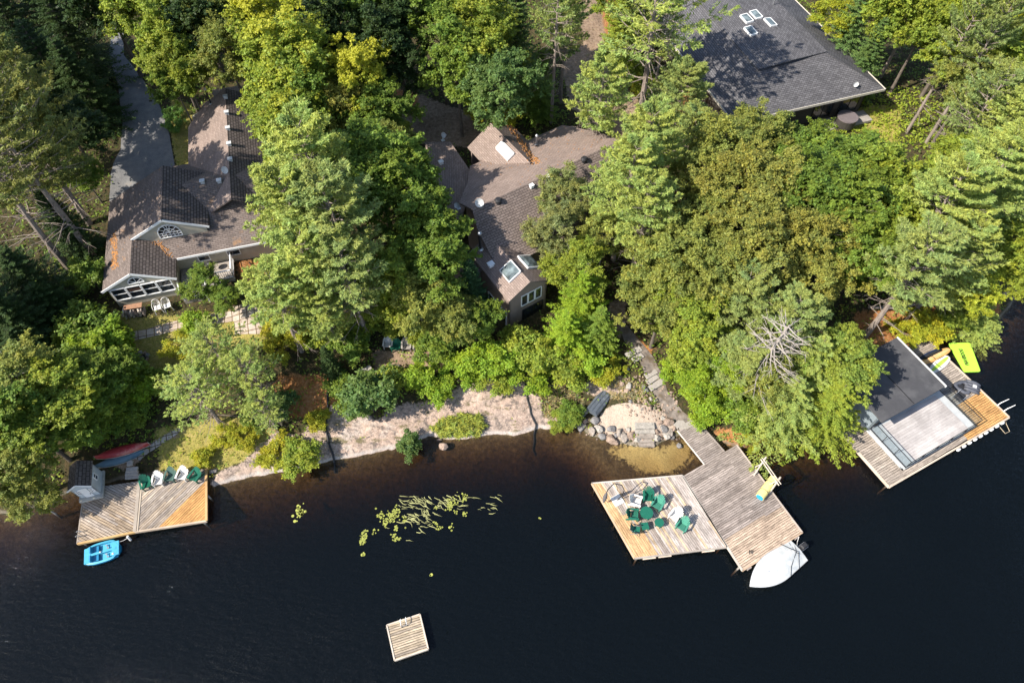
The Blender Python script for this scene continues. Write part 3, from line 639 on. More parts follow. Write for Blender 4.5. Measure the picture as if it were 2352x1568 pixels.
# ================================================================ left cottage
F1=Frame(-32.48,33.69,15); H1=thing('cottage',(F1.x,F1.y,0),F1.a,'olive-sided cottage with brown shingled gables and an arched window, beside the asphalt driveway','house')
def rf(name,mat,parent,polys,t=.14,label=None):
    mb=MB()
    for p in polys: mb.slab(p,t)
    o=mb.build(name,mat,parent)
    if label: o['label']=label
    return o
s=.5; zL=lambda x:5.3+s*x; zB=lambda x:8.05-s*(x-5.5); zA=lambda x:6.6-.5*(x-2.6); zC=lambda y:5.3+.34*(y-2.1); zD=lambda x:7.6-.52*(10.85-x); zDr=lambda x:7.6-.52*(x-10.85)
p3=lambda x,y,z:(x,y,z); FB=3.72; BK=10.3
r1=rf('roof',M_SH1L,H1,[[p3(-.1,-.06,zL(-.1)),p3(2.6,-.06,6.6),p3(2.6,FB,6.6),p3(5.5,FB,8.05),p3(5.5,BK,8.05),p3(-.1,BK,zL(-.1))]],label='long west slope of the roof, sunlit-toned brown shingles under fallen needles')
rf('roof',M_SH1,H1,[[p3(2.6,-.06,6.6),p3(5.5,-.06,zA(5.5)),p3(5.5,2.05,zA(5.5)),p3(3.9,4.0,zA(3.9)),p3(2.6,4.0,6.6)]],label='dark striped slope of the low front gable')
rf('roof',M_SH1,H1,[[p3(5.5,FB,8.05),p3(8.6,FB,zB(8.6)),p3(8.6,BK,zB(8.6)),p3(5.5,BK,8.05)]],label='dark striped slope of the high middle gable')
rf('roof',M_SH1L,H1,[[p3(3.95,2.0,zC(2.0)),p3(17,2.0,zC(2.0)),p3(17,8.3,zC(8.3)),p3(3.95,8.3,zC(8.3))],[p3(5.2,8.3,zC(8.3)),p3(17,8.3,zC(8.3)),p3(17,13.6,5.2),p3(5.2,13.6,5.2)]],label='main roof running east behind the gables')
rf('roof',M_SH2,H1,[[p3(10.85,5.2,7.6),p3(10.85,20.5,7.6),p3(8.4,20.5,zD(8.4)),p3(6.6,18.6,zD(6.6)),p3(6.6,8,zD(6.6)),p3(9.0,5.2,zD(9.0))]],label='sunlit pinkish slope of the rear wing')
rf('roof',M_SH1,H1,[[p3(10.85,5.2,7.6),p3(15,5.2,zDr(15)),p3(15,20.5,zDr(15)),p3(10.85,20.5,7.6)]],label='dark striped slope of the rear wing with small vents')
rf('roof',M_SH2,H1,[[p3(9.6,20.5,7.0),p3(12.4,20.5,7.0),p3(12.0,22.4,6.4),p3(9.0,22.4,6.4)]],label='little lean roof at the far end of the rear wing')
wallpoly('wall',M_SIDE,H1,[p3(.25,.02,3.0),p3(5.15,.02,3.0),p3(5.15,.02,5.2),p3(2.6,.02,6.46),p3(.25,.02,5.28)],.15,0,1)
wallpoly('wall',M_SIDE,H1,[p3(5.15,.17,3.1),p3(5.15,2.5,3.1),p3(5.15,2.5,5.1),p3(5.15,.17,5.1)],.15,-1,0)
wallpoly('wall',M_SIDE,H1,[p3(.25,.2,3.1),p3(.25,10.0,3.1),p3(.25,10.0,5.25),p3(.25,.2,5.25)],.15,1,0)
wallpoly('wall',M_SIDE,H1,[p3(.25,10.1,3.1),p3(7,10.1,3.1),p3(7,10.1,6.9),p3(5.5,10.1,7.85),p3(.25,10.1,5.25)],.15,0,-1)
wallpoly('wall',M_SIDE,H1,[p3(2.65,FB+.07,5.5),p3(8.35,FB+.07,5.5),p3(8.35,FB+.07,6.45),p3(5.5,FB+.07,7.9),p3(2.65,FB+.07,6.45)],.15,0,1)['label']='gable wall with the arched window'
wallpoly('wall',M_SIDE,H1,[p3(8.35,FB+.25,5.7),p3(8.35,6.4,6.4),p3(8.35,FB+.25,6.42)],.15,-1,0)
wallpoly('wall',M_SIDE,H1,[p3(5.15,2.4,3.1),p3(16.8,2.4,3.1),p3(16.8,2.4,5.2),p3(5.15,2.4,5.2)],.15,0,1)
wallpoly('wall',M_SIDE,H1,[p3(7,10.5,3.3),p3(7,18.5,3.3),p3(7,18.5,5.4),p3(7,10.5,5.4)],.15,1,0)
wallpoly('wall',M_SIDE,H1,[p3(7,20.2,3.3),p3(14.7,20.2,3.3),p3(14.7,20.2,5.3),p3(10.85,20.2,7.35),p3(7,20.2,5.4)],.15,0,-1)
wallpoly('wall',M_SIDE,H1,[p3(14.7,5.6,3.3),p3(14.7,20.2,3.3),p3(14.7,20.2,5.3),p3(14.7,5.6,5.3)],.15,-1,0)
boxpart('foundation',M_CONC,H1,((2.7,5.1,2.75),(4.85,10.0,1.1)),((11,8,2.7),(11.6,10.9,1.15)))
mb=MB()
for a,b in (((-.15,-.10,zL(-.15)-.05),(2.6,-.10,6.55)),((2.6,-.10,6.55),(5.55,-.10,zA(5.55)-.05)),((2.55,FB-.05,6.53),(5.5,FB-.05,7.99)),((5.5,FB-.05,7.99),(8.65,FB-.05,zB(8.65)-.05)),((5.6,1.95,5.18),(17,1.95,5.18))): mb.bar(a,b,.06,.2)
mb.build('fascia',M_WHITE,H1)
for i in range(4): window(H1,(.42+i*1.17,.02,3.85),1.08,1.3,cols=1,rows=2,fr=.13,name='window',label=['leftmost','second','third','rightmost'][i]+' sash of the white window row in the front gable')
window(H1,(2.0,.02,5.42),1.2,.05,cols=1,arch=1.0,fr=.07,label='small half-round window in the low gable')
window(H1,(4.65,FB+.07,6.05),1.75,.5,cols=6,rows=2,arch=.95,fr=.09,label='large arched window in the high gable')
window(H1,(9.35,2.4,4.05),1.05,1.0,cols=1,rows=2,label='square window in the long south wall'); window(H1,(7.0,2.4,4.05),.9,1.0,cols=1,rows=2,label='window half hidden behind the deck shrub')
for uv,z in ((z5(1060,245),6.6),(z5(1190,220),6.8),(z5(1365,365),6.1)): a=F1.loc(*uv,z); vent(H1,(a[0],a[1],zC(a[1])-.03))
for i in range(5):
    uv=(600+(800+i*14)/3.136)/1.63265,(300+(275+i*182)/3.136)/1.63265; a=F1.loc(*uv,7.0); vent(H1,(a[0],a[1],zDr(a[0])-.05))
a=F1.loc((600+620/3.136)/1.63265,(300+325/3.136)/1.63265,6.3); flue(H1,(a[0],a[1],zD(a[0])),1.5,.07)
a=F1.loc((600+795/3.136)/1.63265,(300+1110/3.136)/1.63265,7.2); dish(H1,(a[0],a[1],7.2),(-.3,-1,.5),.42)
# deck beside the cottage
dz=3.55; a=[F1.loc(*hz(x,y),dz+.9) for x,y in ((1150,510),(1410,820),(1720,740),(1820,60))]
D1=thing('porch_deck',(F1.x,F1.y,0),F1.a,'small raised porch deck with white railings beside the olive cottage','deck')
mb=MB(); decking(mb,[(5.3,2.3),(5.3,-.1),(5.5,-1.0),(7.1,-1.0),(7.1,.3),(9.6,.3),(9.6,2.3)][:3]+[(7.1,-1.0),(7.1,2.3)],dz,0,lambda x,y,r:mul((.36,.32,.28),r.uniform(.8,1.15)))
decking(mb,[(7.1,.3),(9.6,.3),(9.6,2.3),(7.1,2.3)],dz,0,lambda x,y,r:mul((.36,.32,.28),r.uniform(.8,1.15)),seed=2); mb.build('deck_floor',M_BOARDS,D1)
def railing(parent,pts,z,h=.95,step=.16,mat=None,name='railing',post=.09,pick=.035):
    mb=MB()
    for (x0,y0),(x1,y1) in zip(pts[:-1],pts[1:]):
        d=math.hypot(x1-x0,y1-y0); mb.bar((x0,y0,z+h),(x1,y1,z+h),.09,.05); mb.bar((x0,y0,z+.12),(x1,y1,z+.12),.05,.05); n=max(1,int(d/step))
        for i in range(n+1):
            t=i/n; x,y=x0+(x1-x0)*t,y0+(y1-y0)*t; mb.bar((x,y,z+.1),(x,y,z+h),pick)
        for x,y in ((x0,y0),(x1,y1)): mb.bar((x,y,z-.2),(x,y,z+h+.1),post)
    return mb.build(name,mat or M_WHITE,parent)
railing(D1,[(5.35,.0),(5.55,-1.0),(7.1,-1.0)],dz); railing(D1,[(7.1,-1.0),(7.1,.3)],dz); railing(D1,[(9.6,2.2),(9.6,.3)],dz); railing(D1,[(9.6,.3),(8.4,.3)],dz)
boxpart('skirt',M_WOODG,D1,((6.2,.6,dz-.6),(1.6,3,1.05)),((8.4,1.3,dz-.6),(2.3,1.9,1.05)))
mb=MB()
for i in range(5): mb.box((7.9,.1-i*.28,dz-.18*(i+1)),(1.1,.3,.06))
mb.build('step',M_WOODG,D1); 
for sx in (7.35,8.45): railing(D1,[(sx,.2),(sx,-1.2)],dz-.55,.95)
# ================================================================ centre house
F2=Frame(-.72,40.52,33.5); H2=thing('lake_house',(F2.x,F2.y,0),F2.a,'rambling brown lake house with tan roof and a two-storey gabled window bay','house')
zN=lambda y:9.0-.36*y; zS=lambda y:9.0+.62*y
r2=rf('roof',M_SH2,H2,[[(-2.9,0,9.0),(12.0,0,9.0),(12.0,2.6,zN(2.6)),(11.0,6.8,zN(6.8)),(.9,6.8,zN(6.8)),(-.9,4.2,zN(4.2)),(-3.1,1.8,zN(1.8))]],label='broad sunlit tan slope of the main roof')
rf('roof',M_SH2S,H2,[[(-2.9,0,9.0),(-3.3,-1.3,zS(-1.3)),(-3.4,-4.5,zS(-4.5)),(12.0,-4.5,zS(-4.5)),(12.0,0,9.0)]],label='steeper shaded lakeward slope with striped shingles')
pw=[F2.loc(*z6(430,178),6.2),F2.loc(*z6(645,175),6.2),F2.loc(*z6(832,455),6.3),F2.loc(*z6(800,604),6.9),F2.loc(*z6(735,850),6.5),F2.loc(*z6(520,640),5.6)]
rf('roof',M_SH2,H2,[[(pw[0][0],pw[0][1],6.1),(pw[1][0],pw[1][1],6.1),(pw[2][0],pw[2][1],6.35),(pw[3][0],pw[3][1],6.9),(pw[4][0],pw[4][1],6.3),(pw[5][0],pw[5][1],5.8)]],label='low west wing roof with a moss-grey tone')
dxm=4.45; zq=lambda x:8.25-.62*abs(x-dxm)
rf('roof',M_SH2,H2,[[(dxm,8.9,8.25),(dxm,2.6,8.25),(dxm-1.9,5.3,zq(dxm-1.9)),(dxm-2.5,6.9,zq(dxm-2.5)),(dxm-2.5,8.9,zq(dxm-2.5))]],label='west slope of the rear dormer')
rf('roof',M_SH1L,H2,[[(dxm,8.9,8.25),(dxm,2.6,8.25),(dxm+1.9,5.3,zq(dxm+1.9)),(dxm+2.5,6.9,zq(dxm+2.5)),(dxm+2.5,8.9,zq(dxm+2.5))]],label='needle-strewn east slope of the rear dormer')
tx=-2.4; zt=lambda x:7.25-.55*abs(x-tx)
rf('roof',M_SH2,H2,[[(tx,-7.45,7.25),(tx,-1.5,7.25),(tx-1.95,-1.5,zt(tx-1.95)),(tx-1.95,-7.45,zt(tx-1.95))]],label='tan slope of the window bay gable')
rf('roof',M_SH2S,H2,[[(tx,-7.45,7.25),(tx,-1.5,7.25),(tx+1.95,-1.5,zt(tx+1.95)),(tx+1.95,-7.45,zt(tx+1.95))]],label='shaded slope of the window bay gable')
rf('roof',M_SH2S,H2,[[(-5.6,-3.4,5.4),(-4.3,-3.4,5.9),(-4.3,-.4,5.9),(-5.6,-.4,5.4)]],label='small side roof beside the window bay')
def ring(parent,mat,pts,z0,z1,th=.15,name='wall'):
    n=len(pts)
    for i in range(n):
        (x0,y0),(x1,y1)=pts[i],pts[(i+1)%n]; d=math.hypot(x1-x0,y1-y0); nx,ny=-(y1-y0)/d,(x1-x0)/d
        a=z1(x0,y0) if callable(z1) else z1; b=z1(x1,y1) if callable(z1) else z1
        wallpoly(name,mat,parent,[(x0,y0,z0),(x1,y1,z0),(x1,y1,b),(x0,y0,a)],th,nx,ny)
ring(H2,M_SIDE2,[(-2.6,-4.1),(11.6,-4.1),(11.6,6.2),(1.2,6.2),(-2.6,1.6)],2.6,lambda x,y:(zN(y) if y>0 else zS(y))-.2)
ring(H2,M_SIDE2,[(-5.4,-3.2),(-4.3,-3.2),(-4.3,-.6),(-5.4,-.6)],2.4,5.35)
wallpoly('wall',M_SIDE2,H2,[(11.6,-4.1,6),(11.6,6.2,6.6),(11.6,0,8.8)],.15,-1,0)
wallpoly('wall',M_SIDE2,H2,[(dxm-2.3,8.7,3.2),(dxm+2.3,8.7,3.2),(dxm+2.3,8.7,6.8),(dxm,8.7,8.1),(dxm-2.3,8.7,6.8)],.15,0,-1)
wallpoly('wall',M_SIDE2,H2,[(tx-1.8,-7.2,1.7),(tx+1.8,-7.2,1.7),(tx+1.8,-7.2,6.1),(tx,-7.2,7.1),(tx-1.8,-7.2,6.1)],.15,0,1)['label']='tall gabled end wall of the window bay'
wallpoly('wall',M_SIDE2,H2,[(tx-1.8,-7.2,1.7),(tx-1.8,-3,1.9),(tx-1.8,-3,6.1),(tx-1.8,-7.2,6.1)],.15,1,0)
wallpoly('wall',M_SIDE2,H2,[(tx+1.8,-7.2,1.7),(tx+1.8,-3,1.9),(tx+1.8,-3,6.1),(tx+1.8,-7.2,6.1)],.15,-1,0)
def pwall(a,b,z): return [(a[0],a[1],2.8),(b[0],b[1],2.8),(b[0],b[1],z),(a[0],a[1],z)]
wallpoly('wall',M_SIDE2,H2,pwall((pw[1][0]-.3,pw[1][1]-.3),(pw[2][0]-.3,pw[2][1]+.1),6.0),.12,-.8,-.2)
for i in range(3): window(H2,(tx-.62+i*.66,-7.2,4.35),.58,1.25,cols=1,rows=1,fr=.07,label=['left','middle','right'][i]+' pane of the upper window in the bay')
window(H2,(tx-.5,-7.2,1.95),.95,1.75,cols=1,fr=.07,mat=M_BLACK,label='dark lower glass door of the bay'); window(H2,(tx+.55,-7.2,1.95),.95,1.75,cols=1,fr=.07,mat=M_BLACK,label='lower glass door of the bay reflecting leaves')
for i in range(3): window(H2,(tx-1.8,-4.2-i*.95,2.3),.75,1.6,ax=(0,-1),out=(-1,0),cols=1,fr=.07,name='window',label=['rear','middle','front'][i]+' tall window in the west side of the bay')
for i in range(5): window(H2,(1.2+i*2.0,-4.1,3.0),1.5,2.0,cols=1,fr=.07,mat=M_BLACK)
def onr(uv,f,z0=7.5):
    z=z0
    for _ in range(8): a=F2.loc(*uv,z); z=.5*z+.5*f(*a)
    a=F2.loc(*uv,z); return (a[0],a[1],f(*a))
fN=lambda x,y:zN(y); fS=lambda x,y:zS(y); fT=lambda x,y:zt(x)
du=Vector((0,1,0)); dvw=Vector((1,0,.55)).normalized()
c=onr((1173,624),fT,6.6); skylight(H2,(c[0],c[1],c[2]),du,dvw,1.35,1.15,'large square skylight on the bay roof')
c=onr((1213,603),fT,6.6); skylight(H2,(c[0],c[1],c[2]),du,Vector((1,0,-.55)).normalized(),1.4,1.3,'skylight beside the big square one')
c=onr(z6(1110,265),lambda x,y:zq(x),7.6); skylight(H2,c,Vector((0,1,0)),Vector((1,0,.62)).normalized(),1.9,.75,'bright white skylight on the rear dormer',bright=True,dome=False)
for uv in (z6(1330,568),z6(1470,492)): vent(H2,onr(uv,fS),.3,M_WHITE)
p=onr(z6(570,368),lambda x,y:6.2,6.2); vent(H2,p,.34,M_WHITE)
p=onr(z6(987,1225),fS,7); vent(H2,p,.42,M_WHITE)
for uv in (z6(1050,690),z6(1770,345),z6(1118,1150)):
    p=onr(uv,fS,8); mb=MB(); mb.cyl((p[0],p[1],p[2]-.2),.24,.45,12); mb.cyl((p[0],p[1],p[2]+.25),.3,.14,12,.2); mb.build('roof_vent',M_BLKP,H2)
p=onr(z6(895,720),fS,8.4); dish(H2,p,(-.8,-1,.5),.5,.4); p=onr(z6(715,745),fN,7); dish(H2,p,(-1,-.6,.4),.36,.4); p=onr(z6(585,172),lambda x,y:6.1,6.1); dish(H2,p,(.3,-1,.6),.35,.6)
p=onr(z6(900,1080),fS,7.2); flue(H2,p,1.7,.12,None,M_METAL); 
p=onr(z6(1370,205),fN,7.4); flue(H2,p,.9,.1,M_METAL,M_METAL)
mb=MB(); rr=random.Random(5)
rg=[]
for i in range(9): y=8.6-i*.75; xx=dxm+2.0-i*.17; rg.append((xx,y))
mb=MB()
for (x,y) in rg:
    for k in range(26): xx=x+rr.gauss(0,.2); yy=y+rr.uniform(-.5,.5); mb.ball((xx,yy,max(zq(xx),zN(yy))+.005),rr.uniform(.04,.13),6,3,(1,1.2,.16),.4,rr)
for k in range(160): xx=rr.uniform(1.5,11.5); yy=rr.uniform(.2,6.5); mb.ball((xx,yy,max(zq(xx) if abs(xx-dxm)<2.4 and yy>2.7 else 0,zN(yy))+.004),rr.uniform(.02,.07),5,3,(1,1,.2),.4,rr)
mb.build('needle_litter',M_NEEDLES,H2,smooth=True)['kind']='stuff'
# deck in the trees behind
# ================================================================ right house
F3=Frame(20.76,52.45,18); H3=thing('big_house',(F3.x,F3.y,0),F3.a,'large house with a wide charcoal shingle roof and four skylights, upper right','house')
e=6.9
rf('roof',M_SH3,H3,[[(-.2,-.2,e),(16.0,-.2,e),(11.8,4.5,8.66),(4.2,4.5,8.66)]],.18,label='broad front slope with striped courses')
rf('roof',M_SH3,H3,[[(-.2,-.3,e),(4.2,4.2,8.60),(4.2,24,8.60),(-.2,24,e)]],.18,label='long left slope')
rf('roof',M_SH3,H3,[[(4.1,4.1,8.68),(7.5,4.1,8.97),(7.5,24,8.97),(4.1,24,8.68)]],.1,label='upper roof left of the ridge with the skylights')
rf('roof',M_SH3,H3,[[(7.5,4.1,8.97),(11.9,4.6,8.70),(11.9,24,8.70),(7.5,24,8.97)]],.1,label='upper roof right of the ridge')
rf('roof',M_SH3,H3,[[(16.0,-.2,e),(16.0,24,e),(11.8,24,8.63),(11.8,4.2,8.63)]],.18,label='right slope reaching the trees')
mb=MB(); mb.bar((-.25,-.28,e-.1),(16.05,-.28,e-.1),.06,.24); mb.bar((-.28,-.3,e-.1),(-.28,24,e-.1),.06,.24); mb.bar((16.08,-.3,e-.1),(16.08,24,e-.1),.06,.24); mb.build('fascia',plain('cream_trim',(.62,.57,.48),.6,.1,5),H3)
ring(H3,M_DARKW,[(.6,.9),(15.3,.9),(15.3,23.5),(.6,23.5)],3.0,6.75)
window(H3,(9.6,.9,4.0),2.2,2.3,cols=2,fr=.08,mat=M_BLACK,label='tall dark window near the corner post'); window(H3,(12.6,.9,4.0),2.2,2.3,cols=2,fr=.08,mat=M_BLACK); window(H3,(15.3,1.6,4.0),2.4,2.3,ax=(0,1),out=(1,0),cols=2,fr=.08,mat=M_BLACK)
boxpart('porch_floor',M_WOODG,H3,((13.5,.1,3.5),(5,1.6,.25)))
def onr3(uv,f,z0=8.5):
    z=z0
    for _ in range(8): a=F3.loc(*uv,z); z=.5*z+.5*f(*a)
    a=F3.loc(*uv,z); return (a[0],a[1],f(*a))
fU=lambda x,y:8.97-.085*abs(x-7.5)
for uv,sg,lb in ((z3(838,205),1,'upper left skylight of the big roof'),(z3(935,165),1,'narrow skylight beside the ridge'),(z3(880,335),1,'lower left skylight of the big roof'),(z3(1085,245),-1,'skylight right of the ridge')):
    p=onr3(uv,fU); skylight(H3,p,(0,1,0),Vector((1,0,.085*sg)).normalized(),1.35,.75,lb,dome=False)
p=onr3(z3(1965,925),lambda x,y:e+.27*y,7.4); dish(H3,p,(-.6,-1,.4),.33,.45); p=onr3(z3(1115,60),fU); flue(H3,p,1.3,.05,M_METAL)
# ================================================================ docks
def wl(pts,z=.6): return [W(u,v,z) for u,v in pts]
OR=(.56,.31,.12); GY=(.36,.31,.27)
def lerp(a,b,t): return tuple(a[i]+(b[i]-a[i])*t for i in range(3))
def ccw(P):
    return P if sum(P[i][0]*P[(i+1)%len(P)][1]-P[(i+1)%len(P)][0]*P[i][1] for i in range(len(P)))>0 else P[::-1]
def posts(par,pts,z=.5,r=.065):
    cx=sum(p[0] for p in pts)/len(pts); cy=sum(p[1] for p in pts)/len(pts)
    for x,y in pts: d=math.hypot(x-cx,y-cy); x+=(cx-x)/d*.3; y+=(cy-y)/d*.3; m_=MB(); m_.cyl((x,y,-1.6),r,z+1.6,8); m_.build('post',M_WOODG,par)
# --- left dock
LDK=thing('wooden_dock',(0,0,0),0,'left wooden dock with herringbone boards and a triangle of new orange planks','dock','wooden docks')
a,b,c_,d_,e_=wl([ld(278,1215)])[0],wl([ld(1800,945)])[0],wl([ld(1798,330)])[0],wl([ld(1000,470)])[0],wl([ld(585,540)])[0]
m1,m2=wl([ld(955,1075)])[0],wl([ld(1010,480)])[0]; nw=wl([ld(345,690)])[0]
def ldL(x,y,r): return mul(lerp(GY,(.40,.31,.22),r.random()),r.uniform(.75,1.1))
oa,ob=wl([ld(1260,1010)])[0],wl([ld(1790,490)])[0]
def ldR(x,y,r):
    s_=(ob[0]-oa[0])*(y-oa[1])-(ob[1]-oa[1])*(x-oa[0]); return mul(OR,r.uniform(.85,1.12)) if s_<0 else mul(lerp(GY,(.46,.37,.28),r.random()),r.uniform(.72,1.1))
mb=MB(); decking(mb,[a,m1,m2,e_,nw],.6,-25,ldL,seed=3,bw=.17,gap=.03); mb.build('decking',M_BOARDS,LDK)
mb=MB(); decking(mb,[m1,b,c_,m2],.6,math.degrees(math.atan2(ob[1]-oa[1],ob[0]-oa[0])),ldR,seed=4,bw=.17,gap=.03); mb.build('decking',M_BOARDS,LDK)
mb=MB(); mb.bar((m1[0],m1[1],.61),(m2[0],m2[1],.61),.22,.05,(.36,.31,.26)); mb.bar((m1[0]+.2,m1[1]+.03,.61),(m2[0]+.2,m2[1]+.03,.61),.1,.05,(.45,.38,.3))
mb.bar((a[0],a[1],.5),(m1[0],m1[1],.5),.12,.22,(.56,.36,.16)); mb.bar((m1[0],m1[1],.5),(b[0],b[1],.5),.12,.22,(.52,.42,.32)); mb.bar((b[0],b[1],.58),(c_[0],c_[1],.58),.16,.14,(.56,.36,.17)); mb.bar((a[0],a[1],.5),(nw[0],nw[1],.5),.08,.22,(.38,.32,.26))
mb.build('edge_board',M_BOARDS,LDK)
posts(LDK,[a,m1,b,(b[0]-.1,b[1]+2),(a[0]+.1,a[1]+2)])
mb=MB()
for x,y in (ld(270,1075),ld(262,1130)):
    p=W(x,y,.9); mb.tube([(p[0]-.1,p[1],-.3),(p[0]-.05,p[1],.85),(p[0]+.12,p[1]+.03,1.0),(p[0]+.3,p[1]+.06,.85),(p[0]+.34,p[1]+.06,.62)],.025,6)
mb.build('ladder_rail',M_METAL,LDK)
# --- central dock
CDK=thing('wooden_dock',(0,0,0),0,'big weathered L-shaped dock in the middle, holding green chairs and a yellow roll','dock','wooden docks')
A,B,Cc,D=wl([dk(50,290),dk(938,212),dk(1375,915),dk(470,1025)]); E_,F_,G_,H_=wl([(1567,1094),(1692,1021),dk(2115,772),dk(1530,1145)]); 
angA=math.degrees(math.atan2(D[1]-A[1],D[0]-A[0]))
def cdA(x,y,r):
    # distance from the outer left edge
    dx,dy=D[0]-A[0],D[1]-A[1]; dd=abs((x-A[0])*dy-(y-A[1])*dx)/math.hypot(dx,dy); al=((x-A[0])*dx+(y-A[1])*dy)/(dx*dx+dy*dy)
    if dd<.62 or (dd<1.55 and al>.62): return mul((.56,.36,.19),r.uniform(.85,1.15))
    return mul(lerp((.46,.41,.375),(.30,.25,.215),r.random()),r.uniform(.85,1.2)) if r.random()<.85 else mul((.55,.42,.28),r.uniform(.9,1.1))
mb=MB(); decking(mb,[D,Cc,B,A],.6,angA+2,cdA,seed=5,bw=.16,gap=.022); mb.build('decking',M_BOARDS,CDK)
angB=math.degrees(math.atan2(F_[1]-E_[1],F_[0]-E_[0]))
def cdB(x,y,r):
    t=((x-F_[0])*(G_[0]-F_[0])+(y-F_[1])*(G_[1]-F_[1]))/((G_[0]-F_[0])**2+(G_[1]-F_[1])**2)
    base=lerp((.33,.28,.25),(.25,.21,.185),r.random())
    if t>.72: base=lerp(base,(.48,.36,.26),.75)
    if r.random()<.008: base=(.50,.32,.2)
    return mul(base,r.uniform(.82,1.2))
mb=MB(); decking(mb,[E_,H_,G_,F_],.6,angB,cdB,seed=6,bw=.15,gap=.022); mb.build('decking',M_BOARDS,CDK)
R1,R2,R3,R4=W(1556,988,.95),W(1614,979,.95),W(1664,1036,.62),W(1618,1066,.62)
mb=MB(); decking(mb,ccw([R1,R2,R3,R4]),.0,angB,cdB,seed=7,bw=.15,gap=.022)
# ramp: tilt to the shore
o=mb.build('ramp',M_BOARDS,CDK); 
for v_ in o.data.vertices:
    mx,my=(R3[0]+R4[0])/2,(R3[1]+R4[1])/2; nx,ny=(R1[0]+R2[0])/2-mx,(R1[1]+R2[1])/2-my; t=((v_.co.x-mx)*nx+(v_.co.y-my)*ny)/(nx*nx+ny*ny); v_.co.z+=.605+.35*max(0,t)
mb=MB()
for p,q,cl in ((A,B,(.5,.45,.4)),(B,Cc,(.45,.42,.38)),(A,D,(.55,.4,.27)),(D,Cc,(.34,.30,.26)),(F_,G_,(.42,.36,.31)),(G_,H_,(.42,.31,.22)),(E_,H_,(.46,.42,.37))):
    mb.bar((p[0],p[1],.53),(q[0],q[1],.53),.1,.17,cl)
mb.bar((R1[0],R1[1],.9),(R4[0],R4[1],.6),.06,.12,(.6,.56,.5)); mb.bar((R2[0],R2[1],.9),(R3[0],R3[1],.6),.06,.12,(.3,.26,.23))
mb.build('edge_board',M_BOARDS,CDK)
posts(CDK,[A,B,Cc,D,F_,G_,H_,((F_[0]+G_[0])/2,(F_[1]+G_[1])/2),((A[0]+D[0])/2,(A[1]+D[1])/2)])
for t in (.16,.33,.8): mb=MB(); x=D[0]+(Cc[0]-D[0])*t; y=D[1]+(Cc[1]-D[1])*t; mb.box((x,y-.05,.42),(.9,.14,.1),rz=math.atan2(Cc[1]-D[1],Cc[0]-D[0]),col=(.6,.5,.4)); mb.build('bumper',M_BOARDS,CDK)
for t in (.1,.3,.45,.6,.75,.9): mb=MB(); x=G_[0]+(H_[0]-G_[0])*t; y=G_[1]+(H_[1]-G_[1])*t; mb.box((x+.05,y-.06,.4),(.3,.12,.3),rz=math.atan2(H_[1]-G_[1],H_[0]-G_[0]),col=(.3,.26,.24)); mb.build('bumper',M_BOARDS,CDK)
c0=W(*dk(1608,965),.6); mb=MB()
for k in range(3): mb.tube([(c0[0]-.14+k*.11,c0[1]-.14,.62),(c0[0]-.12+k*.11,c0[1],.68),(c0[0]-.06+k*.11,c0[1]+.14,.62)],.022,5)
mb.build('cleat',M_BLACK,CDK)
# --- raft
RF=thing('swim_raft',(0,0,0),0,'small square wooden swim raft floating alone on the open water','raft')
Rp=[W(888.3,1434.8,.4),W(964.4,1409.9,.4),W(983.5,1489.5,.4),W(906.3,1515.8,.4)]
angR=math.degrees(math.atan2(Rp[1][1]-Rp[0][1],Rp[1][0]-Rp[0][0]))
mb=MB(); decking(mb,ccw(Rp),.4,angR,lambda x,y,r:mul(lerp((.42,.34,.24),(.32,.265,.21),r.random()),r.uniform(.8,1.15)),seed=8,bw=.15,gap=.03); mb.build('decking',M_BOARDS,RF)
mb=MB()
for i in range(4): p,q=Rp[i],Rp[(i+1)%4]; mb.bar((p[0],p[1],.3),(q[0],q[1],.3),.09,.28,(.55,.48,.40))
mb.build('edge_board',M_BOARDS,RF)
cx=sum(p[0] for p in Rp)/4; cy=sum(p[1] for p in Rp)/4; boxpart('float',M_BLKP,RF,((cx,cy,.05),(1.8,1.8,.35),math.radians(angR)))
mb=MB(); ux=(Rp[1][0]-Rp[0][0],Rp[1][1]-Rp[0][1])
for t in (.42,.58):
    x,y=Rp[0][0]+ux[0]*t,Rp[0][1]+ux[1]*t; mb.tube([(x+.1,y-.42,.42),(x+.09,y-.38,.66),(x+.02,y,.74),(x-.02,y+.12,.4),(x-.02,y+.12,-.5)],.028,6)
x,y=Rp[0][0]+ux[0]*.42,Rp[0][1]+ux[1]*.42; x2,y2=Rp[0][0]+ux[0]*.58,Rp[0][1]+ux[1]*.58; mb.bar((x+.1,y-.4,.5),(x2+.1,y2-.4,.5),.03)
mb.build('ladder_rail',M_METAL,RF)
# ================================================================ boathouse and its dock
F4=Frame(27.91,19.44,28)
RDK=thing('wooden_dock',(F4.x,F4.y,0),F4.a,'right dock around the boathouse with grey boards and a block of new orange boards','dock','wooden docks')
mb=MB(); GB=(.34,.29,.245)
def rdc(x,y,r): return mul(OR,r.uniform(.88,1.12)) if (x>8.9 and y<2.3) else mul(GB,r.uniform(.8,1.2))
decking(mb,[(7.75,-.25),(12.05,-.25),(12.05,5.9),(7.75,5.9)],.6,0,rdc,seed=9,bw=.17,gap=.03); decking(mb,[(7.2,5.9),(12.05,5.9),(12.3,8.2),(7.2,8.2)],.6,0,rdc,seed=10,bw=.17,gap=.03)
decking(mb,[(-.25,-.1),(7.75,-.1),(7.75,.35),(-.25,.35)],.6,0,rdc,seed=11); decking(mb,[(-.3,.35),(1.4,.35),(1.4,5.2),(-.3,5.2)],.6,0,rdc,seed=12,bw=.17,gap=.03)
mb.build('decking',M_BOARDS,RDK)
mb=MB()
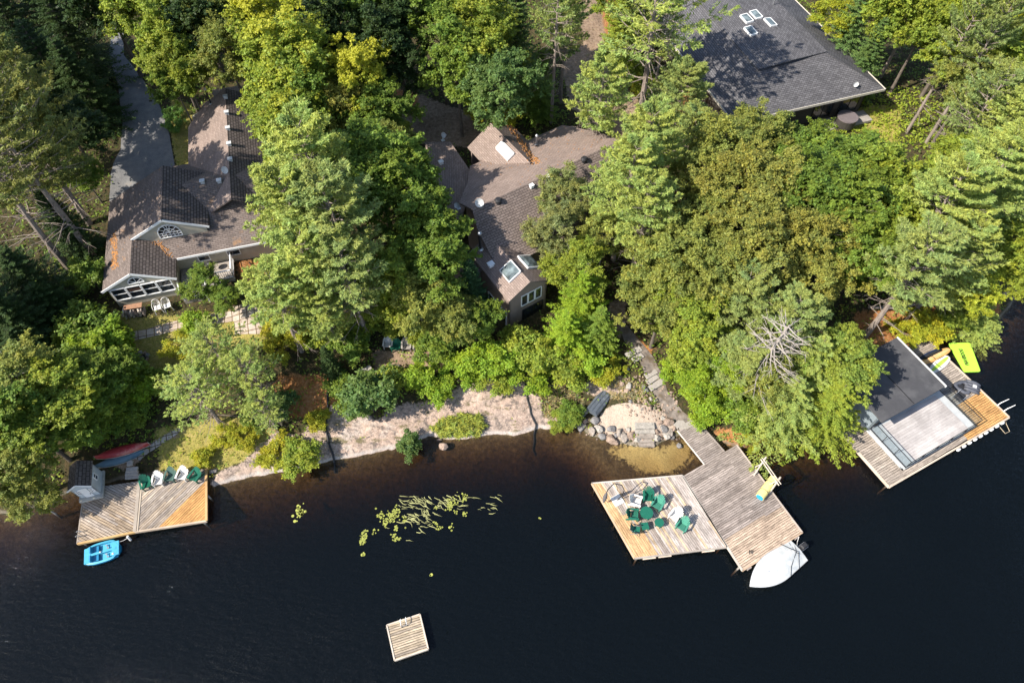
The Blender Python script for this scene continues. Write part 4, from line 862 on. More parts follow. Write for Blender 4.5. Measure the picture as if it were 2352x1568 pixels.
for p,q in (((-.35,-.15),(12.1,-.32)),((12.12,-.3),(12.12,5.9)),((-.38,-.15),(-.38,5.2)),((12.1,5.9),(12.35,8.2))): mb.bar((p[0],p[1],.52),(q[0],q[1],.52),.12,.22,(.55,.45,.36))
mb.build('edge_board',M_BOARDS,RDK)
posts(RDK,[(-.3,0),(4,-.2),(8,-.2),(12,-.2),(12,3),(12,5.8),(-.3,3)])
for i in range(9): m_=MB(); m_.ball((6.6+i*.6,-.40,.42),.24,9,6,(.95,.42,.45)); m_.build('bumper',M_WHITE,RDK,smooth=True)
for yy in (.25,.85):
    q=MB(); q.tube([(12.0,yy,.75),(12.25,yy,.95),(12.75,yy-.1,1.3)],[.04,.035,.02],6); q.build('ladder_rail',M_WHITE,RDK)
BHs=thing('boathouse',(F4.x,F4.y,0),F4.a,'boathouse with a flat black roof and a glass-railed roof terrace over the right dock','boathouse')
zt4=1.15; zr4=3.62
ring(BHs,M_SIDEG,[(1.45,.5),(8.6,.5),(8.6,8.2),(1.45,8.2)],.25,zt4-.12)
boxpart('terrace_floor',plain('terrace_membrane',(.40,.42,.43),.7,.1,3),BHs,((5.0,3.2,zt4-.07),(7.5,5.8,.14)))
mb=MB(); decking(mb,[(2.35,.45),(8.0,.45),(8.0,3.72),(2.35,3.72)],zt4+.045,0,lambda x,y,r:mul((.47,.44,.43),r.uniform(.9,1.08)),seed=13,bw=.2,gap=.012); mb.build('terrace_decking',M_BOARDP,BHs)
ring(BHs,siding('blue_grey_siding',(.22,.26,.29),.2),[(1.3,3.95),(6.85,3.95),(6.85,8.1),(1.3,8.1)],zt4-.1,zr4-.15)
for x in (1.7,3.3,4.9): window(BHs,(x,3.95,1.3),1.3,1.8,cols=1,fr=.06,mat=M_BLACK)
mb=MB(); mb.slab([(.75,3.5,zr4),(7.1,3.5,zr4),(7.1,8.45,zr4+.1),(.75,8.45,zr4+.1)],.16); mb.build('roof',plain('black_membrane',(.06,.06,.066),.8,.12,1.5,bstr=.1,dirt=(.085,.085,.09)),BHs)
mb=MB(); mb.bar((7.14,3.45,zr4-.02),(7.14,8.45,zr4+.08),.07,.2); mb.build('fascia',M_WHITE,BHs); mb=MB(); mb.bar((3.9,3.55,zr4+.02),(3.9,8.4,zr4+.12),.04,.03); mb.build('roof_seam',M_BLACK,BHs)
glz,nt=nmat('railing_glass'); tr=N(nt,'ShaderNodeBsdfTransparent'); tr.inputs[0].default_value=(.90,.93,.94,1); gl=N(nt,'ShaderNodeBsdfGlossy'); gl.inputs['Roughness'].default_value=.05; mx=N(nt,'ShaderNodeMixShader'); mx.inputs[0].default_value=.07; L(nt,tr.outputs[0],mx.inputs[1]); L(nt,gl.outputs[0],mx.inputs[2]); o=N(nt,'ShaderNodeOutputMaterial'); L(nt,mx.outputs[0],o.inputs[0])
def glassrail(parent,p,q,z,n):
    mb=MB(); mb.bar((p[0],p[1],z+1.0),(q[0],q[1],z+1.0),.045,.04); mb.bar((p[0],p[1],z+.08),(q[0],q[1],z+.08),.05,.05)
    for i in range(n+1): t=i/n; x,y=p[0]+(q[0]-p[0])*t,p[1]+(q[1]-p[1])*t; mb.bar((x,y,z),(x,y,z+1.0),.04)
    r=mb.build('railing',M_BLACK,parent); g=MB(); g.bar((p[0],p[1],z+.55),(q[0],q[1],z+.55),.012,.82); g.build('glass_panel',glz,r)
glassrail(BHs,(1.35,.36),(8.65,.36),zt4,5); glassrail(BHs,(1.35,.36),(1.35,3.9),zt4,3); glassrail(BHs,(8.65,.36),(8.65,3.9),zt4,3); glassrail(BHs,(7.2,6.0),(8.65,6.0),zt4,2)
for i in range(3): boxpart('step',M_WOODG,BHs,((8.9+i*.28,5.0,zt4-.12-i*.15),(.3,1.2,.06)))
# ================================================================ chairs
M_GRN=plain('green_plastic',(.012,.12,.075),.4,.12,5,spec=.5); M_LGRN=plain('faded_green_plastic',(.06,.24,.17),.5,.12,5); M_WPL=plain('white_plastic',(.66,.64,.61),.45,.08,5,spec=.5); M_DGRN=plain('grey_green_plastic',(.07,.13,.11),.5,.12,5); M_GWOOD=plain('weathered_chair_wood',(.34,.31,.28),.8,.2,6)
def adir(label,mat,x,y,z,rz,group,s=1.0,name='adirondack_chair'):
    """faces -Y at rz=0"""
    t=thing(name,(x,y,z),rz,label,'chair',group,s)
    mb=MB()
    for i in range(6): mb.box((0,-.3+i*.098,.36-.032*i),(.52,.088,.025),rx=-.3)
    mb.build('seat',mat,t); mb=MB()
    for i in range(7):
        a=(i-3)*.085; h=.82-.035*(i-3)**2; b=Vector((a*.9,.2,.2)); tp=Vector((a*1.25,.2+h*.42,.2+h*.9)); mb.bar(b,tp,.085,.022)
    mb.bar((-.27,.31,.42),(.27,.31,.42),.05,.03); mb.build('backrest',mat,t)
    for sx in (-1,1):
        mb=MB(); mb.box((sx*.34,-.02,.56),(.13,.72,.03)); mb.bar((sx*.34,.26,.55),(sx*.25,.36,.55),.06,.03); mb.build('armrest',mat,t)
        mb=MB(); mb.box((sx*.31,-.31,.27),(.05,.12,.54)); mb.build('leg',mat,t); mb=MB(); mb.bar((sx*.28,-.33,.33),(sx*.27,.48,.03),.1,.035); mb.build('leg',mat,t)
    return t
def placed(uv,z): return W(uv[0],uv[1],z+.45)
g1='adirondack chairs on the left dock'
for uv,m,rz,lb in ((ld(1085,505),M_GRN,.55,'green adirondack chair, leftmost in the row of five on the left dock'),(ld(1225,465),M_WPL,.12,'white adirondack chair second from left in the row on the left dock'),(ld(1372,418),M_DGRN,-.05,'dull grey-green adirondack chair in the middle of the left dock row'),(ld(1515,405),M_WPL,-.12,'white adirondack chair between the dull green and the bright green one'),(ld(1665,418),M_GRN,-.38,'green adirondack chair at the right end of the left dock row')):
    x,y=placed(uv,.6); adir(lb,m,x,y,.605,rz,g1)
g2='chairs on the central dock'
for uv,m,rz,lb in ((ch(735,440),M_GRN,-.1,'dark green adirondack chair at the top of the central dock group'),(ch(935,600),M_LGRN,-.6,'pale green adirondack chair right of the dark green one, facing lower left'),(ch(480,545),M_WPL,1.25,'white adirondack chair seen from the side, nearest the closed parasol'),(ch(420,830),M_GRN,1.45,'dark green adirondack chair drawn up to the big round table'),(ch(1305,850),M_WPL,-.75,'white adirondack chair on the right side of the central dock group'),(ch(1450,1050),M_LGRN,-.6,'pale green adirondack chair lowest on the right of the group')):
    x,y=placed(uv,.6); adir(lb,m,x,y,.605,rz,g2,1.02)
# folding chair
x,y=placed(ch(480,1150),.6); t=thing('folding_chair',(x,y,.605),1.35,'dark green canvas folding chair beside the square footstool','chair',g2)
mb=MB(); mb.slab([(-.26,-.26,.45),(.26,-.26,.45),(.26,.24,.40),(-.26,.24,.40)],.03); mb.build('seat',M_GRN,t); mb=MB(); mb.slab([(-.26,.24,.45),(.26,.24,.45),(.26,.48,.95),(-.26,.48,.95)],.03); mb.build('backrest',M_DGRN,t)
for sx in (-1,1):
    mb=MB(); mb.bar((sx*.28,-.3,.02),(sx*.28,.5,.98),.03); mb.build('leg',M_METAL,t); mb=MB(); mb.bar((sx*.28,.34,.02),(sx*.28,-.26,.66),.03); mb.build('leg',M_METAL,t); mb=MB(); mb.box((sx*.29,0,.67),(.06,.5,.03)); mb.build('armrest',M_BLKP,t)
x,y=W(*ch(665,1075),1.0); t=thing('footstool',(x,y,.605),.15,'square dark green footstool in front of the folding chair','stool')
mb=MB(); mb.box((0,0,.42),(.5,.5,.05)); mb.build('seat',M_GRN,t)
for sx in (-1,1):
    for sy in (-1,1): mb=MB(); mb.box((sx*.2,sy*.2,.2),(.05,.05,.4)); mb.build('leg',M_GRN,t)
def rtable(uv,r,h,label):
    x,y=W(uv[0],uv[1],.6+h); t=thing('round_table',(x,y,.605),0,label,'table','round tables on the central dock'); mb=MB(); mb.cyl((0,0,h-.04),r,.04,24); mb.cyl((0,0,h-.09),r*.93,.05,24); mb.build('tabletop',M_GRN,t)
    for k in range(4): a=k*1.5708+.4; mb=MB(); mb.bar((r*.55*math.cos(a),r*.55*math.sin(a),h-.05),(r*.75*math.cos(a),r*.75*math.sin(a),0),.06); mb.build('leg',M_GRN,t)
rtable(ch(700,790),.46,.62,'large round green plastic table in the middle of the chair group'); rtable(ch(965,995),.33,.5,'small round green side table standing on its own')
# plastic chairs by the cottage
def garden_chair(label,x,y,z,rz,mat,group,s=1):
    t=thing('garden_chair',(x,y,z),rz,label,'chair',group,s); mb=MB(); mb.slab([(-.24,-.25,.44),(.24,-.25,.44),(.21,.22,.41),(-.21,.22,.41)],.035); mb.build('seat',mat,t)
    mb=MB(); n=9
    pts=[(-.24+.48*i/(n-1),.24+.05*math.sin(math.pi*i/(n-1)),.42) for i in range(n)]; tops=[(-.25*math.cos(math.pi*i/(n-1))*1.0,.36+.05*math.sin(math.pi*i/(n-1)),.62+.26*math.sin(math.pi*i/(n-1))) for i in range(n)]
    for i in range(1,n-1): mb.bar(pts[i],tops[i],.03,.015)
    for i in range(n-1): mb.bar(tops[i],tops[i+1],.04,.02)
    mb.build('backrest',mat,t)
    for sx in (-1,1):
        mb=MB(); mb.tube([(sx*.25,.36,.63),(sx*.29,.1,.66),(sx*.28,-.22,.65),(sx*.26,-.27,.55)],.022,6); mb.build('armrest',mat,t)
        for sy in (-1,1): mb=MB(); mb.bar((sx*.23,sy*.23,.43),(sx*.28,sy*.3,0),.045); mb.build('leg',mat,t)
    return t
for uv,rz,lb in ((hz(860,800),.45,'white plastic garden chair, left of the two at the cottage wall'),(hz(1000,770),.5,'cream plastic garden chair, right of the two at the cottage wall')):
    x,y,z=G(uv[0],uv[1]+7); garden_chair(lb,x,y,z,rz,M_WPL,'plastic chairs at the cottage wall',1.12)
pz=lambda x,y:((1300+x/5.88)/1.63265,(1220+y/5.88)/1.63265)
for uv,m,lb in ((pz(930,420),M_WPL,'white chair at the left end of the clearing among the bushes'),(pz(1100,480),M_GRN,'dark green chair beside the white one in the clearing'),(pz(1330,470),M_GWOOD,'grey wooden chair third along the clearing edge'),(pz(1590,480),M_GWOOD,'grey wooden chair at the right end of the clearing, half in leaves')):
    x,y,z=G(uv[0],uv[1]+4); adir(lb,m,x,y,z+.03,RN.uniform(-.1,.1),'chairs in the clearing',1.0)
# ================================================================ parasol
x,y=W(*dk(300,460),.6); t=thing('closed_parasol',(x,y,.605),0,'closed grey cantilever parasol hanging from a curved black frame on a white base','parasol')
mb=MB(); mb.box((0,0,.05),(.75,.75,.1),rz=.5); mb.build('base',M_WPL,t)
tx_,ty_=W(*dk(180,430),1.9); dx_,dy_=tx_-x,ty_-y
mb=MB(); mb.tube([(0,0,.1),(.22,.02,.9),(.28,.1,1.7),(.05,.25,2.3),(dx_*.5,.3,2.45),(dx_*.9,dy_*.7+.1,2.35),(dx_,dy_,2.15)],.035,8); mb.tube([(.25,.03,1.0),(-.2,.1,1.8),(dx_*.35,.26,2.4)],.02,6); mb.build('frame',M_BLACK,t)
mb=MB(); mb.tube([(dx_,dy_,2.2),(dx_,dy_,1.95),(dx_,dy_,1.3),(dx_,dy_,.75),(dx_,dy_,.35)],[.03,.1,.16,.12,.03],9); mb.build('canopy',plain('grey_canvas',(.13,.12,.12),.9,.2,5),t)
# ================================================================ rack with pole rails + yellow roll
t=thing('pole_rack',(0,0,0),0,'driftwood pole rack with crossed posts on the edge of the central dock','rack')
def pw3(uv,z): p=W(*uv,z); return (p[0],p[1],z)
for b0,t0,b1,t1 in ((dk(1640,212),dk(1758,35),dk(1700,185),dk(1705,60)),(dk(1788,388),dk(1898,232),dk(1830,330),dk(1870,262))):
    mb=MB(); mb.tube([pw3(b0,.6),pw3(t0,2.9)],.065,7); mb.build('post',M_DRIFT,t)
mb=MB(); mb.tube([pw3(dk(1706,55),2.6),pw3(dk(1885,312),2.6)],.045,7); mb.build('rail',M_DRIFT,t); mb=MB(); mb.tube([pw3(dk(1722,42),2.65),pw3(dk(1905,300),2.65)],.04,7); mb.build('rail',M_DRIFT,t)
for a_,b_ in ((dk(1650,132),dk(1770,75)),(dk(1795,300),dk(1900,250))): mb=MB(); mb.tube([pw3(a_,1.6),pw3(b_,2.3)],.04,6); mb.build('brace',M_DRIFT,t)
p=W(*dk(1695,430),.95); q=W(*dk(1838,245),.95); t=thing('foam_mat_roll',(0,0,0),0,'rolled yellow floating mat with blue core lying on the central dock','float')
P0=Vector((p[0],p[1],.95)); P1=Vector((q[0],q[1],.95)); mb=MB(); ax=(P1-P0).normalized(); sd=Vector((-ax.y,ax.x,0)); up=Vector((0,0,1)); rows=[]
for i in range(40):
    a=i*.42; r_=.33-.0025*i*1.6; off=sd*math.cos(a)*r_+up*math.sin(a)*r_; rows.append([P0+off,P0.lerp(P1,.5)+off*1.03,P1+off])
mb.grid(rows); mb.tube([P0+ax*.02,P1-ax*.02],.31,18); mb.build('mat',plain('yellow_foam',(.72,.62,.24),.7,.12,5),t,smooth=False)
mb=MB(); mb.tube([P0-ax*.015,P0+ax*.05],.27,18); mb.build('core',plain('blue_foam',(.03,.30,.48),.6,.1,5),t)
for f in (.3,.72):
    mb=MB(); pts=[P0.lerp(P1,f)+sd*math.cos(a*.5)*.345+up*math.sin(a*.5)*.345 for a in range(14)]; mb.tube(pts,.012,5); mb.build('strap',M_BLKP,t)
# ================================================================ boats
def loft(mb,secs,closed=False):
    mb.grid(secs,closed)
def hull_sections(Ln,Bm,Hh,n=14,flat=.3,bowp=2.2,z0=-.25,rake=.35,stern=.85):
    S=[]
    for i in range(n+1):
        t=i/n; x=-Ln/2+Ln*t  # stern -> bow
        w=Bm/2*(stern+(1-stern)*min(1,t*2.2))*(1-max(0,(t-.45)/.55)**bowp); sh=Hh*(1+.18*t*t); xr=rake*max(0,(t-.7)/.3)
        row=[]
        for k in range(9):
            a=math.pi*k/8; yy=math.cos(a); q=abs(yy)**.6*(1 if yy>0 else -1); zz=z0+(sh-z0)*(1-math.sin(a))**.9
            row.append((x-(xr*(1-(zz-z0)/(sh-z0)) if t>.7 else 0),w*q,zz))
        S.append(row)
    return S
M_HULL=plain('white_gelcoat',(.66,.67,.68),.25,.05,3,spec=.6); 
bow=W(*dk(1592,1305),.5); st=W(*dk(2075,945),.5); ang=math.atan2(bow[1]-st[1],bow[0]-st[0]); Lb=math.hypot(bow[0]-st[0],bow[1]-st[1])
t=thing('motorboat',((bow[0]+st[0])/2+.28*math.sin(ang)*0,(bow[1]+st[1])/2,.02),ang,'white motorboat under a tight white cover, moored to the central dock','boat')
S=hull_sections(Lb,1.95,.55,16); mb=MB(); loft(mb,S); mb.face([p for p in S[0]]); mb.build('hull',M_HULL,t,smooth=True)
mb=MB(); rows=[]
for i,row in enumerate(S):
    tt=i/16; w=abs(row[0][1]); z=row[0][2]; hgt=.36*math.sin(min(1,tt*1.6+.15)*2.2)*(1-tt)**.4+.06; pk=[]
    for k in range(13):
        u=-1+2*k/12; tent=(1-abs(u))**1.15*.55+(1-u*u)*.45; pk.append((row[0][0],u*(w+.02),z+.015+hgt*tent+.02*math.sin(k*2.1+i*1.3)*(1-u*u)))
    rows.append(pk)
ff=MB(); ff.grid(rows[10:]); ff.build('foredeck',M_HULL,t,smooth=True); mb.grid(rows[:11]); cv,nt=nmat('boat_cover'); v=coords(nt); n=noise(nt,v,2.2,5,.6); finish(nt,ramp(nt,n.outputs[0],[(.3,(.36,.385,.39)),(.6,(.50,.51,.51))]),.65,n.outputs[0],.6,.06); mb.build('cover',cv,t,smooth=True)
mb=MB()
for row0,row1 in zip(S[:-1],S[1:]):
    for k in (0,8): mb.bar((row0[k][0],row0[k][1]*1.01,row0[k][2]),(row1[k][0],row1[k][1]*1.01,row1[k][2]),.05,.05)
mb.build('rub_rail',plain('grey_rubber',(.3,.31,.32),.6,.1,5),t)
mb=MB(); mb.ball((Lb*.14,-.02,.86),.05,8,6); mb.build('cleat',M_METAL,t)
m_=MB(); m_.box((-Lb/2-.42,0,.62),(.62,.4,.42),taper=.8); m_.box((-Lb/2-.4,0,.86),(.5,.32,.1),taper=.7); mo=m_.build('outboard_motor',M_BLKP,t); m_=MB(); m_.box((-Lb/2-.3,0,.1),(.16,.12,.8)); m_.box((-Lb/2-.42,0,.5),(.64,.42,.05)); m_.build('mount',M_METAL,mo)
for pts in ([(-Lb*.33,-.98,.57),(-Lb*.38,-.3,.86),(-Lb*.44,.1,.88),(-Lb*.3,.95,.58)],[(-Lb*.5,-.5,.62),(-Lb*.42,.0,.86),(-Lb*.2,.55,.8),(-Lb*.12,.98,.6)],[(-Lb*.5,.4,.62),(-Lb*.4,.05,.86),(-Lb*.45,-.75,.6)]):
    mb=MB(); mb.tube(pts,.018,5); mb.build('strap',M_BLKP,t)
p=W(*dk(2080,815),.65); mb=MB(); q=W(*dk(2060,905),.6); mb.tube([(p[0],p[1],.66),((p[0]+q[0])/2,(p[1]+q[1])/2,.5),(q[0],q[1],.62)],.018,5); tag(mb.build('mooring_rope',M_WPL),'pale mooring rope from the dock corner to the white motorboat','rope')
# pedal boat
M_BLUE=plain('pedal_boat_blue',(.015,.20,.38),.35,.12,3,spec=.5); M_LBLUE=plain('pedal_boat_pale_blue',(.07,.36,.53),.4,.12,3)
cpx=W(*ld(572,1315),.3); t=thing('pedal_boat',(cpx[0],cpx[1],.0),math.radians(18),'turquoise pedal boat tied to the outer edge of the left dock','boat')
Lp,Bp=2.3,1.5; S=[]
for i in range(13):
    tt=i/12; x=-Lp/2+Lp*tt; w=Bp/2*(1-.35*abs(2*tt-1)**3)*(1 if tt<.8 else 1-.5*((tt-.8)/.2)**2); S.append([(x,w*1.0,.32),(x,w*.98,.1),(x,w*.8,-.12),(x,0,-.15),(x,-w*.8,-.12),(x,-w*.98,.1),(x,-w,.32)])
mb=MB(); mb.grid(S); mb.face(S[0]); mb.face(S[-1][::-1]); mb.build('hull',M_BLUE,t,smooth=False)
mb=MB()
for i in range(12):
    a,b=S[i],S[i+1]
    for s0 in (1,-1):
        k=0 if s0>0 else 6; mb.add([a[k],b[k],(b[k][0],b[k][1]-s0*.14,.36),(a[k][0],a[k][1]-s0*.14,.36)],[(0,1,2,3)])
        mb.add([(a[k][0],a[k][1]-s0*.14,.36),(b[k][0],b[k][1]-s0*.14,.36),(b[k][0],b[k][1]-s0*.16,.14),(a[k][0],a[k][1]-s0*.16,.14)],[(0,1,2,3)])
mb.box((0,0,.3),(1.9,.16,.14)); mb.box((-Lp/2+.22,0,.3),(.42,1.1,.16)); mb.box((Lp/2-.25,0,.28),(.46,1.0,.14)); mb.box((.0,0,.12),(2.0,1.2,.05)); mb.build('deck',M_LBLUE,t)
for sy in (.32,-.32):
    mb=MB(); mb.box((-.42,sy,.28),(.42,.42,.08)); mb.box((-.66,sy,.42),(.1,.42,.32),ry=-.25); mb.build('seat',M_BLUE,t)
    mb=MB(); mb.bar((.32,sy-.14,.24),(.32,sy+.14,.24),.04); mb.box((.38,sy-.12,.26),(.14,.08,.03)); mb.box((.26,sy+.12,.26),(.14,.08,.03)); mb.build('pedals',M_METAL,t)
mb=MB(); mb.ball((.75,-.35,.3),.1,8,6); mb.ball((-.05,.0,.42),.06,8,6); mb.build('steering_lever',M_WPL,t)
p=W(*ld(880,1135),.5); q=W(*ld(755,1200),.3); mb=MB(); mb.tube([(p[0],p[1],.45),((p[0]+q[0])/2,(p[1]+q[1])/2,.25),(q[0],q[1],.3)],.015,5); tag(mb.build('mooring_rope',M_WPL),'thin rope tying the turquoise pedal boat to the left dock','rope')
mb=MB(); mb.tube([(p[0]-.04,p[1]+.02,.55),(p[0]+.04,p[1]-.1,.12)],.085,9); tag(mb.build('fender',M_WPL),'white boat fender hanging off the left dock edge','fender')
# canoes
def canoe(label,c,rz,z,mat,Lc=4.6,B=.85,tilt=0,gun=None):
    t=thing('canoe',(c[0],c[1],z),rz,label,'canoe','canoes beside the little shed'); rows=[];
    for i in range(21):
        tt=-1+2*i/20; w=B/2*(1-abs(tt)**2.3)+.012; top=.34+.0*tt; row=[]
        for k in range(9):
            a=math.pi*k/8; row.append((tt*Lc/2*(1-.02*math.sin(a)),w*math.cos(a),(math.sin(a)**.8)*top*(1-.12*tt*tt)-(.16*abs(tt)**5)*(1-math.sin(a))))
        rows.append(row)
    mb=MB(); mb.grid(rows); mb.build('hull',mat,t,smooth=True); mb=MB()
    for k in (0,8):
        for r0,r1_ in zip(rows[:-1],rows[1:]): mb.bar(r0[k],r1_[k],.03,.04)
    mb.build('gunwale',gun or M_DRIFT,t)
    mb=MB(); mb.bar((-Lc/2*.98,0,.05),(-Lc/2*.98,0,.3),.04); mb.bar((Lc/2*.98,0,.05),(Lc/2*.98,0,.3),.04); mb.build('stem_band',gun or M_DRIFT,t); return t
a_=G(*ld(520,190)); b_=G(*ld(1150,15)); az=math.atan2(b_[1]-a_[1],b_[0]-a_[0]); L1=math.hypot(b_[0]-a_[0],b_[1]-a_[1])
canoe('upturned red canoe lying on the bank above the little shed',((a_[0]+b_[0])/2+.1,(a_[1]+b_[1])/2-.3),az,max(a_[2],b_[2])+.22,plain('red_hull',(.36,.035,.04),.4,.2,2,dirt=(.45,.16,.12),spec=.5),L1,.8)
c2=W(*ld(760,215),1.3); canoe('blue-grey canoe lying just below the red one',(c2[0]-.15,c2[1]+.22),az+.06,tz(*c2)+.1,plain('blue_hull',(.10,.17,.22),.5,.2,2),3.6,.75)
# ================================================================ little shed
sb=W(*ld(335,690),.7); sr=W(*ld(570,632),.7); sa=math.atan2(sr[1]-sb[1],sr[0]-sb[0]); sw=math.hypot(sr[0]-sb[0],sr[1]-sb[1])
t=thing('playhouse_shed',(sb[0],sb[1],.62),sa,'little pale grey shed with brown roof at the corner of the left dock','shed'); hw,dp,eh=sw,1.75,1.85; pk=eh+.5
SG=plain('shed_floor',(.42,.40,.36),.8,.2,4)
boxpart('plinth',SG,t,((hw/2,dp/2-.1,.1),(hw+.25,dp+.35,.2)))
wallpoly('wall',M_SIDEG,t,[(0,0,.2),(hw,0,.2),(hw,0,eh),(hw/2,0,pk),(0,0,eh)],.06,0,1); wallpoly('wall',M_SIDEG,t,[(hw,0,.2),(hw,dp,.2),(hw,dp,eh),(hw,0,eh)],.06,-1,0); wallpoly('wall',M_SIDEG,t,[(0,0,.2),(0,dp,.2),(0,dp,eh),(0,0,eh)],.06,1,0); wallpoly('wall',M_SIDEG,t,[(0,dp,.2),(hw,dp,.2),(hw,dp,eh),(hw/2,dp,pk),(0,dp,eh)],.06,0,-1)
rf('roof',M_SH1,t,[[(hw/2,-.12,pk+.04),(hw+.1,-.12,eh-.03),(hw+.1,dp+.12,eh-.03),(hw/2,dp+.12,pk+.04)],[(hw/2,-.12,pk+.04),(-.12,-.12,eh-.06),(-.12,dp+.12,eh-.06),(hw/2,dp+.12,pk+.04)]],.05)
mb=MB(); mb.bar((-.14,-.14,eh-.07),(hw/2,-.14,pk+.02),.04,.12); mb.bar((hw/2,-.14,pk+.02),(hw+.12,-.14,eh-.05),.04,.12); mb.build('fascia',M_WHITE,t)
mb=MB(); mb.box((hw*.5,-.035,.9),(.55,.04,1.35)); dr=mb.build('door',M_WHITE,t); mb=MB(); mb.box((hw*.5+.2,-.075,.7),(.04,.04,.08)); mb.build('handle',M_BLACK,dr)
window(t,(hw*.12,0,.8),.26,.55,cols=2,rows=2,fr=.05,thin=.02); window(t,(hw*.78,0,.8),.22,.55,cols=2,rows=2,fr=.05,thin=.02); window(t,(hw,.75,.85),.36,.6,ax=(0,1),out=(1,0),cols=1,rows=2,fr=.06,thin=.03)
# ================================================================ floating mat, boards, tubes by the boathouse
cr=[W(*fm(x,y),.1) for x,y in ((875,310),(1330,305),(1555,910),(1215,920))]
mb=MB(); cc=[(sum(p[0] for p in cr)/4,sum(p[1] for p in cr)/4)][0]
rp=[]
for i in range(4):
    p=Vector(cr[i]); a=Vector(cr[i-1]); b=Vector(cr[(i+1)%4]); e1=(a-p).normalized()*.16; e2=(b-p).normalized()*.16
    for k in range(5): s_=k/4; rp.append(tuple((p+e1)*(1-s_)**2+p*2*s_*(1-s_)+(p+e2)*s_*s_))
mb.slab([(p[0],p[1],.11) for p in rp],.1)
t=thing('floating_mat',(0,0,0),0,'lime green floating water mat with black lettering, beside the boathouse dock','float'); mb.build('mat',plain('lime_foam',(.42,.78,.07),.55,.04,3,bstr=.05),t)
try:
    cu=bpy.data.curves.new('lettering','FONT'); cu.body='BEAVERDOG'; cu.size=1.0; cu.align_x='CENTER'; cu.align_y='CENTER'; cu.extrude=.003; cu.shear=.25; cu.offset=.045
    o=bpy.data.objects.new('lettering',cu); C.objects.link(o); bpy.context.view_layer.update()
    me=bpy.data.meshes.new_from_object(o.evaluated_get(bpy.context.evaluated_depsgraph_get())); bpy.data.objects.remove(o)
    o=bpy.data.objects.new('lettering',me); C.objects.link(o); me.materials.append(plain('black_ink',(.01,.01,.01),.6,.05,5)); o.parent=t
    a=W(*fm(1280,790),.1); b=W(*fm(1130,440),.1); wid=math.hypot(b[0]-a[0],b[1]-a[1]); o.location=((a[0]+b[0])/2,(a[1]+b[1])/2,.122); o.rotation_euler=(0,0,math.atan2(b[1]-a[1],b[0]-a[0])); w0=max(v.co.x for v in me.vertices)-min(v.co.x for v in me.vertices); o.scale=(wid/w0,wid/w0*1.45,1)
except Exception as ex: print('text',ex)
def sup(label,a,b,w,mat,stripe,cat='paddleboard',z=.68):
    a=W(*a,z);b=W(*b,z); Ln=math.hypot(b[0]-a[0],b[1]-a[1]); t=thing('paddleboard',((a[0]+b[0])/2,(a[1]+b[1])/2,z),math.atan2(b[1]-a[1],b[0]-a[0]),label,cat,'boards on the boathouse dock'); n=24; P=[]
    for i in range(n): th=6.283*i/n; P.append((Ln/2*math.cos(th),w/2*abs(math.sin(th))**.75*(1 if math.sin(th)>0 else -1),.05))
    mb=MB(); mb.slab(P,.1); mb.build('board',mat,t); mb=MB(); mb.slab([(p[0]*.93,p[1]*.38,.056) for p in P],.01); mb.build('deck_pad',stripe,t); mb=MB(); mb.box((-Ln*.1,0,.07),(.04,w*.8,.02)); mb.build('handle',M_BLKP,t)
sup('white and lime striped paddleboard lying on the boathouse dock',fm(500,920),fm(880,600),.8,M_WPL,plain('lime_stripe',(.38,.62,.08),.5,.15,4))
sup('orange wooden-look paddleboard above the lime striped one',fm(315,735),fm(900,440),.68,plain('orange_board',(.62,.34,.12),.45,.15,4),plain('orange_pad',(.66,.42,.2),.6,.15,4))
sup('dark navy paddleboard lying behind the orange one',fm(290,650),fm(740,450),.55,plain('navy_board',(.015,.025,.06),.5,.15,4),M_BLKP)
M_TUBE=plain('grey_vinyl',(.085,.09,.11),.55,.15,5)
def torus(mb,c,R_,r,n=20,m=8,sz=.8,jit=0):
    rows=[]
    for i in range(n):
        a=6.283*i/n; rr=R_*(1+jit*math.sin(3*a)); rows.append([(c[0]+(rr+r*math.cos(6.283*k/m))*math.cos(a),c[1]+(rr+r*math.cos(6.283*k/m))*math.sin(a),c[2]+r*sz*math.sin(6.283*k/m)) for k in range(m)])
    rows.append(rows[0]); mb.grid(rows,True)
p=W(*fm(1170,1240),.75); t=thing('towable_tube',(p[0],p[1],.62),.3,'collapsed dark grey towable tube on the boathouse dock, left of two','float','dark inflatables on the boathouse dock'); mb=MB(); torus(mb,(0,0,.16),.48,.17,jit=.15); mb.build('tube',M_TUBE,t,smooth=True); mb=MB(); mb.ball((0,0,.08),.4,12,5,(1,1,.2)); mb.build('seat_cover',M_BLKP,t,smooth=True)
p=W(*fm(1370,1240),.75); t=thing('towable_tube',(p[0],p[1],.62),-.5,'dark grey ribbed towable float at the outer dock edge, right of two','float','dark inflatables on the boathouse dock'); mb=MB()
for i in range(4): mb.tube([(-.55,-.42+.28*i,.16),(-.2,-.42+.28*i,.2),(.2,-.4+.28*i,.2),(.55,-.42+.28*i,.16)],[.1,.15,.15,.1],8)
mb.build('tube',M_TUBE,t,smooth=True); mb=MB(); mb.box((.1,0,.36),(.3,.3,.02)); mb.build('badge',M_DISH,t)
p=W(*fm(1100,1450),.8); t=thing('deck_chair',(p[0],p[1],.62),2.2,'black folded deck chair lying beside the dark tubes','chair'); mb=MB(); mb.slab([(-.3,-.4,.3),(.3,-.4,.3),(.3,.4,.22),(-.3,.4,.22)],.03); mb.build('seat',M_BLKP,t); mb=MB()
for sx in (-1,1): mb.bar((sx*.32,-.6,.02),(sx*.32,.5,.5),.035); mb.bar((sx*.32,.5,.02),(sx*.32,-.5,.5),.035)
mb.build('frame',M_METAL,t)
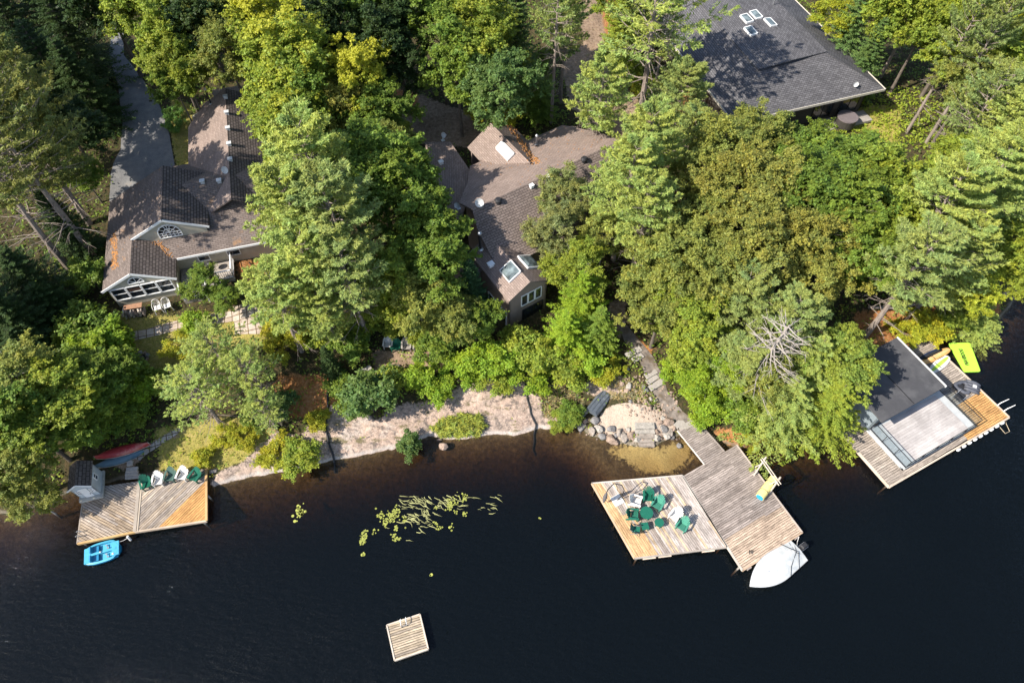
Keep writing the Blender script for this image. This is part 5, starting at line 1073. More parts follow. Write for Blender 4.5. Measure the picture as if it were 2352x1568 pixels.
mb=MB(); pts=[W(*bh(x,y),.05) for x,y in ((1500,900),(1560,975),(1590,1010),(1630,990),(1600,920),(1590,870))]; mb.tube([(a,b,.05+.02*math.sin(i)) for i,(a,b) in enumerate(pts)],.022,6); tag(mb.build('floating_rope',plain('rope',(.45,.37,.26),.9,.2,9)),'pale rope looping on the water off the boathouse dock corner','rope')
# ================================================================ beach box
p=G(1375,929); t=thing('overturned_boat',(p[0],p[1],p[2]+.05),math.radians(52),'small dark grey upturned skiff on the sand beside the boulders','boat')
mb=MB(); rows=[]
for i in range(9):
    tt=i/8; x=-1.05+2.1*tt; w=.52*(1-.25*max(0,(tt-.6)/.4)**2); rows.append([(x,w,0),(x,w*.95,.32),(x,w*.7,.42),(x,0,.44),(x,-w*.7,.42),(x,-w*.95,.32),(x,-w,0)])
mb.grid(rows); mb.face(rows[0][::-1]); mb.face(rows[-1]); mb.build('hull',plain('slate_hull',(.085,.10,.12),.5,.25,3,dirt=(.16,.18,.2)),t); mb=MB()
for y in (-.3,0,.3): mb.bar((-1.0,y,.44),(1.0,y,.44),.04,.04)
mb.build('keel_strip',plain('slate_strip',(.06,.07,.085),.5,.2,3),t)
# ================================================================ boulders
M_RK=[]
for i,cx_ in enumerate(((.29,.25,.215),(.21,.20,.195),(.31,.23,.18),(.36,.33,.29))):
    m,nt=nmat('boulder_stone'); v=coords(nt); n=noise(nt,v,2.6,7,.7); n2=noise(nt,v,9,4,.8); finish(nt,mix(nt,.6,ramp(nt,n.outputs[0],[(.3,mul(cx_,.5)),(.5,cx_),(.7,mul(cx_,1.25))]),ramp(nt,n2.outputs[0],[(.3,(.6,.6,.6)),(.7,(1.2,1.2,1.2))]),'MULTIPLY'),.9,n.outputs[0],.8,.05); M_RK.append(m)
def rockmesh(seed,mat,sub_=3):
    r=random.Random(seed); import bmesh; bm=bmesh.new(); bmesh.ops.create_icosphere(bm,subdivisions=sub_,radius=1)
    pl=[(Vector((r.gauss(0,1),r.gauss(0,1),r.gauss(0,.8))).normalized(),r.uniform(.5,.9)) for _ in range(10)]
    for v in bm.verts:
        d=v.co.normalized(); k=1.0
        for nrm,dd in pl:
            c=d.dot(nrm)
            if c>.05: k=min(k,dd/c)
        v.co=d*k*(1+.03*math.sin(9*d.x+seed)+.03*math.sin(11*d.y)); v.co.z*=.8
    me=bpy.data.meshes.new('boulder'); bm.to_mesh(me); bm.free(); me.materials.append(mat); return me
ROCKS=[rockmesh(60+i,M_RK[i%4]) for i in range(8)]; ROCKL=[rockmesh(80+i,M_RK[i%4],1) for i in range(8)]
kinds=['pale grey','pinkish','buff','white-flecked','rust-stained','dark grey','rounded','blocky']
def boulder(u,v,r,label,k=None,sink=.3):
    x,y,z=G(u,v); i=k if k is not None else RN.randrange(8); o=bpy.data.objects.new('boulder',ROCKS[i]); C.objects.link(o); o.location=(x,y,max(z,-.12)+r*(.5-sink)); o.rotation_euler=(RN.uniform(-.3,.3),RN.uniform(-.3,.3),RN.uniform(0,6.28)); o.scale=(r*RN.uniform(.9,1.25),r*RN.uniform(.8,1.05),r*RN.uniform(.85,1.1)); tag(o,label,'boulder','boulders edging the little beach')
BL=[(360,1010,.36,'grey boulder at the far left end of the beach wall'),(490,1040,.5,'big dark boulder second from the left end of the beach wall'),(545,930,.3,'small rock perched behind the big dark boulder'),(560,760,.3,'rock against the upturned skiff'),(490,820,.28,'white rock among the grass left of the skiff'),(690,930,.5,'broad pinkish boulder at the left corner of the sand'),(665,1120,.48,'rusty boulder standing at the waterline'),(770,1075,.42,'pinkish boulder right of the rusty one'),(820,1210,.42,'flat buff rock low in the water line'),(1010,1090,.42,'white boulder at the lower edge of the sand'),(985,1265,.62,'large domed grey boulder standing in the water'),(1140,1130,.42,'pale boulder behind the dark angular one'),(1215,1215,.46,'dark angular boulder in the middle of the beach wall'),(1090,1190,.3,'small pale rock between the domed and angular boulders'),(1345,1190,.48,'tall buff boulder left of the slab steps'),(1290,1080,.26,'small flat rust-coloured stone at the sand edge'),(1440,1150,.2,'small reddish stone beside the slab steps'),(1450,1270,.3,'low stone at the foot of the slab steps, left side'),(1250,1290,.24,'small brown rock awash below the angular boulder'),(1800,1250,.42,'squarish boulder right of the slab steps at the water'),(1790,1130,.3,'stone right of the upper slab step'),(1980,960,.6,'big pale boulder at the top right of the beach'),(1920,1090,.42,'pinkish boulder below the big pale one'),(2030,1150,.36,'grey stone beside the foot of the ramp'),(1960,1200,.36,'pale stone low on the right side of the beach wall'),(1860,960,.3,'stone between sand and the big pale boulder'),(2110,1080,.28,'stone tucked against the boardwalk steps'),(2070,1230,.3,'flat buff stone by the water under the ramp'),(2190,1370,.34,'lone boulder standing in the shallows under the ramp'),(1900,890,.26,'small stone at the upper right corner of the sand'),(1610,600,.24,'white rock left in the bank above the beach'),(1690,700,.28,'round white rock at the top edge of the sand'),(1760,700,.2,'small white rock beside the round one'),(1700,550,.24,'pale rock high on the bank by the boardwalk'),(1780,560,.22,'pale rock against the boardwalk edge'),(1330,590,.24,'upright white stone at the top of the sand'),(1545,720,.2,'little buff stone on the upper sand edge'),(1190,500,.14,'tiny white stone at the head of the beach'),(1300,330,.36,'grey slab of rock on the bank above the beach'),(1280,410,.34,'grey rock low in the bank rubble'),(1190,290,.34,'flat grey rock in the bank rubble, upper left'),(1600,400,.3,'grey rock beside the boardwalk stair'),(1560,330,.26,'pale rubble rock near the upper stair'),(1270,20,.26,'round white rock beside the path bend')]
for i,(x,y,r_,lb) in enumerate(BL): boulder(*rk(x,y),r_*.88,lb)
for u,v,r_,lb in ((1010,1010,.2,'small rock at the waterline below the grass mound'),(1022,1030,.42,'flat grey rock lying in the water below the grass mound'),(2225,768,.35,'pink rock in the shallows above the lime mat'),(2210,772,.22,'small rock beside the pink one above the lime mat'),(2303,678,.55,'rounded grey boulder on the right shore point'),(490,1082,.35,'white rock beside the right end of the left dock'),(2245,760,.22,'pale rock awash near the right shore bushes')): boulder(u,v,r_,lb)
# slab steps
t=thing('stone_steps',(0,0,0),0,'four broad flat stone slabs stepping from the sand into the water','steps')
for i,(x,y,w) in enumerate(((1590,1010,1.45),(1590,1090,1.5),(1600,1175,1.25),(1615,1250,1.25),(1620,1320,1.15))):
    u,v=rk(x,y); z=.80-.15*i; px,py=W(u,v,z); me=ROCKS[(i*3)%8]; mb=MB(); rr=random.Random(i); P=[]
    for a,b in ((-1,-1),(-.3,-1.06),(.5,-.98),(1,-1),(1.03,.1),(1,1),(.2,1.04),(-.6,.96),(-1,1),(-1.04,0)): P.append((px+a*w/2*rr.uniform(.96,1.04),py+b*.27*rr.uniform(.9,1.1),z))
    mb.slab(P,.3); mb.build('step',M_RK[3] if i<2 else M_RK[0],t)
# boardwalk stair and path down to the ramp
PL=gl2([(1418,735),(1424,755),(1434,785),(1462,815),(1490,880),(1510,925),(1535,960),(1556,992)]); PR=gl2([(1432,735),(1442,750),(1462,775),(1500,820),(1525,870),(1535,905),(1568,945),(1612,980)])
drape('garden_path',PL,PR,plain('path_stone',(.20,.168,.145),.95,.5,2.6,bstr=.7,dirt=(.12,.09,.06)),.05)
t=thing('garden_steps',(0,0,0),0,'weathered timber stair treads leading down the path to the central dock','steps')
for (x0,y0),(x1,y1) in (((1020,330),(1140,262)),((1075,365),(1155,315)),((1180,500),(1270,448)),((1195,550),(1280,490)),((1215,605),(1325,535)),((1430,925),(1500,870)),((1460,960),(1600,880)),((1490,985),(1625,915))):
    a=G(*zr(x0,y0)); b=G(*zr(x1,y1)); mb=MB(); z=max(a[2],b[2])+.14; d=Vector((b[0]-a[0],b[1]-a[1],0)).normalized(); n_=Vector((-d.y,d.x,0))*.5
    A_=Vector((a[0],a[1],z));B_=Vector((b[0],b[1],z)); mb.slab([A_,B_,B_+n_,A_+n_],.16); mb.build('tread',M_GWOOD,t)
# pipes
def pipe(pts,label,r=.055,z0=.05):
    P=[]
    for u,v in pts: x,y,z=G(u,v); P.append((x,y,z+r+.02))
    Q=[]
    for a,b in zip(P[:-1],P[1:]):
        for k in range(5): s_=k/5; x=a[0]*(1-s_)+b[0]*s_; y=a[1]*(1-s_)+b[1]*s_; Q.append((x+.03*math.sin(len(Q)*.9),y,max(tz(x,y)+r+.02,-1.2)))
    Q.append(P[-1]); mb=MB(); mb.tube(Q,r,8); tag(mb.build('water_pipe',M_BLKP,smooth=True),label,'pipe','black water intake pipes')
pipe([zl(755,455),zl(742,600),zl(737,780),zl(722,940),zl(762,1070),zl(795,1190),zl(797,1290)],'black water pipe running down the pale rock near the grass shrub into the lake',.085)
pipe([zr(150,505),zr(172,650),zr(198,780),zr(243,880),zr(232,970),zr(222,1080),zr(240,1140)],'black water pipe beside the small beach, crossing the rock to the lake',.06)
pipe([hz(2170,140),hz(2270,250),hz(2300,420)],'short black hose lying on the orange needles beside the cottage',.04)
# fire pits, wood pile
def firepit(u,v,r,label):
    x,y,z=G(u,v); t=thing('fire_pit',(x,y,z),0,label,'fire pit','stone fire pits'); rr=random.Random(int(u))
    for i in range(11):
        a=6.283*i/11; o=bpy.data.objects.new('stone',ROCKS[rr.randrange(8)]); C.objects.link(o); o.parent=t; s_=rr.uniform(.15,.24); o.location=(r*math.cos(a),r*math.sin(a),.1); o.scale=(s_,s_,s_); o.rotation_euler=(0,0,rr.uniform(0,6))
    mb=MB(); mb.cyl((0,0,.02),r*.8,.05,14); mb.build('ash',plain('ash',(.035,.032,.03),.95,.4,8),t); mb=MB()
    for i in range(4): a=i*.8; mb.tube([(-.35*math.cos(a),-.35*math.sin(a),.1),(.35*math.cos(a),.35*math.sin(a),.16)],.05,6)
    mb.build('log',M_PBARK,t)
firepit(322,826,.6,'ring of pale stones around a fire pit on the cottage lawn'); firepit(908,852,.42,'small dark fire pit in the clearing by the chairs')
x,y,z=G(*hz(510,905)); t=thing('wood_pile',(x,y,z),.25,'tarp-topped pile of split firewood against the cottage front wall','wood pile'); rr=random.Random(3)
for i in range(26):
    mb=MB(); a=rr.uniform(-.5,.5); mb.tube([(-.7+.28*(i%6)+rr.uniform(-.1,.1),-.3,.12+.17*(i//6)),(-.7+.28*(i%6)+rr.uniform(-.1,.1),.3,.12+.17*(i//6))],.085,6)
    mb.build('log',M_PBARK if i%2 else M_DRIFT,t)
mb=MB(); mb.slab([(-.6,.0,.9),(.8,-.05,.88),(.85,.4,.95),(-.55,.4,.95)],.04); mb.build('cover',plain('rusty_tarp',(.32,.17,.10),.8,.25,4),t)
x,y,z=G(1937,290); t=thing('hot_tub',(x,y,z+.2),.3,'round dark covered tub below the corner of the big house','tub'); mb=MB(); mb.cyl((0,0,0),.95,.85,20); mb.build('tub',M_DARKW,t); mb=MB(); mb.cyl((0,0,.85),1.0,.12,20); mb.build('cover',plain('tub_cover',(.16,.135,.14),.6,.15,4),t,)
x,y,z=G(*pz(430,1040)); t=thing('wooden_bench',(x,y,z),.6,'small grey plank bench at the left edge of the clearing','bench'); mb=MB(); mb.box((0,0,.42),(1.0,.4,.06)); mb.build('seat',M_GWOOD,t)
for sx in (-.4,.4): mb=MB(); mb.box((sx,0,.2),(.07,.36,.4)); mb.build('leg',M_GWOOD,t)
# kettle barbecue on the porch
p=F1.world(7.9,1.6); t=thing('barbecue',(p[0],p[1],dz),0,'round black kettle barbecue on the cottage porch deck','barbecue'); mb=MB(); mb.ball((0,0,.75),.3,14,8,(1,1,.8)); mb.build('bowl',M_BLKP,t,smooth=True)
for k in range(3): a=k*2.094; mb=MB(); mb.bar((.18*math.cos(a),.18*math.sin(a),.6),(.28*math.cos(a),.28*math.sin(a),0),.03); mb.build('leg',M_METAL,t)
# timber shore stair by the left dock
t=thing('timber_steps',(0,0,0),0,'four grey timber steps rising from the left dock to the canoe path','steps')
for i,(x0,x1,yy) in enumerate(((840,1010,455),(840,990,415),(850,985,372),(860,925,300))):
    a=W(*ld(x0,yy),.72+.16*i); b=W(*ld(x1,yy-14),.72+.16*i); mb=MB(); z=.72+.16*i; mb.slab([(a[0],a[1],z),(b[0],b[1],z),(b[0]-.05,b[1]+.34,z),(a[0]-.05,a[1]+.34,z)],.15); mb.build('tread',M_GWOOD,t)
# fallen pale logs
def log(pts,label,r=.1,mat=None):
    P=[]
    for i,(u,v,h) in enumerate(pts):
        z=2.0
        for _ in range(6): x,y=W(u,v,z); z=.5*z+.5*(tz(x,y)+h)
        P.append((x,y,tz(x,y)+h))
    mb=MB(); mb.tube(P,[r*(1-.6*i/(len(P)-1)) for i in range(len(P))],8)
    for i in range(1,len(P)-1):
        d=Vector((RN.uniform(-1,1),RN.uniform(-1,1),RN.uniform(0,.5))); mb.tube([P[i],tuple(Vector(P[i])+d*.6),tuple(Vector(P[i])+d*1.1)],[r*.35,r*.2,.01],5)
    tag(mb.build('fallen_branch',mat or M_DEAD,smooth=True),label,'branch','bare fallen branches')
log([(1995,705,.4),(2050,707,.7),(2100,700,.8),(2160,690,.8),(2200,692,.4)],'long pale fallen branch curving across the orange needles at the right shore',.13)
log([(2085,650,1.2),(2120,678,1.0),(2160,700,.8),(2185,712,.5)],'straight pale branch crossing the long curved one at the right shore',.09)
log([(1030,560,.6),(700+330,600,.4)],'dead stick in the bushes',.04)
# ================================================================ trees, each one surveyed from the photo
LG=(.225,.275,.042); MG=(.145,.21,.036); DG_SHADE=(.040,.070,.022); VG=(.28,.31,.035); OL=(.21,.235,.06); OB=(.235,.24,.06); PG=(.205,.25,.085); PL_=(.255,.31,.09); PD=(.17,.19,.06); YG=(.31,.31,.03); BG=(.11,.175,.055); BR_=(.21,.30,.03)  # dark green crowns carry the shade of the wood in their leaf colour
T=[
# --- left edge
('pine3',218,592,17,4.4,PD,'tall sparse pine with bare grey trunk leaning over the left edge, nearer the cottage','b'),
('pine3',160,616,16.5,4.2,PD,'second bare-trunked pine at the far left edge','b'),
('pine0',70,330,15,4.2,PD,'broad pine crown with grey twigs filling the left edge beside the driveway'),
('pine1',20,210,16,4.0,PD,'pine cut by the left frame edge above the broad grey-twigged one'),
('spruce0',150,520,9,2.2,DG_SHADE,'dark spruce in deep shade below the pines on the left'),
('hemlock0',60,640,7,3.0,DG_SHADE,'dark hemlock in shade at the left frame edge beside the cottage'),
('hemlock0',110,700,5,2.4,DG_SHADE,'low dark hemlock left of the cottage front corner'),
('spruce1',40,740,7,2.6,DG_SHADE,'dark spruce at the left frame edge below the cottage level'),
('hemlock0',110,40,13,3.8,DG_SHADE,'dark hemlock in the top left corner'),
('spruce1',30,60,14,3.4,DG_SHADE,'dark spruce cut by the top left corner of the frame'),
('hemlock0',160,90,13,3.6,DG_SHADE,'dark hemlock left of the upper driveway'),
('hemlock0',120,170,12,3.6,DG_SHADE,'shaded hemlock left of the driveway, second from the top'),
('spruce1',185,200,11,2.8,DG_SHADE,'dark spruce leaning on the left side of the driveway'),
('maple0',240,10,13,3.6,DG_SHADE,'dark leafy tree closing the head of the driveway'),
('maple1',160,300,8,2.8,DG_SHADE,'low dark leafy tree between the broad pine and the driveway'),
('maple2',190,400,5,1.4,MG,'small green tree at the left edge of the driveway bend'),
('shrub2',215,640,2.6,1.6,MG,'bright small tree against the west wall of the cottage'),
('birch0',50,870,7.5,2.6,OL,'olive-green birch at the left frame edge'),
('maple0',140,900,6.5,2.8,LG,'light green maple left of the fire pit'),
('oak0',225,855,5,2.1,MG,'mid green oak beside the fire pit'),
('maple2',35,960,9,3.0,MG,'leafy maple at the left frame edge above the shed'),
('maple1',75,990,7,2.5,LG,'light green maple just above the little shed'),
('oak1',20,1065,8,2.6,OL,'olive oak leaning over the water at the left edge'),
('birch0',55,1135,6,1.5,OL,'small birch overhanging the shed and dock'),
('maple0',190,950,5,2.2,MG,'dark leafy tree above the red canoe'),
('shrub2',245,800,2.8,2.2,BR_,'bright green flowering shrub with white flowers beside the lawn'),
('shrub2',285,880,3.4,2.2,MG,'dark green shrub with white blossom below the fire pit'),
('shrub0',200,760,3.2,2.4,MG,'shaded shrub at the left edge of the lawn'),
# --- top left and driveway
('maple1',330,30,13,2.9,LG,'bright green maple at the top edge right of the driveway'),
('maple2',385,105,12,2.6,LG,'bright green maple overhanging the driveway'),
('maple0',420,165,10,2.2,LG,'bright lime maple above the rear wing of the cottage'),
('maple1',405,205,7,1.6,MG,'small mid green tree right of the driveway edge'),
('maple2',455,60,13,3.2,DG_SHADE,'dark shaded maple between the lime maples and the grey-green oak'),
('oak0',450,15,13,3.2,DG_SHADE,'dark oak cut by the top edge'),
('oak1',520,120,12,2.8,OL,'grey-green oak behind the rear wing of the cottage'),
('oak0',510,30,13,3.0,OL,'grey-green oak at the top edge left of the golden maple'),
# --- golden topped maples
('maple2',612,80,15,3.7,LG,'tall maple with golden yellow top at the upper edge','c',.8),
('maple0',690,150,15,3.6,LG,'maple with yellow-green crown tips right of the tallest golden one','c',.6),
('maple2',665,205,13,3.6,LG,'bright green maple overhanging the rear wing roof','c',.55),
('maple1',825,185,13,2.5,VG,'maple with a vivid yellow crown, the yellowest of all','c',1.0),
('oak0',780,255,11,2.2,OB,'brownish olive small-leaved tree left of the vivid yellow crown'),
('maple1',865,270,10,2.6,MG,'deep green maple below the vivid yellow crown'),
('maple0',668,310,12,2.9,LG,'bright green maple over the east slope of the rear wing','c',.5),
('maple2',710,270,12,3.0,MG,'mid green maple in the middle of the central clump'),
('maple0',760,90,14,3.4,DG_SHADE,'dark green maple at the upper middle left'),
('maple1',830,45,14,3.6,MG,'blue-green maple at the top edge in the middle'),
('maple2',880,130,13,3.2,DG_SHADE,'dark shaded maple left of the gap above the needle clearing'),
('maple0',905,60,14,3.4,DG_SHADE,'dark maple cut by the top edge left of the gap'),
# --- central pine mass
('pine1',712,400,16,4.3,PL_,'big feathery pale pine east of the cottage rear wing'),
('pine0',690,505,15,3.8,PL_,'feathery pale pine against the east end of the cottage roof'),
('pine2',770,520,16,4.2,PG,'feathery pine in the heart of the central clump'),
('pine2',712,620,13,3.6,PL_,'pale pine overhanging the orange needle yard'),
('pine2',800,640,13,3.5,PG,'pine with grey twigs right of the needle yard'),
('pine2',640,690,11,3.0,PL_,'smaller pale pine beside the flagstone patio'),
('pine0',745,712,9,2.3,PL_,'pale pine at the lower end of the central clump'),
('maple1',870,400,13,3.4,MG,'round green maple right of the pale pines'),
('maple0',905,445,12,3.0,MG,'leafy maple beside the west wing of the lake house'),
('maple2',975,520,11,2.9,MG,'deep green maple touching the lake house west corner'),
('oak1',905,350,10,2.2,OL,'olive oak behind the maple, left of the west wing roof'),
('maple1',1000,590,10,2.6,MG,'green maple in the shade of the lake house chimney side'),
('maple2',900,640,9,2.8,LG,'light green maple above the clearing with chairs'),
('spruce0',1082,665,8,1.7,(.045,.095,.04),'pointed blue-green spruce beside the window bay'),
('oak0',960,685,7,2.4,OL,'olive small oak left of the pointed spruce'),
('oak1',1035,730,6,2.2,OL,'olive oak below the pointed spruce'),
('maple0',1090,735,4.5,1.9,MG,'low green tree at the foot of the window bay'),
('birch0',862,690,5,1.6,LG,'light birch above the white chair of the clearing'),
# --- top centre
('maple1',1010,60,14,3.2,MG,'mid green maple right of the gap at the top'),
('maple2',1050,150,13,3.0,MG,'mid green maple above the needle clearing'),
('maple0',1120,110,14,3.2,LG,'light green maple at the top centre'),
('maple1',1150,215,12,2.9,BG,'blue-green maple left of the bare trunk'),
('maple2',1100,15,15,3.2,LG,'light green maple cut by the top edge in the middle'),
('spruce1',1185,110,14,2.6,BG,'spruce showing its spire beside the bare trunk'),
('spruce0',1240,200,9,2.2,MG,'green spruce at the foot of the bare trunk'),
('pine2',1266,282,18,2.6,PG,'slim pine with a long bare pale trunk and dead twigs','b'),
('pine2',1300,60,14,2.8,PG,'thin pine left of the dirt track at the top'),
('cedar0',1425,60,9,2.0,LG,'light green cedar right of the dirt track at the top'),
('cedar0',1462,110,8,2.0,LG,'cedar between the dirt track and the big house'),
('cedar0',1480,20,9,2.0,OL,'olive cedar cut by the top edge near the big house'),
('birch0',1405,15,9,2.0,LG,'birch at the top edge beside the dirt track'),
('pine2',1530,60,12,2.0,PG,'pine overlapping the left edge of the charcoal roof'),
# --- big pines by the lake house
('pine3',1462,300,17,5.2,PL_,'wide open pine with reddish trunk between the two roofs','b'),
('pine2',1380,235,13,3.2,PL_,'feathery pine left of the wide open pine'),
('pine1',1480,355,14,3.6,PL_,'yellow-green pine over the end of the lake house ridge'),
('pine0',1560,230,12,3.0,PG,'pine against the eave of the charcoal roof'),
('pine1',1440,430,14,3.4,PL_,'pale pine overhanging the lake house roof'),
('pine2',1480,500,13,3.0,PL_,'narrow pale pine in front of the lake house east end'),
('birch0',1290,455,9,2.0,(.21,.235,.09),'slender olive birch arching over the lake house roof'),
('birch0',1275,540,9,1.9,(.20,.22,.09),'slender olive birch over the lake house eave'),
('birch0',1330,620,8,2.2,LG,'light birch in front of the lake house porch'),
('hemlock0',1335,690,8,2.5,BR_,'bright green hemlock right of the window bay'),
('hemlock0',1300,770,6,2.2,BR_,'bright feathery hemlock lowest beside the window bay'),
('hemlock0',1375,760,6,2.0,MG,'green hemlock at the left side of the garden path'),
('birch0',1385,545,8,2.0,OL,'olive birch in the dark gap before the lake house'),
('pine1',1590,320,10,2.4,PG,'small pine with a forked pale trunk between the roofs'),
# --- right half canopy
('oak0',1650,360,12,3.2,OL,'olive oak below the left eave of the charcoal roof'),
('oak1',1735,320,11,3.0,OL,'olive-brown oak touching the charcoal roof lower edge'),
('oak0',1690,440,12,3.4,OB,'brownish oak in the upper middle of the right wood'),
('oak1',1770,430,12,3.2,OB,'brown-green oak right of the brownish oak'),
('maple0',1845,368,10,3.0,MG,'green maple under the tub and roof corner'),
('maple1',1930,402,11,3.4,MG,'round green maple below the yellow fern bank'),
('maple2',2010,430,12,3.4,LG,'light green maple right of the round green one'),
('maple0',1940,480,12,3.6,MG,'green maple in the centre of the right wood'),
('maple1',1860,450,12,3.2,MG,'green maple between the oaks and the centre maple'),
('maple2',2040,530,11,3.2,LG,'light green maple left of the leaning grey pine'),
('maple0',1960,580,10,3.0,MG,'green maple above the small boathouse bank'),
('oak0',1830,540,11,3.4,OB,'brown-tinged oak above the dead pine'),
('oak1',1720,540,12,3.6,OB,'brown-tinged oak in the middle of the right wood'),
('oak0',1620,500,11,3.0,OL,'olive oak right of the narrow pale pine'),
('oak1',1560,590,11,3.2,OL,'olive oak above the garden path'),
('oak0',1650,620,11,3.2,OL,'olive oak left of the dead pine'),
('oak1',1880,630,9,2.8,OB,'brownish oak right of the dead pine top'),
('oak0',1500,640,8,2.6,OL,'olive oak beside the dark porch gap'),
('maple1',1590,700,8,2.8,LG,'light green maple left of the dead pine twigs'),
('oak1',1520,715,7,2.4,OL,'olive oak right of the garden path head'),
('maple2',1590,765,7,2.4,LG,'light green maple right of the garden path'),
('pine1',1700,690,10,3.2,PG,'pine around the top of the dead pine'),
('pine2',1810,740,10,3.0,PG,'pine with pale tufts right of the dead pine'),
('pine0',1700,830,8,2.8,PG,'low pine around the dead trunk'),
('birch0',1650,855,6,2.2,BR_,'bright lime bushy tree right of the stair'),
('hemlock0',1850,850,9,3.4,PL_,'pale hemlock with drooping sprays over the boathouse roof'),
('hemlock0',1800,930,8,3.3,PL_,'drooping hemlock overhanging the water by the central dock'),
('hemlock0',1900,940,8,3.0,LG,'drooping hemlock reaching the boathouse terrace'),
('maple0',1930,830,8,2.6,(.21,.27,.055),'yellow-green maple against the black boathouse roof'),
('oak1',1760,850,7,2.6,OL,'olive oak between dead pine and hemlocks'),
# --- far right
('pine1',2150,480,15,4.2,PL_,'big pale pine with leaning grey limbs in the right wood'),
('pine0',2260,430,15,4.2,PL_,'big pale pine near the right frame edge, upper one'),
('pine2',2100,620,14,3.8,PG,'grey-green pine above the fallen branches'),
('pine1',2200,590,12,3.4,PL_,'pale pine above the right shore point'),
('maple2',2190,390,10,2.8,LG,'light green maple right of the yellow fern bank'),
('pine3',2250,270,14,3.4,PG,'pine with tangled grey branches at the upper right'),
('pine0',2310,330,14,3.6,PL_,'pale pine at the right frame edge, middle'),
('maple0',2290,520,9,2.8,LG,'light maple at the right frame edge'),
('maple1',2230,655,6,2.2,VG,'yellow-green maple at the tip of the right shore'),
('maple2',2330,600,7,2.4,LG,'light maple cut by the right frame edge at the shore'),
('hemlock0',2235,705,4,2.0,PL_,'small hemlock whose boughs hang over the water at the right point'),
('hemlock0',2265,745,3.6,1.8,PL_,'low drooping bough tree over the water above the lime mat'),
('spruce1',1955,70,12,2.4,BG,'green spruce beside the right eave of the charcoal roof'),
('spruce0',1990,140,10,2.2,BG,'spruce in front of the slanting bare trunks'),
('birch0',1910,40,9,2.0,VG,'yellow-green birch behind the charcoal roof edge'),
('pine2',2082,305,15,2.4,PG,'slim bare-trunked pine left one on the fern bank','b'),
('pine2',2125,330,15,2.4,PG,'slim bare-trunked pine right one on the fern bank','b'),
('pine2',1992,155,15,2.6,PG,'slanting bare-trunked pine behind the big house','b'),
('pine2',2022,178,15,2.6,PG,'slanting reddish-trunked pine behind the big house','b'),
('maple0',2060,30,13,3.2,LG,'light green maple at the top edge, right part'),
('maple1',2120,70,12,3.0,LG,'light green maple above the fern bank'),
('maple2',2210,60,13,3.6,VG,'yellow-green maple at the top right'),
('maple0',2290,40,13,3.6,VG,'yellow-green maple near the top right corner'),
('maple1',2240,150,12,3.4,LG,'light maple below the top right yellow-green ones'),
('maple2',2320,160,12,3.4,LG,'light maple at the right frame edge, upper'),
('oak0',2225,200,11,2.6,OL,'olive oak right of the fern bank'),
('birch0',2340,250,9,2.4,VG,'yellow birch at the right frame edge'),
# --- shoreline pines and shrubs left-centre
('pine3',495,800,6,2.3,PL_,'pale pine between lawn and flagstones, upper of two'),
('pine3',455,905,6.5,2.6,PL_,'pale pine leaning toward the left dock'),
('pine3',575,850,6,2.1,PL_,'grey-green pine with bare twigs beside the pale ones'),
('pine3',605,935,5,1.7,PL_,'short pine on the rocky slope above the shore'),
('birch0',470,650,4,1.5,MG,'small leafy tree growing in front of the cottage deck'),
('birch0',520,685,3,1.1,MG,'little leafy tree at the deck corner'),
('cedar0',755,830,4.5,.9,DG_SHADE,'small dark cedar above the black pipe'),
('hemlock0',-70,700,11,4.0,DG_SHADE,'tall dark hemlock outside the left edge, lower one'),('hemlock0',-40,150,18,4.5,DG_SHADE,'tall dark hemlock outside the left edge near the corner'),('hemlock0',60,800,5,2.4,DG_SHADE,'low dark hemlock at the left edge under the leafy crowns'),
]
for r in T: tree(r[0],r[1],r[2],r[3],r[4],r[5],r[6],r[7] if len(r)>7 else 'c',r[8] if len(r)>8 else 0.0)
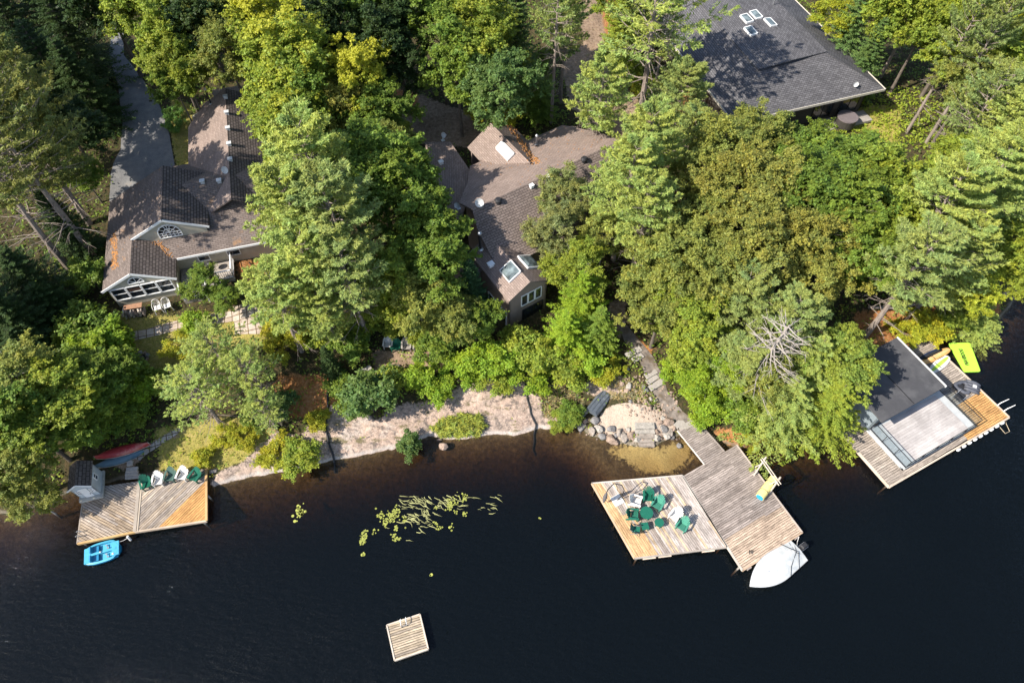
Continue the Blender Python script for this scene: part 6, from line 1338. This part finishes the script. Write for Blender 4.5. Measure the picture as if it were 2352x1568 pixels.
SHR=[('shrub0',450,742,1.6,1.1,BR_,'bright shrub under the cottage deck'),('shrub1',415,790,1.6,1.2,YG,'yellow-green shrub on the cottage lawn'),
('shrub0',650,745,2.6,1.5,YG,'golden shrub beside the flagstone patio'),('shrub2',690,770,2.4,1.4,YG,'yellow-green shrub right of the golden one'),('shrub0',740,770,2.2,1.5,LG,'light shrub below the pale pines'),('shrub1',640,800,1.8,1.2,YG,'yellow shrub on the needle slope'),('shrub0',800,800,2.4,1.5,MG,'mid green shrub left of the clearing'),('shrub2',822,750,2.2,1.3,LG,'light shrub behind the clearing, left'),('shrub0',905,735,2.2,1.4,LG,'light shrub behind the white chair'),('shrub1',965,742,2.2,1.4,LG,'leafy shrub behind the grey chairs'),('shrub0',1000,790,2.2,1.5,MG,'shrub at the right end of the clearing'),
('shrub2',850,920,3.0,2.2,BG,'big blue-green shrub on the rock edge below the clearing'),('shrub1',810,900,2.2,1.6,MG,'green shrub left of the big blue-green one'),('shrub0',910,880,2.0,1.4,LG,'light shrub right of the big blue-green one'),
('shrub2',965,875,2.0,1.3,BR_,'brilliant green shrub at the rock edge'),('shrub0',1000,905,1.8,1.2,BR_,'brilliant green shrub lowest on the rock edge'),('shrub1',1045,855,2.0,1.5,BR_,'bright shrub in the hedge above the rock, left'),('shrub0',1095,840,2.2,1.6,BR_,'bright shrub in the hedge above the rock, middle'),('shrub2',1150,830,2.2,1.6,BR_,'bright shrub in the hedge above the rock, right'),('shrub1',1130,870,1.6,1.3,LG,'low shrub on the top edge of the pale rock'),
('shrub0',1205,800,2.6,1.8,LG,'leafy shrub below the window bay'),('shrub2',1250,830,2.4,1.7,LG,'leafy shrub left of the hemlocks'),('shrub1',1215,860,1.8,1.5,BR_,'bright low shrub at the head of the second pipe'),('shrub0',1300,840,2.2,1.7,LG,'shrub above the dry grass bank'),('shrub2',1350,830,2.2,1.6,BR_,'bright shrub beside the garden path'),('shrub1',1390,845,1.6,1.3,YG,'yellow-green shrub at the path stones'),
('shrub1',640,1045,1.9,1.4,YG,'rounded yellow-green shrub on the shore rock, left half'),('shrub0',690,1040,1.9,1.4,LG,'rounded green shrub on the shore rock, right half'),('shrub0',735,965,1.4,.9,YG,'yellow shrub touching the black pipe'),('shrub2',938,1015,1.6,1.0,BG,'small dark shrub at the waterline below the rock'),('shrub1',560,1000,1.2,1.0,YG,'yellowish shrub on the slope right of the left dock'),('shrub0',470,1050,1.2,.8,YG,'small bright shrub behind the left dock chairs'),('shrub1',515,1000,1.1,.9,YG,'yellowish shrub under the leaning pine'),('shrub0',650,930,1.6,1.2,BG,'blue-green shrub on the needle slope'),('shrub2',585,955,1.6,1.1,MG,'green shrub below the short pine'),
('shrub0',1310,945,1.5,1.0,MG,'grassy green shrub on the bank left of the beach'),('shrub1',1290,965,1.2,.9,LG,'small shrub at the waterline left of the boulders'),('shrub0',1562,840,2.0,1.3,BR_,'lime shrub right of the timber stair, upper'),('shrub2',1595,888,2.2,1.5,BR_,'lime shrub right of the timber stair, middle'),('shrub1',1625,945,1.8,1.3,BR_,'lime shrub beside the ramp'),('shrub0',1650,930,2.4,1.7,BR_,'lime shrub left of the dead pine foot'),('shrub2',1700,960,2.2,1.5,MG,'green shrub at the foot of the dead pine'),('shrub1',1740,1005,1.4,1.1,YG,'yellowish shrub at the water edge right of the ramp'),
('shrub0',2120,750,1.9,1.8,YG,'yellow-green shrub behind the boathouse roof, right'),('shrub2',2180,740,1.8,1.5,LG,'green shrub above the boathouse dock'),('shrub1',2080,760,1.6,1.2,YG,'yellowish shrub at the boathouse roof peak'),
('shrub2',1985,640,2.6,1.7,LG,'green shrub inside the right wood clearing'),('shrub1',1960,200,2.2,1.6,MG,'shaded shrub beside the big house wall'),('shrub0',905,300,2.0,1.5,VG,'bright shrub left of the needle clearing'),('shrub2',1100,265,2.2,1.4,YG,'yellow-green shrub right of the needle clearing'),('shrub0',1170,275,2.0,1.4,YG,'yellow-green shrub behind the rear dormer'),('shrub1',1480,190,2.4,1.5,VG,'bright shrub by the dirt track bend'),('shrub0',170,770,2.2,1.7,DG_SHADE,'dark shrub in the left shade'),('shrub2',275,838,2.4,1.6,BR_,'bright green shrub left of the fire pit'),('shrub0',315,880,2.0,1.5,MG,'green shrub below the fire pit stones'),('shrub1',268,905,2.0,1.5,LG,'light shrub on the slope above the red canoe, left'),('shrub2',335,905,1.8,1.3,BR_,'bright shrub on the slope above the red canoe, middle'),('shrub0',300,945,1.8,1.4,MG,'green shrub on the slope above the red canoe, lower'),('shrub1',245,955,1.8,1.4,LG,'light shrub at the foot of the leafy crowns by the canoe'),('shrub0',370,878,1.6,1.1,LG,'light shrub at the lower edge of the lawn'),('shrub2',200,1000,2.0,1.4,MG,'dark green shrub at the left end of the red canoe'),
('shrub1',1410,130,2.2,1.4,LG,'shrub at the edge of the dirt track')]
for r in SHR: tree(*r)
for u,v,lb in ((395,258,'round hydrangea bush with pale leaf tips, upper of two beside the driveway'),(401,285,'round hydrangea bush, lower of two beside the driveway')):
    o=tree('shrub1',u,v,1.4,.85,(.12,.22,.05),lb)
    o.name='hydrangea_bush'; o['group']='hydrangea bushes beside the driveway'; o['category']='bush'
# dead pine
def dead_pine(u,v,H,label):
    x,y,z=G(u,v); t=thing('dead_pine',(x,y,z),0,label,'tree'); r=np.random.default_rng(77); mb=MB()
    lean=np.array([.10,.02]); ax=lambda q:np.array([lean[0]*q,lean[1]*q,q]); mb.tube([ax(q) if q>0 else (0,0,-.6) for q in np.linspace(-.5,H,9)],[.27*(1-.85*max(q,0)/H) for q in np.linspace(-.5,H,9)],9); mb.build('trunk',M_DEAD,t); mb=MB()
    for b in range(66):
        q=H*(.42+.57*b/66); a=b*2.4+r.uniform(-.4,.4); ln=(2.9*(1-.6*(b/66))+.3)*r.uniform(.6,1.15); o=ax(q); d=np.array([math.cos(a),math.sin(a),r.uniform(-.15,.35)]); m1=o+d*ln*.5+[0,0,-.08]; e=o+d*ln+r.normal(0,.15,3)
        mb.tube([o,m1,e],[.055,.035,.01],5,cap=False)
        for k in range(4):
            f=r.uniform(.35,.95); b0=o+d*ln*f; e2=b0+unit(d+r.normal(0,.65,3))*ln*r.uniform(.2,.4); mb.tube([b0,e2],[.02,.006],4,cap=False)
    mb.build('branches',M_DEAD,t)
dead_pine(1680,930,10.5,'dead pine with a bare grey trunk and a tangle of leafless branches, right wood')
# ================================================================ ground cover
def px_of(x,y,z):
    dep=y*math.cos(PIT)+(CAM_H-z)*math.sin(PIT); up=y*math.sin(PIT)-(CAM_H-z)*math.cos(PIT); return 1176+x/dep*1568,784-up/dep*1568
HB=[[F1.world(*p) for p in ((-.2,-.4),(5.6,-.4),(5.6,1.9),(17,1.9),(17,14),(15.2,20.8),(6.4,20.8),(6.4,10.8),(-.2,10.8))],[F1.world(*p) for p in ((5,-1.4),(9.8,-1.4),(9.8,2.3),(5,2.3))],
    [F2.world(*p) for p in ((-4.6,-7.6),(-.2,-7.6),(-.2,-4.6),(12,-4.6),(12,6.8),(7,9),(2,9),(1,12),(-3.5,11),(-6,-.5),(-6,-4))],[F3.world(*p) for p in ((0,-.4),(16,-.4),(16,25),(0,25))],
    [F4.world(*p) for p in ((-.4,-.5),(12.4,-.5),(12.4,8.4),(-.4,8.6))]]
BLK=HB+[list(zip(*[iter(sum([list(p) for p in (DRV_L+DRV_R[::-1])],[]))]*2))]+[PL+PR[::-1],wl([(150,1040),(240,1040),(250,1110),(480,1070),(480,1120),(150,1180)]),gl2([(300,760),(400,735),(540,705),(620,690),(600,775),(540,770),(480,748),(300,790)]),gl2([(300,810),(345,810),(345,845),(300,845)])]
def scatter(n,keep,seed,x0=-66,x1=60,y0=12,y1=94):
    r=np.random.default_rng(seed); x=r.uniform(x0,x1,n); y=r.uniform(y0,y1,n); z=terr(x,y); d=pdist(x,y,SHP); ok=inpoly(x,y,LANDP)&(d>.35)
    for P in BLK: ok&=~inpoly(x,y,P)
    w=keep(x,y,d); ok&=r.random(n)<w; return x[ok],y[ok],z[ok],r
M_COVER=leafmat('ground_leaves',.3,.6,(.28,.34,.035))
def cover(name,n,keep,seed,size,hmax,clump,colr,yel,label,mat=None,per=1,lab='undergrowth',**kw):
    x,y,z,r=scatter(n,keep,seed,**kw); m=len(x); h=hmax*np.clip(.35+.65*fnoise(x,y,clump,3),.05,1)
    x=np.repeat(x,per);y=np.repeat(y,per);z=np.repeat(z,per);h=np.repeat(h,per); k=len(x); f=r.random(k)**.6
    P=np.stack([x+r.normal(0,.16,k),y+r.normal(0,.16,k),z+.04+h*f],-1); V=leaves(r,P,np.tile([0,0,1.1],(k,1)),size*r.uniform(.6,1.35,k),.55,.5)
    A=np.stack([np.clip(.5+.2*fnoise(x,y,2.4,9)+r.normal(0,.17,k),0,1),np.clip(.45+yel*.6+.5*fnoise(x,y,6,22),0,1),np.clip(.5+.3*fnoise(x,y,4,30)+r.normal(0,.12,k),0,1),np.ones(k)],-1)
    me=quickmesh(name,V,k,mat or M_COVER,A); o=bpy.data.objects.new(name,me); C.objects.link(o); o.color=(colr[0],colr[1],colr[2],1-yel); tag(o,label,lab,kind='stuff'); return o
def bare(x,y): return np.clip(zmask(x,y,Z_ROCK+Z_SAND+Z_LAWN+Z_DIRT,.8)+zmask(x,y,Z_NEED,.8)*.9,0,1)
FERN=gp([(1950,230),(2080,200),(2200,260),(2150,350),(2000,330),(1900,320)])
cover('undergrowth',62000,lambda x,y,d:(1-bare(x,y))*np.clip(.75+.6*fnoise(x,y,7,12),.1,1)*np.clip(d/2.5,.2,1),201,.12,.9,3.0,MG,.35,'leafy green undergrowth filling the floor between the trees',per=3)
cover('ferns',9000,lambda x,y,d:inpoly(x,y,FERN)*1.0,202,.13,.7,2.0,YG,.9,'yellow-green ferns on the bank right of the big house',per=4,lab='ferns',x0=28,x1=60,y0=45,y1=80)
cover('shore_plants',26000,lambda x,y,d:(d<7)*(1-np.clip(zmask(x,y,Z_ROCK+Z_SAND,.6),0,.93))*np.clip(.5+.8*fnoise(x,y,3,17),0,.9),203,.09,.5,2.0,LG,.5,'low leafy plants along the shore slope',per=3,y1=45,lab='plants')
cover('litter_tufts',26000,lambda x,y,d:np.clip(zmask(x,y,Z_NEED+Z_LAWN+Z_DIRT,1.5),0,1)*np.clip(.18+.6*fnoise(x,y,2.2,19),0,.6),204,.07,.22,1.5,OL,.7,'sparse weeds on the lawn and the needle beds',per=3,lab='weeds')
def grassmound(name,polys,n,hh,colr,label,seed,ls=.3):
    r=np.random.default_rng(seed); x0,y0=np.min(np.concatenate(polys),0); x1,y1=np.max(np.concatenate(polys),0); x=r.uniform(x0,x1,n);y=r.uniform(y0,y1,n); ok=np.zeros(n,bool)
    for P in polys: ok|=inpoly(x+.35*fnoise(x,y,1.6,7),y+.3*fnoise(x,y,1.3,13),P)
    ok&=(fnoise(x,y,.9,18)>-.28)
    x,y=x[ok],y[ok]; k=len(x); z=np.maximum(terr(x,y),0); P=np.stack([x,y,z+hh*r.uniform(.15,1,k)*np.clip(.75+.6*fnoise(x,y,.7,4),.2,1.3)],-1); D=np.stack([r.normal(.1,.6,k),r.normal(-.45,.5,k),r.uniform(.5,1.2,k)],-1)
    V=leaves(r,P,np.tile([0,-.5,.8],(k,1)),ls*r.uniform(.6,1.2,k),.13,.4,axis=D*3); A=np.stack([np.clip(r.normal(.48,.25,k)+.2*fnoise(x,y,.8,2),0,1),r.random(k),np.clip(r.normal(.5,.25,k)+.3*fnoise(x,y,1.1,6),0,1),np.ones(k)],-1)
    me=quickmesh(name,V,k,M_NEEDLE,A); o=bpy.data.objects.new(name,me); C.objects.link(o); o.color=(*colr,1); tag(o,label,'grass',kind='stuff')
grassmound('grass_tuft',[gp([(985,985),(1020,965),(1075,955),(1105,960),(1120,980),(1100,1000),(1060,1005),(1010,1003)])],5200,.6,(.24,.27,.05),'mound of long green grass on the pale shore rock',301)
grassmound('dry_grass',[gp([(1235,880),(1330,880),(1340,930),(1325,975),(1250,960)]),gp([(1400,860),(1480,880),(1520,930),(1460,925),(1400,915)])],5200,.18,(.30,.25,.14),'dry tawny grass on the banks beside the little beach',302,.2)
grassmound('lawn_grass',[gp([(265,720),(600,700),(600,790),(440,850),(330,860)]),gp([(392,225),(440,240),(442,385),(405,385)]),gp([(355,985),(640,960),(560,1060),(370,1080)])],36000,.06,(.33,.31,.085),'short yellowing grass on the cottage lawn and the slope by the left dock',303,.11)
# lily pads and reeds
r=np.random.default_rng(9)
def pads():
    mb=MB()
    for cx_,cy_,n,s_ in ((515,400,26,50),(640,400,40,55),(570,490,18,35),(715,345,34,50),(705,540,12,35),(425,600,8,30),(300,610,14,35),(290,680,26,40),(265,730,18,35),(690,675,22,35),(740,690,8,25),(820,450,14,40),(1225,500,10,35),(1280,550,6,25),(1225,290,8,30),(1410,250,46,55),(1430,540,6,25),(1470,200,10,50),(1600,160,26,50),(1595,365,8,25),(1480,340,4,25),(290,890,3,20)):
        for _ in range(n):
            u,v=lp(cx_+r.normal(0,s_*.5),cy_+r.normal(0,s_*.72)); x,y=W(u,v,0); q=r.uniform(.035,.08); a0=r.uniform(0,6); cl=mul((.27,.29,.06),r.uniform(.75,1.3))
            mb.add([(x+q*math.cos(a0+.35+k*5.6/7),y+q*math.sin(a0+.35+k*5.6/7),.012+r.uniform(0,.012)) for k in range(8)]+[(x,y,.01)],[(8,k,k+1) for k in range(7)],None,cl)
    for px_,py_ in ((687,1168),(693,1176),(683,1180),(834,1275),(1238,1190),(992,1320),(2125,930),(2130,935),(1035,1210)):
        for _ in range(9 if px_<700 else 2):
            u,v=px_+r.normal(0,7 if px_<700 else 2),py_+r.normal(0,8 if px_<700 else 2); x,y=W(u,v,0); q=r.uniform(.05,.12); mb.add([(x+q*math.cos(k*.9),y+q*math.sin(k*.9),.014) for k in range(7)],[tuple(range(7))],None,mul((.34,.36,.08),r.uniform(.75,1.2)))
    m,nt=nmat('lily_leaf'); at=N(nt,'ShaderNodeAttribute'); at.attribute_name='tint'; finish(nt,at.outputs[0],.5)
    tag(mb.build('lily_pads',m),'clusters of small yellow-green lily pads floating on the dark water','lily pads',kind='stuff')
    mb=MB()
    for cx_,cy_,n,sx,sy,an in ((850,220,26,90,45,-.25),(950,180,22,50,35,-.6),(1080,200,24,60,40,-.7),(980,280,16,90,22,-.15),(1080,300,16,30,50,-1.0),(940,370,20,60,35,-.6),(880,390,16,60,35,-.4),(1060,380,14,60,30,-.1),(1040,480,12,50,25,-.4),(860,450,12,60,30,-.5),(1050,530,8,60,20,-.3),(1310,170,20,50,30,-.6),(1250,270,14,40,60,-.6),(1500,180,10,80,60,-.3),(1540,280,8,40,15,.3),(1650,140,5,40,20,-.4),(1990,140,6,50,25,-.3),(1870,220,5,40,15,-.1),(1930,290,6,50,20,-.3),(1810,290,5,30,20,-.2),(1890,370,3,40,10,-.1),(600,545,3,40,8,-.1),(975,605,2,30,5,-.2),(820,715,2,30,5,-.1),(740,470,5,50,12,-.1),(1170,345,8,40,20,-.4)):
        for _ in range(int(n*.5)):
            u,v=lp(cx_+r.normal(0,sx*.75),cy_+r.normal(0,sy*.75)); x,y=W(u,v,0); ln=r.uniform(.25,.75); a=an+r.normal(0,.25); q=r.uniform(.014,.03); d=np.array([math.cos(a),math.sin(a)]); c_=np.array([-d[1],d[0]])*q; cv=np.array([-d[1],d[0]])*r.uniform(-.08,.08)
            p0=np.array([x,y]);p1=p0+d*ln*.5+cv;p2=p0+d*ln; cl=mul((.33,.33,.14),r.uniform(.6,1.3)); mb.add([(*(p0-c_),.01),(*(p0+c_),.01),(*(p1+c_),.02),(*(p1-c_),.02),(*p2,.012)],[(0,3,2,1),(3,4,2)],None,cl)
    tag(mb.build('reeds',m),'long pale grass blades lying flat on the dark water among the lily pads','reeds',kind='stuff')
pads()
# needles blown into the cottage roof valleys
mb=MB(); rr=random.Random(8)
for i in range(190):
    t_=rr.random(); x=1.1+rr.gauss(0,.16)-.45*t_; y=1.6+t_*4.4; mb.ball((x,y,zL(x)+.005),rr.uniform(.03,.10),6,3,(1,1.7,.18),.4,rr)
for i in range(90):
    t_=rr.random(); x=5.35-1.4*t_+rr.gauss(0,.1); y=2.2+t_*1.8+rr.gauss(0,.12); mb.ball((x,y,max(zA(x),zC(y))+.005),rr.uniform(.03,.09),6,3,(1,1,.2),.4,rr)
for i in range(120):
    x=rr.uniform(.3,16); y=rr.uniform(2.3,12); 
    z=max(zL(x) if x<5.5 and y<10.2 else 0,zB(x) if 5.5<=x<8.5 and 3.8<y<10.2 else 0,(zC(y) if y<8.3 else 7.41-.417*(y-8.3)) if x>5.6 else 0)
    if z>5: mb.ball((x,y,z+.004),rr.uniform(.02,.06),5,3,(1,1,.2),.4,rr)
mb.build('needle_litter',M_NEEDLES,H1,smooth=True)['kind']='stuff'

# rubble round the beach
rr=random.Random(44); V=[];F=[]
import bmesh
for zone,n,a,b in (((1435,860,1530,955),150,.05,.16),((1370,985,1570,1012),90,.05,.15),((1330,960,1380,1000),40,.05,.16),((1470,900,1555,965),70,.05,.17)):
    for _ in range(n):
        u=rr.uniform(zone[0],zone[2]); v=rr.uniform(zone[1],zone[3]); x,y,z=G(u,v)
        if z<-.3: continue
        me=ROCKS[rr.randrange(8)]; q=rr.uniform(a,b); an=rr.uniform(0,6.28); ca,sa_=math.cos(an)*q,math.sin(an)*q; o_=len(V)
        V+=[(x+p.co.x*ca-p.co.y*sa_,y+p.co.x*sa_+p.co.y*ca,z+p.co.z*q*.8+q*.2) for p in ROCKL[ROCKS.index(me)].vertices]; F+=[tuple(i+o_ for i in f.vertices) for f in ROCKL[ROCKS.index(me)].polygons]
me=bpy.data.meshes.new('rubble'); me.from_pydata(V,[],F); me.materials.append(M_RK[2]); me.update(); o=bpy.data.objects.new('rubble',me); C.objects.link(o); tag(o,'small broken stones strewn on the bank around the little beach','rubble',kind='stuff')
# ================================================================ sky, sun, camera
ELEV=math.radians(42); AZ=(.906,.423)
Lm=Vector((AZ[0]*math.cos(ELEV),AZ[1]*math.cos(ELEV),-math.sin(ELEV))); 
sd=bpy.data.lights.new('sun','SUN'); sd.energy=5.0; sd.angle=math.radians(.53); sd.color=(1,.93,.82); so=bpy.data.objects.new('sun',sd); C.objects.link(so); so.rotation_euler=Lm.to_track_quat('-Z','Y').to_euler(); so.location=(-60,-40,80)
wd=bpy.data.worlds.new('World'); SC.world=wd; wd.use_nodes=True; nt=wd.node_tree; nt.nodes.clear(); sk=N(nt,'ShaderNodeTexSky',sky_type='NISHITA'); sk.sun_disc=False; sk.sun_elevation=ELEV; sk.sun_rotation=math.atan2(-AZ[0],-AZ[1]); sk.air_density=1.0; sk.dust_density=1.0; sk.ozone_density=1.0
bg=N(nt,'ShaderNodeBackground'); bg.inputs[1].default_value=.125; L(nt,sk.outputs[0],bg.inputs[0]); o=N(nt,'ShaderNodeOutputWorld'); L(nt,bg.outputs[0],o.inputs[0])
cd=bpy.data.cameras.new('camera'); cd.sensor_width=36; cd.lens=24; cd.clip_end=3000; cd.clip_start=.5; co=bpy.data.objects.new('camera',cd); C.objects.link(co); co.location=(0,0,CAM_H); co.rotation_euler=(math.pi/2-PIT,0,0); SC.camera=co
SC.view_settings.view_transform='Standard'; SC.view_settings.look='None'; SC.view_settings.gamma=1; SC.view_settings.exposure=.85
SC.render.engine='CYCLES'; SC.cycles.max_bounces=8; SC.cycles.transparent_max_bounces=16; SC.cycles.volume_bounces=0; SC.render.resolution_x=1024; SC.render.resolution_y=682
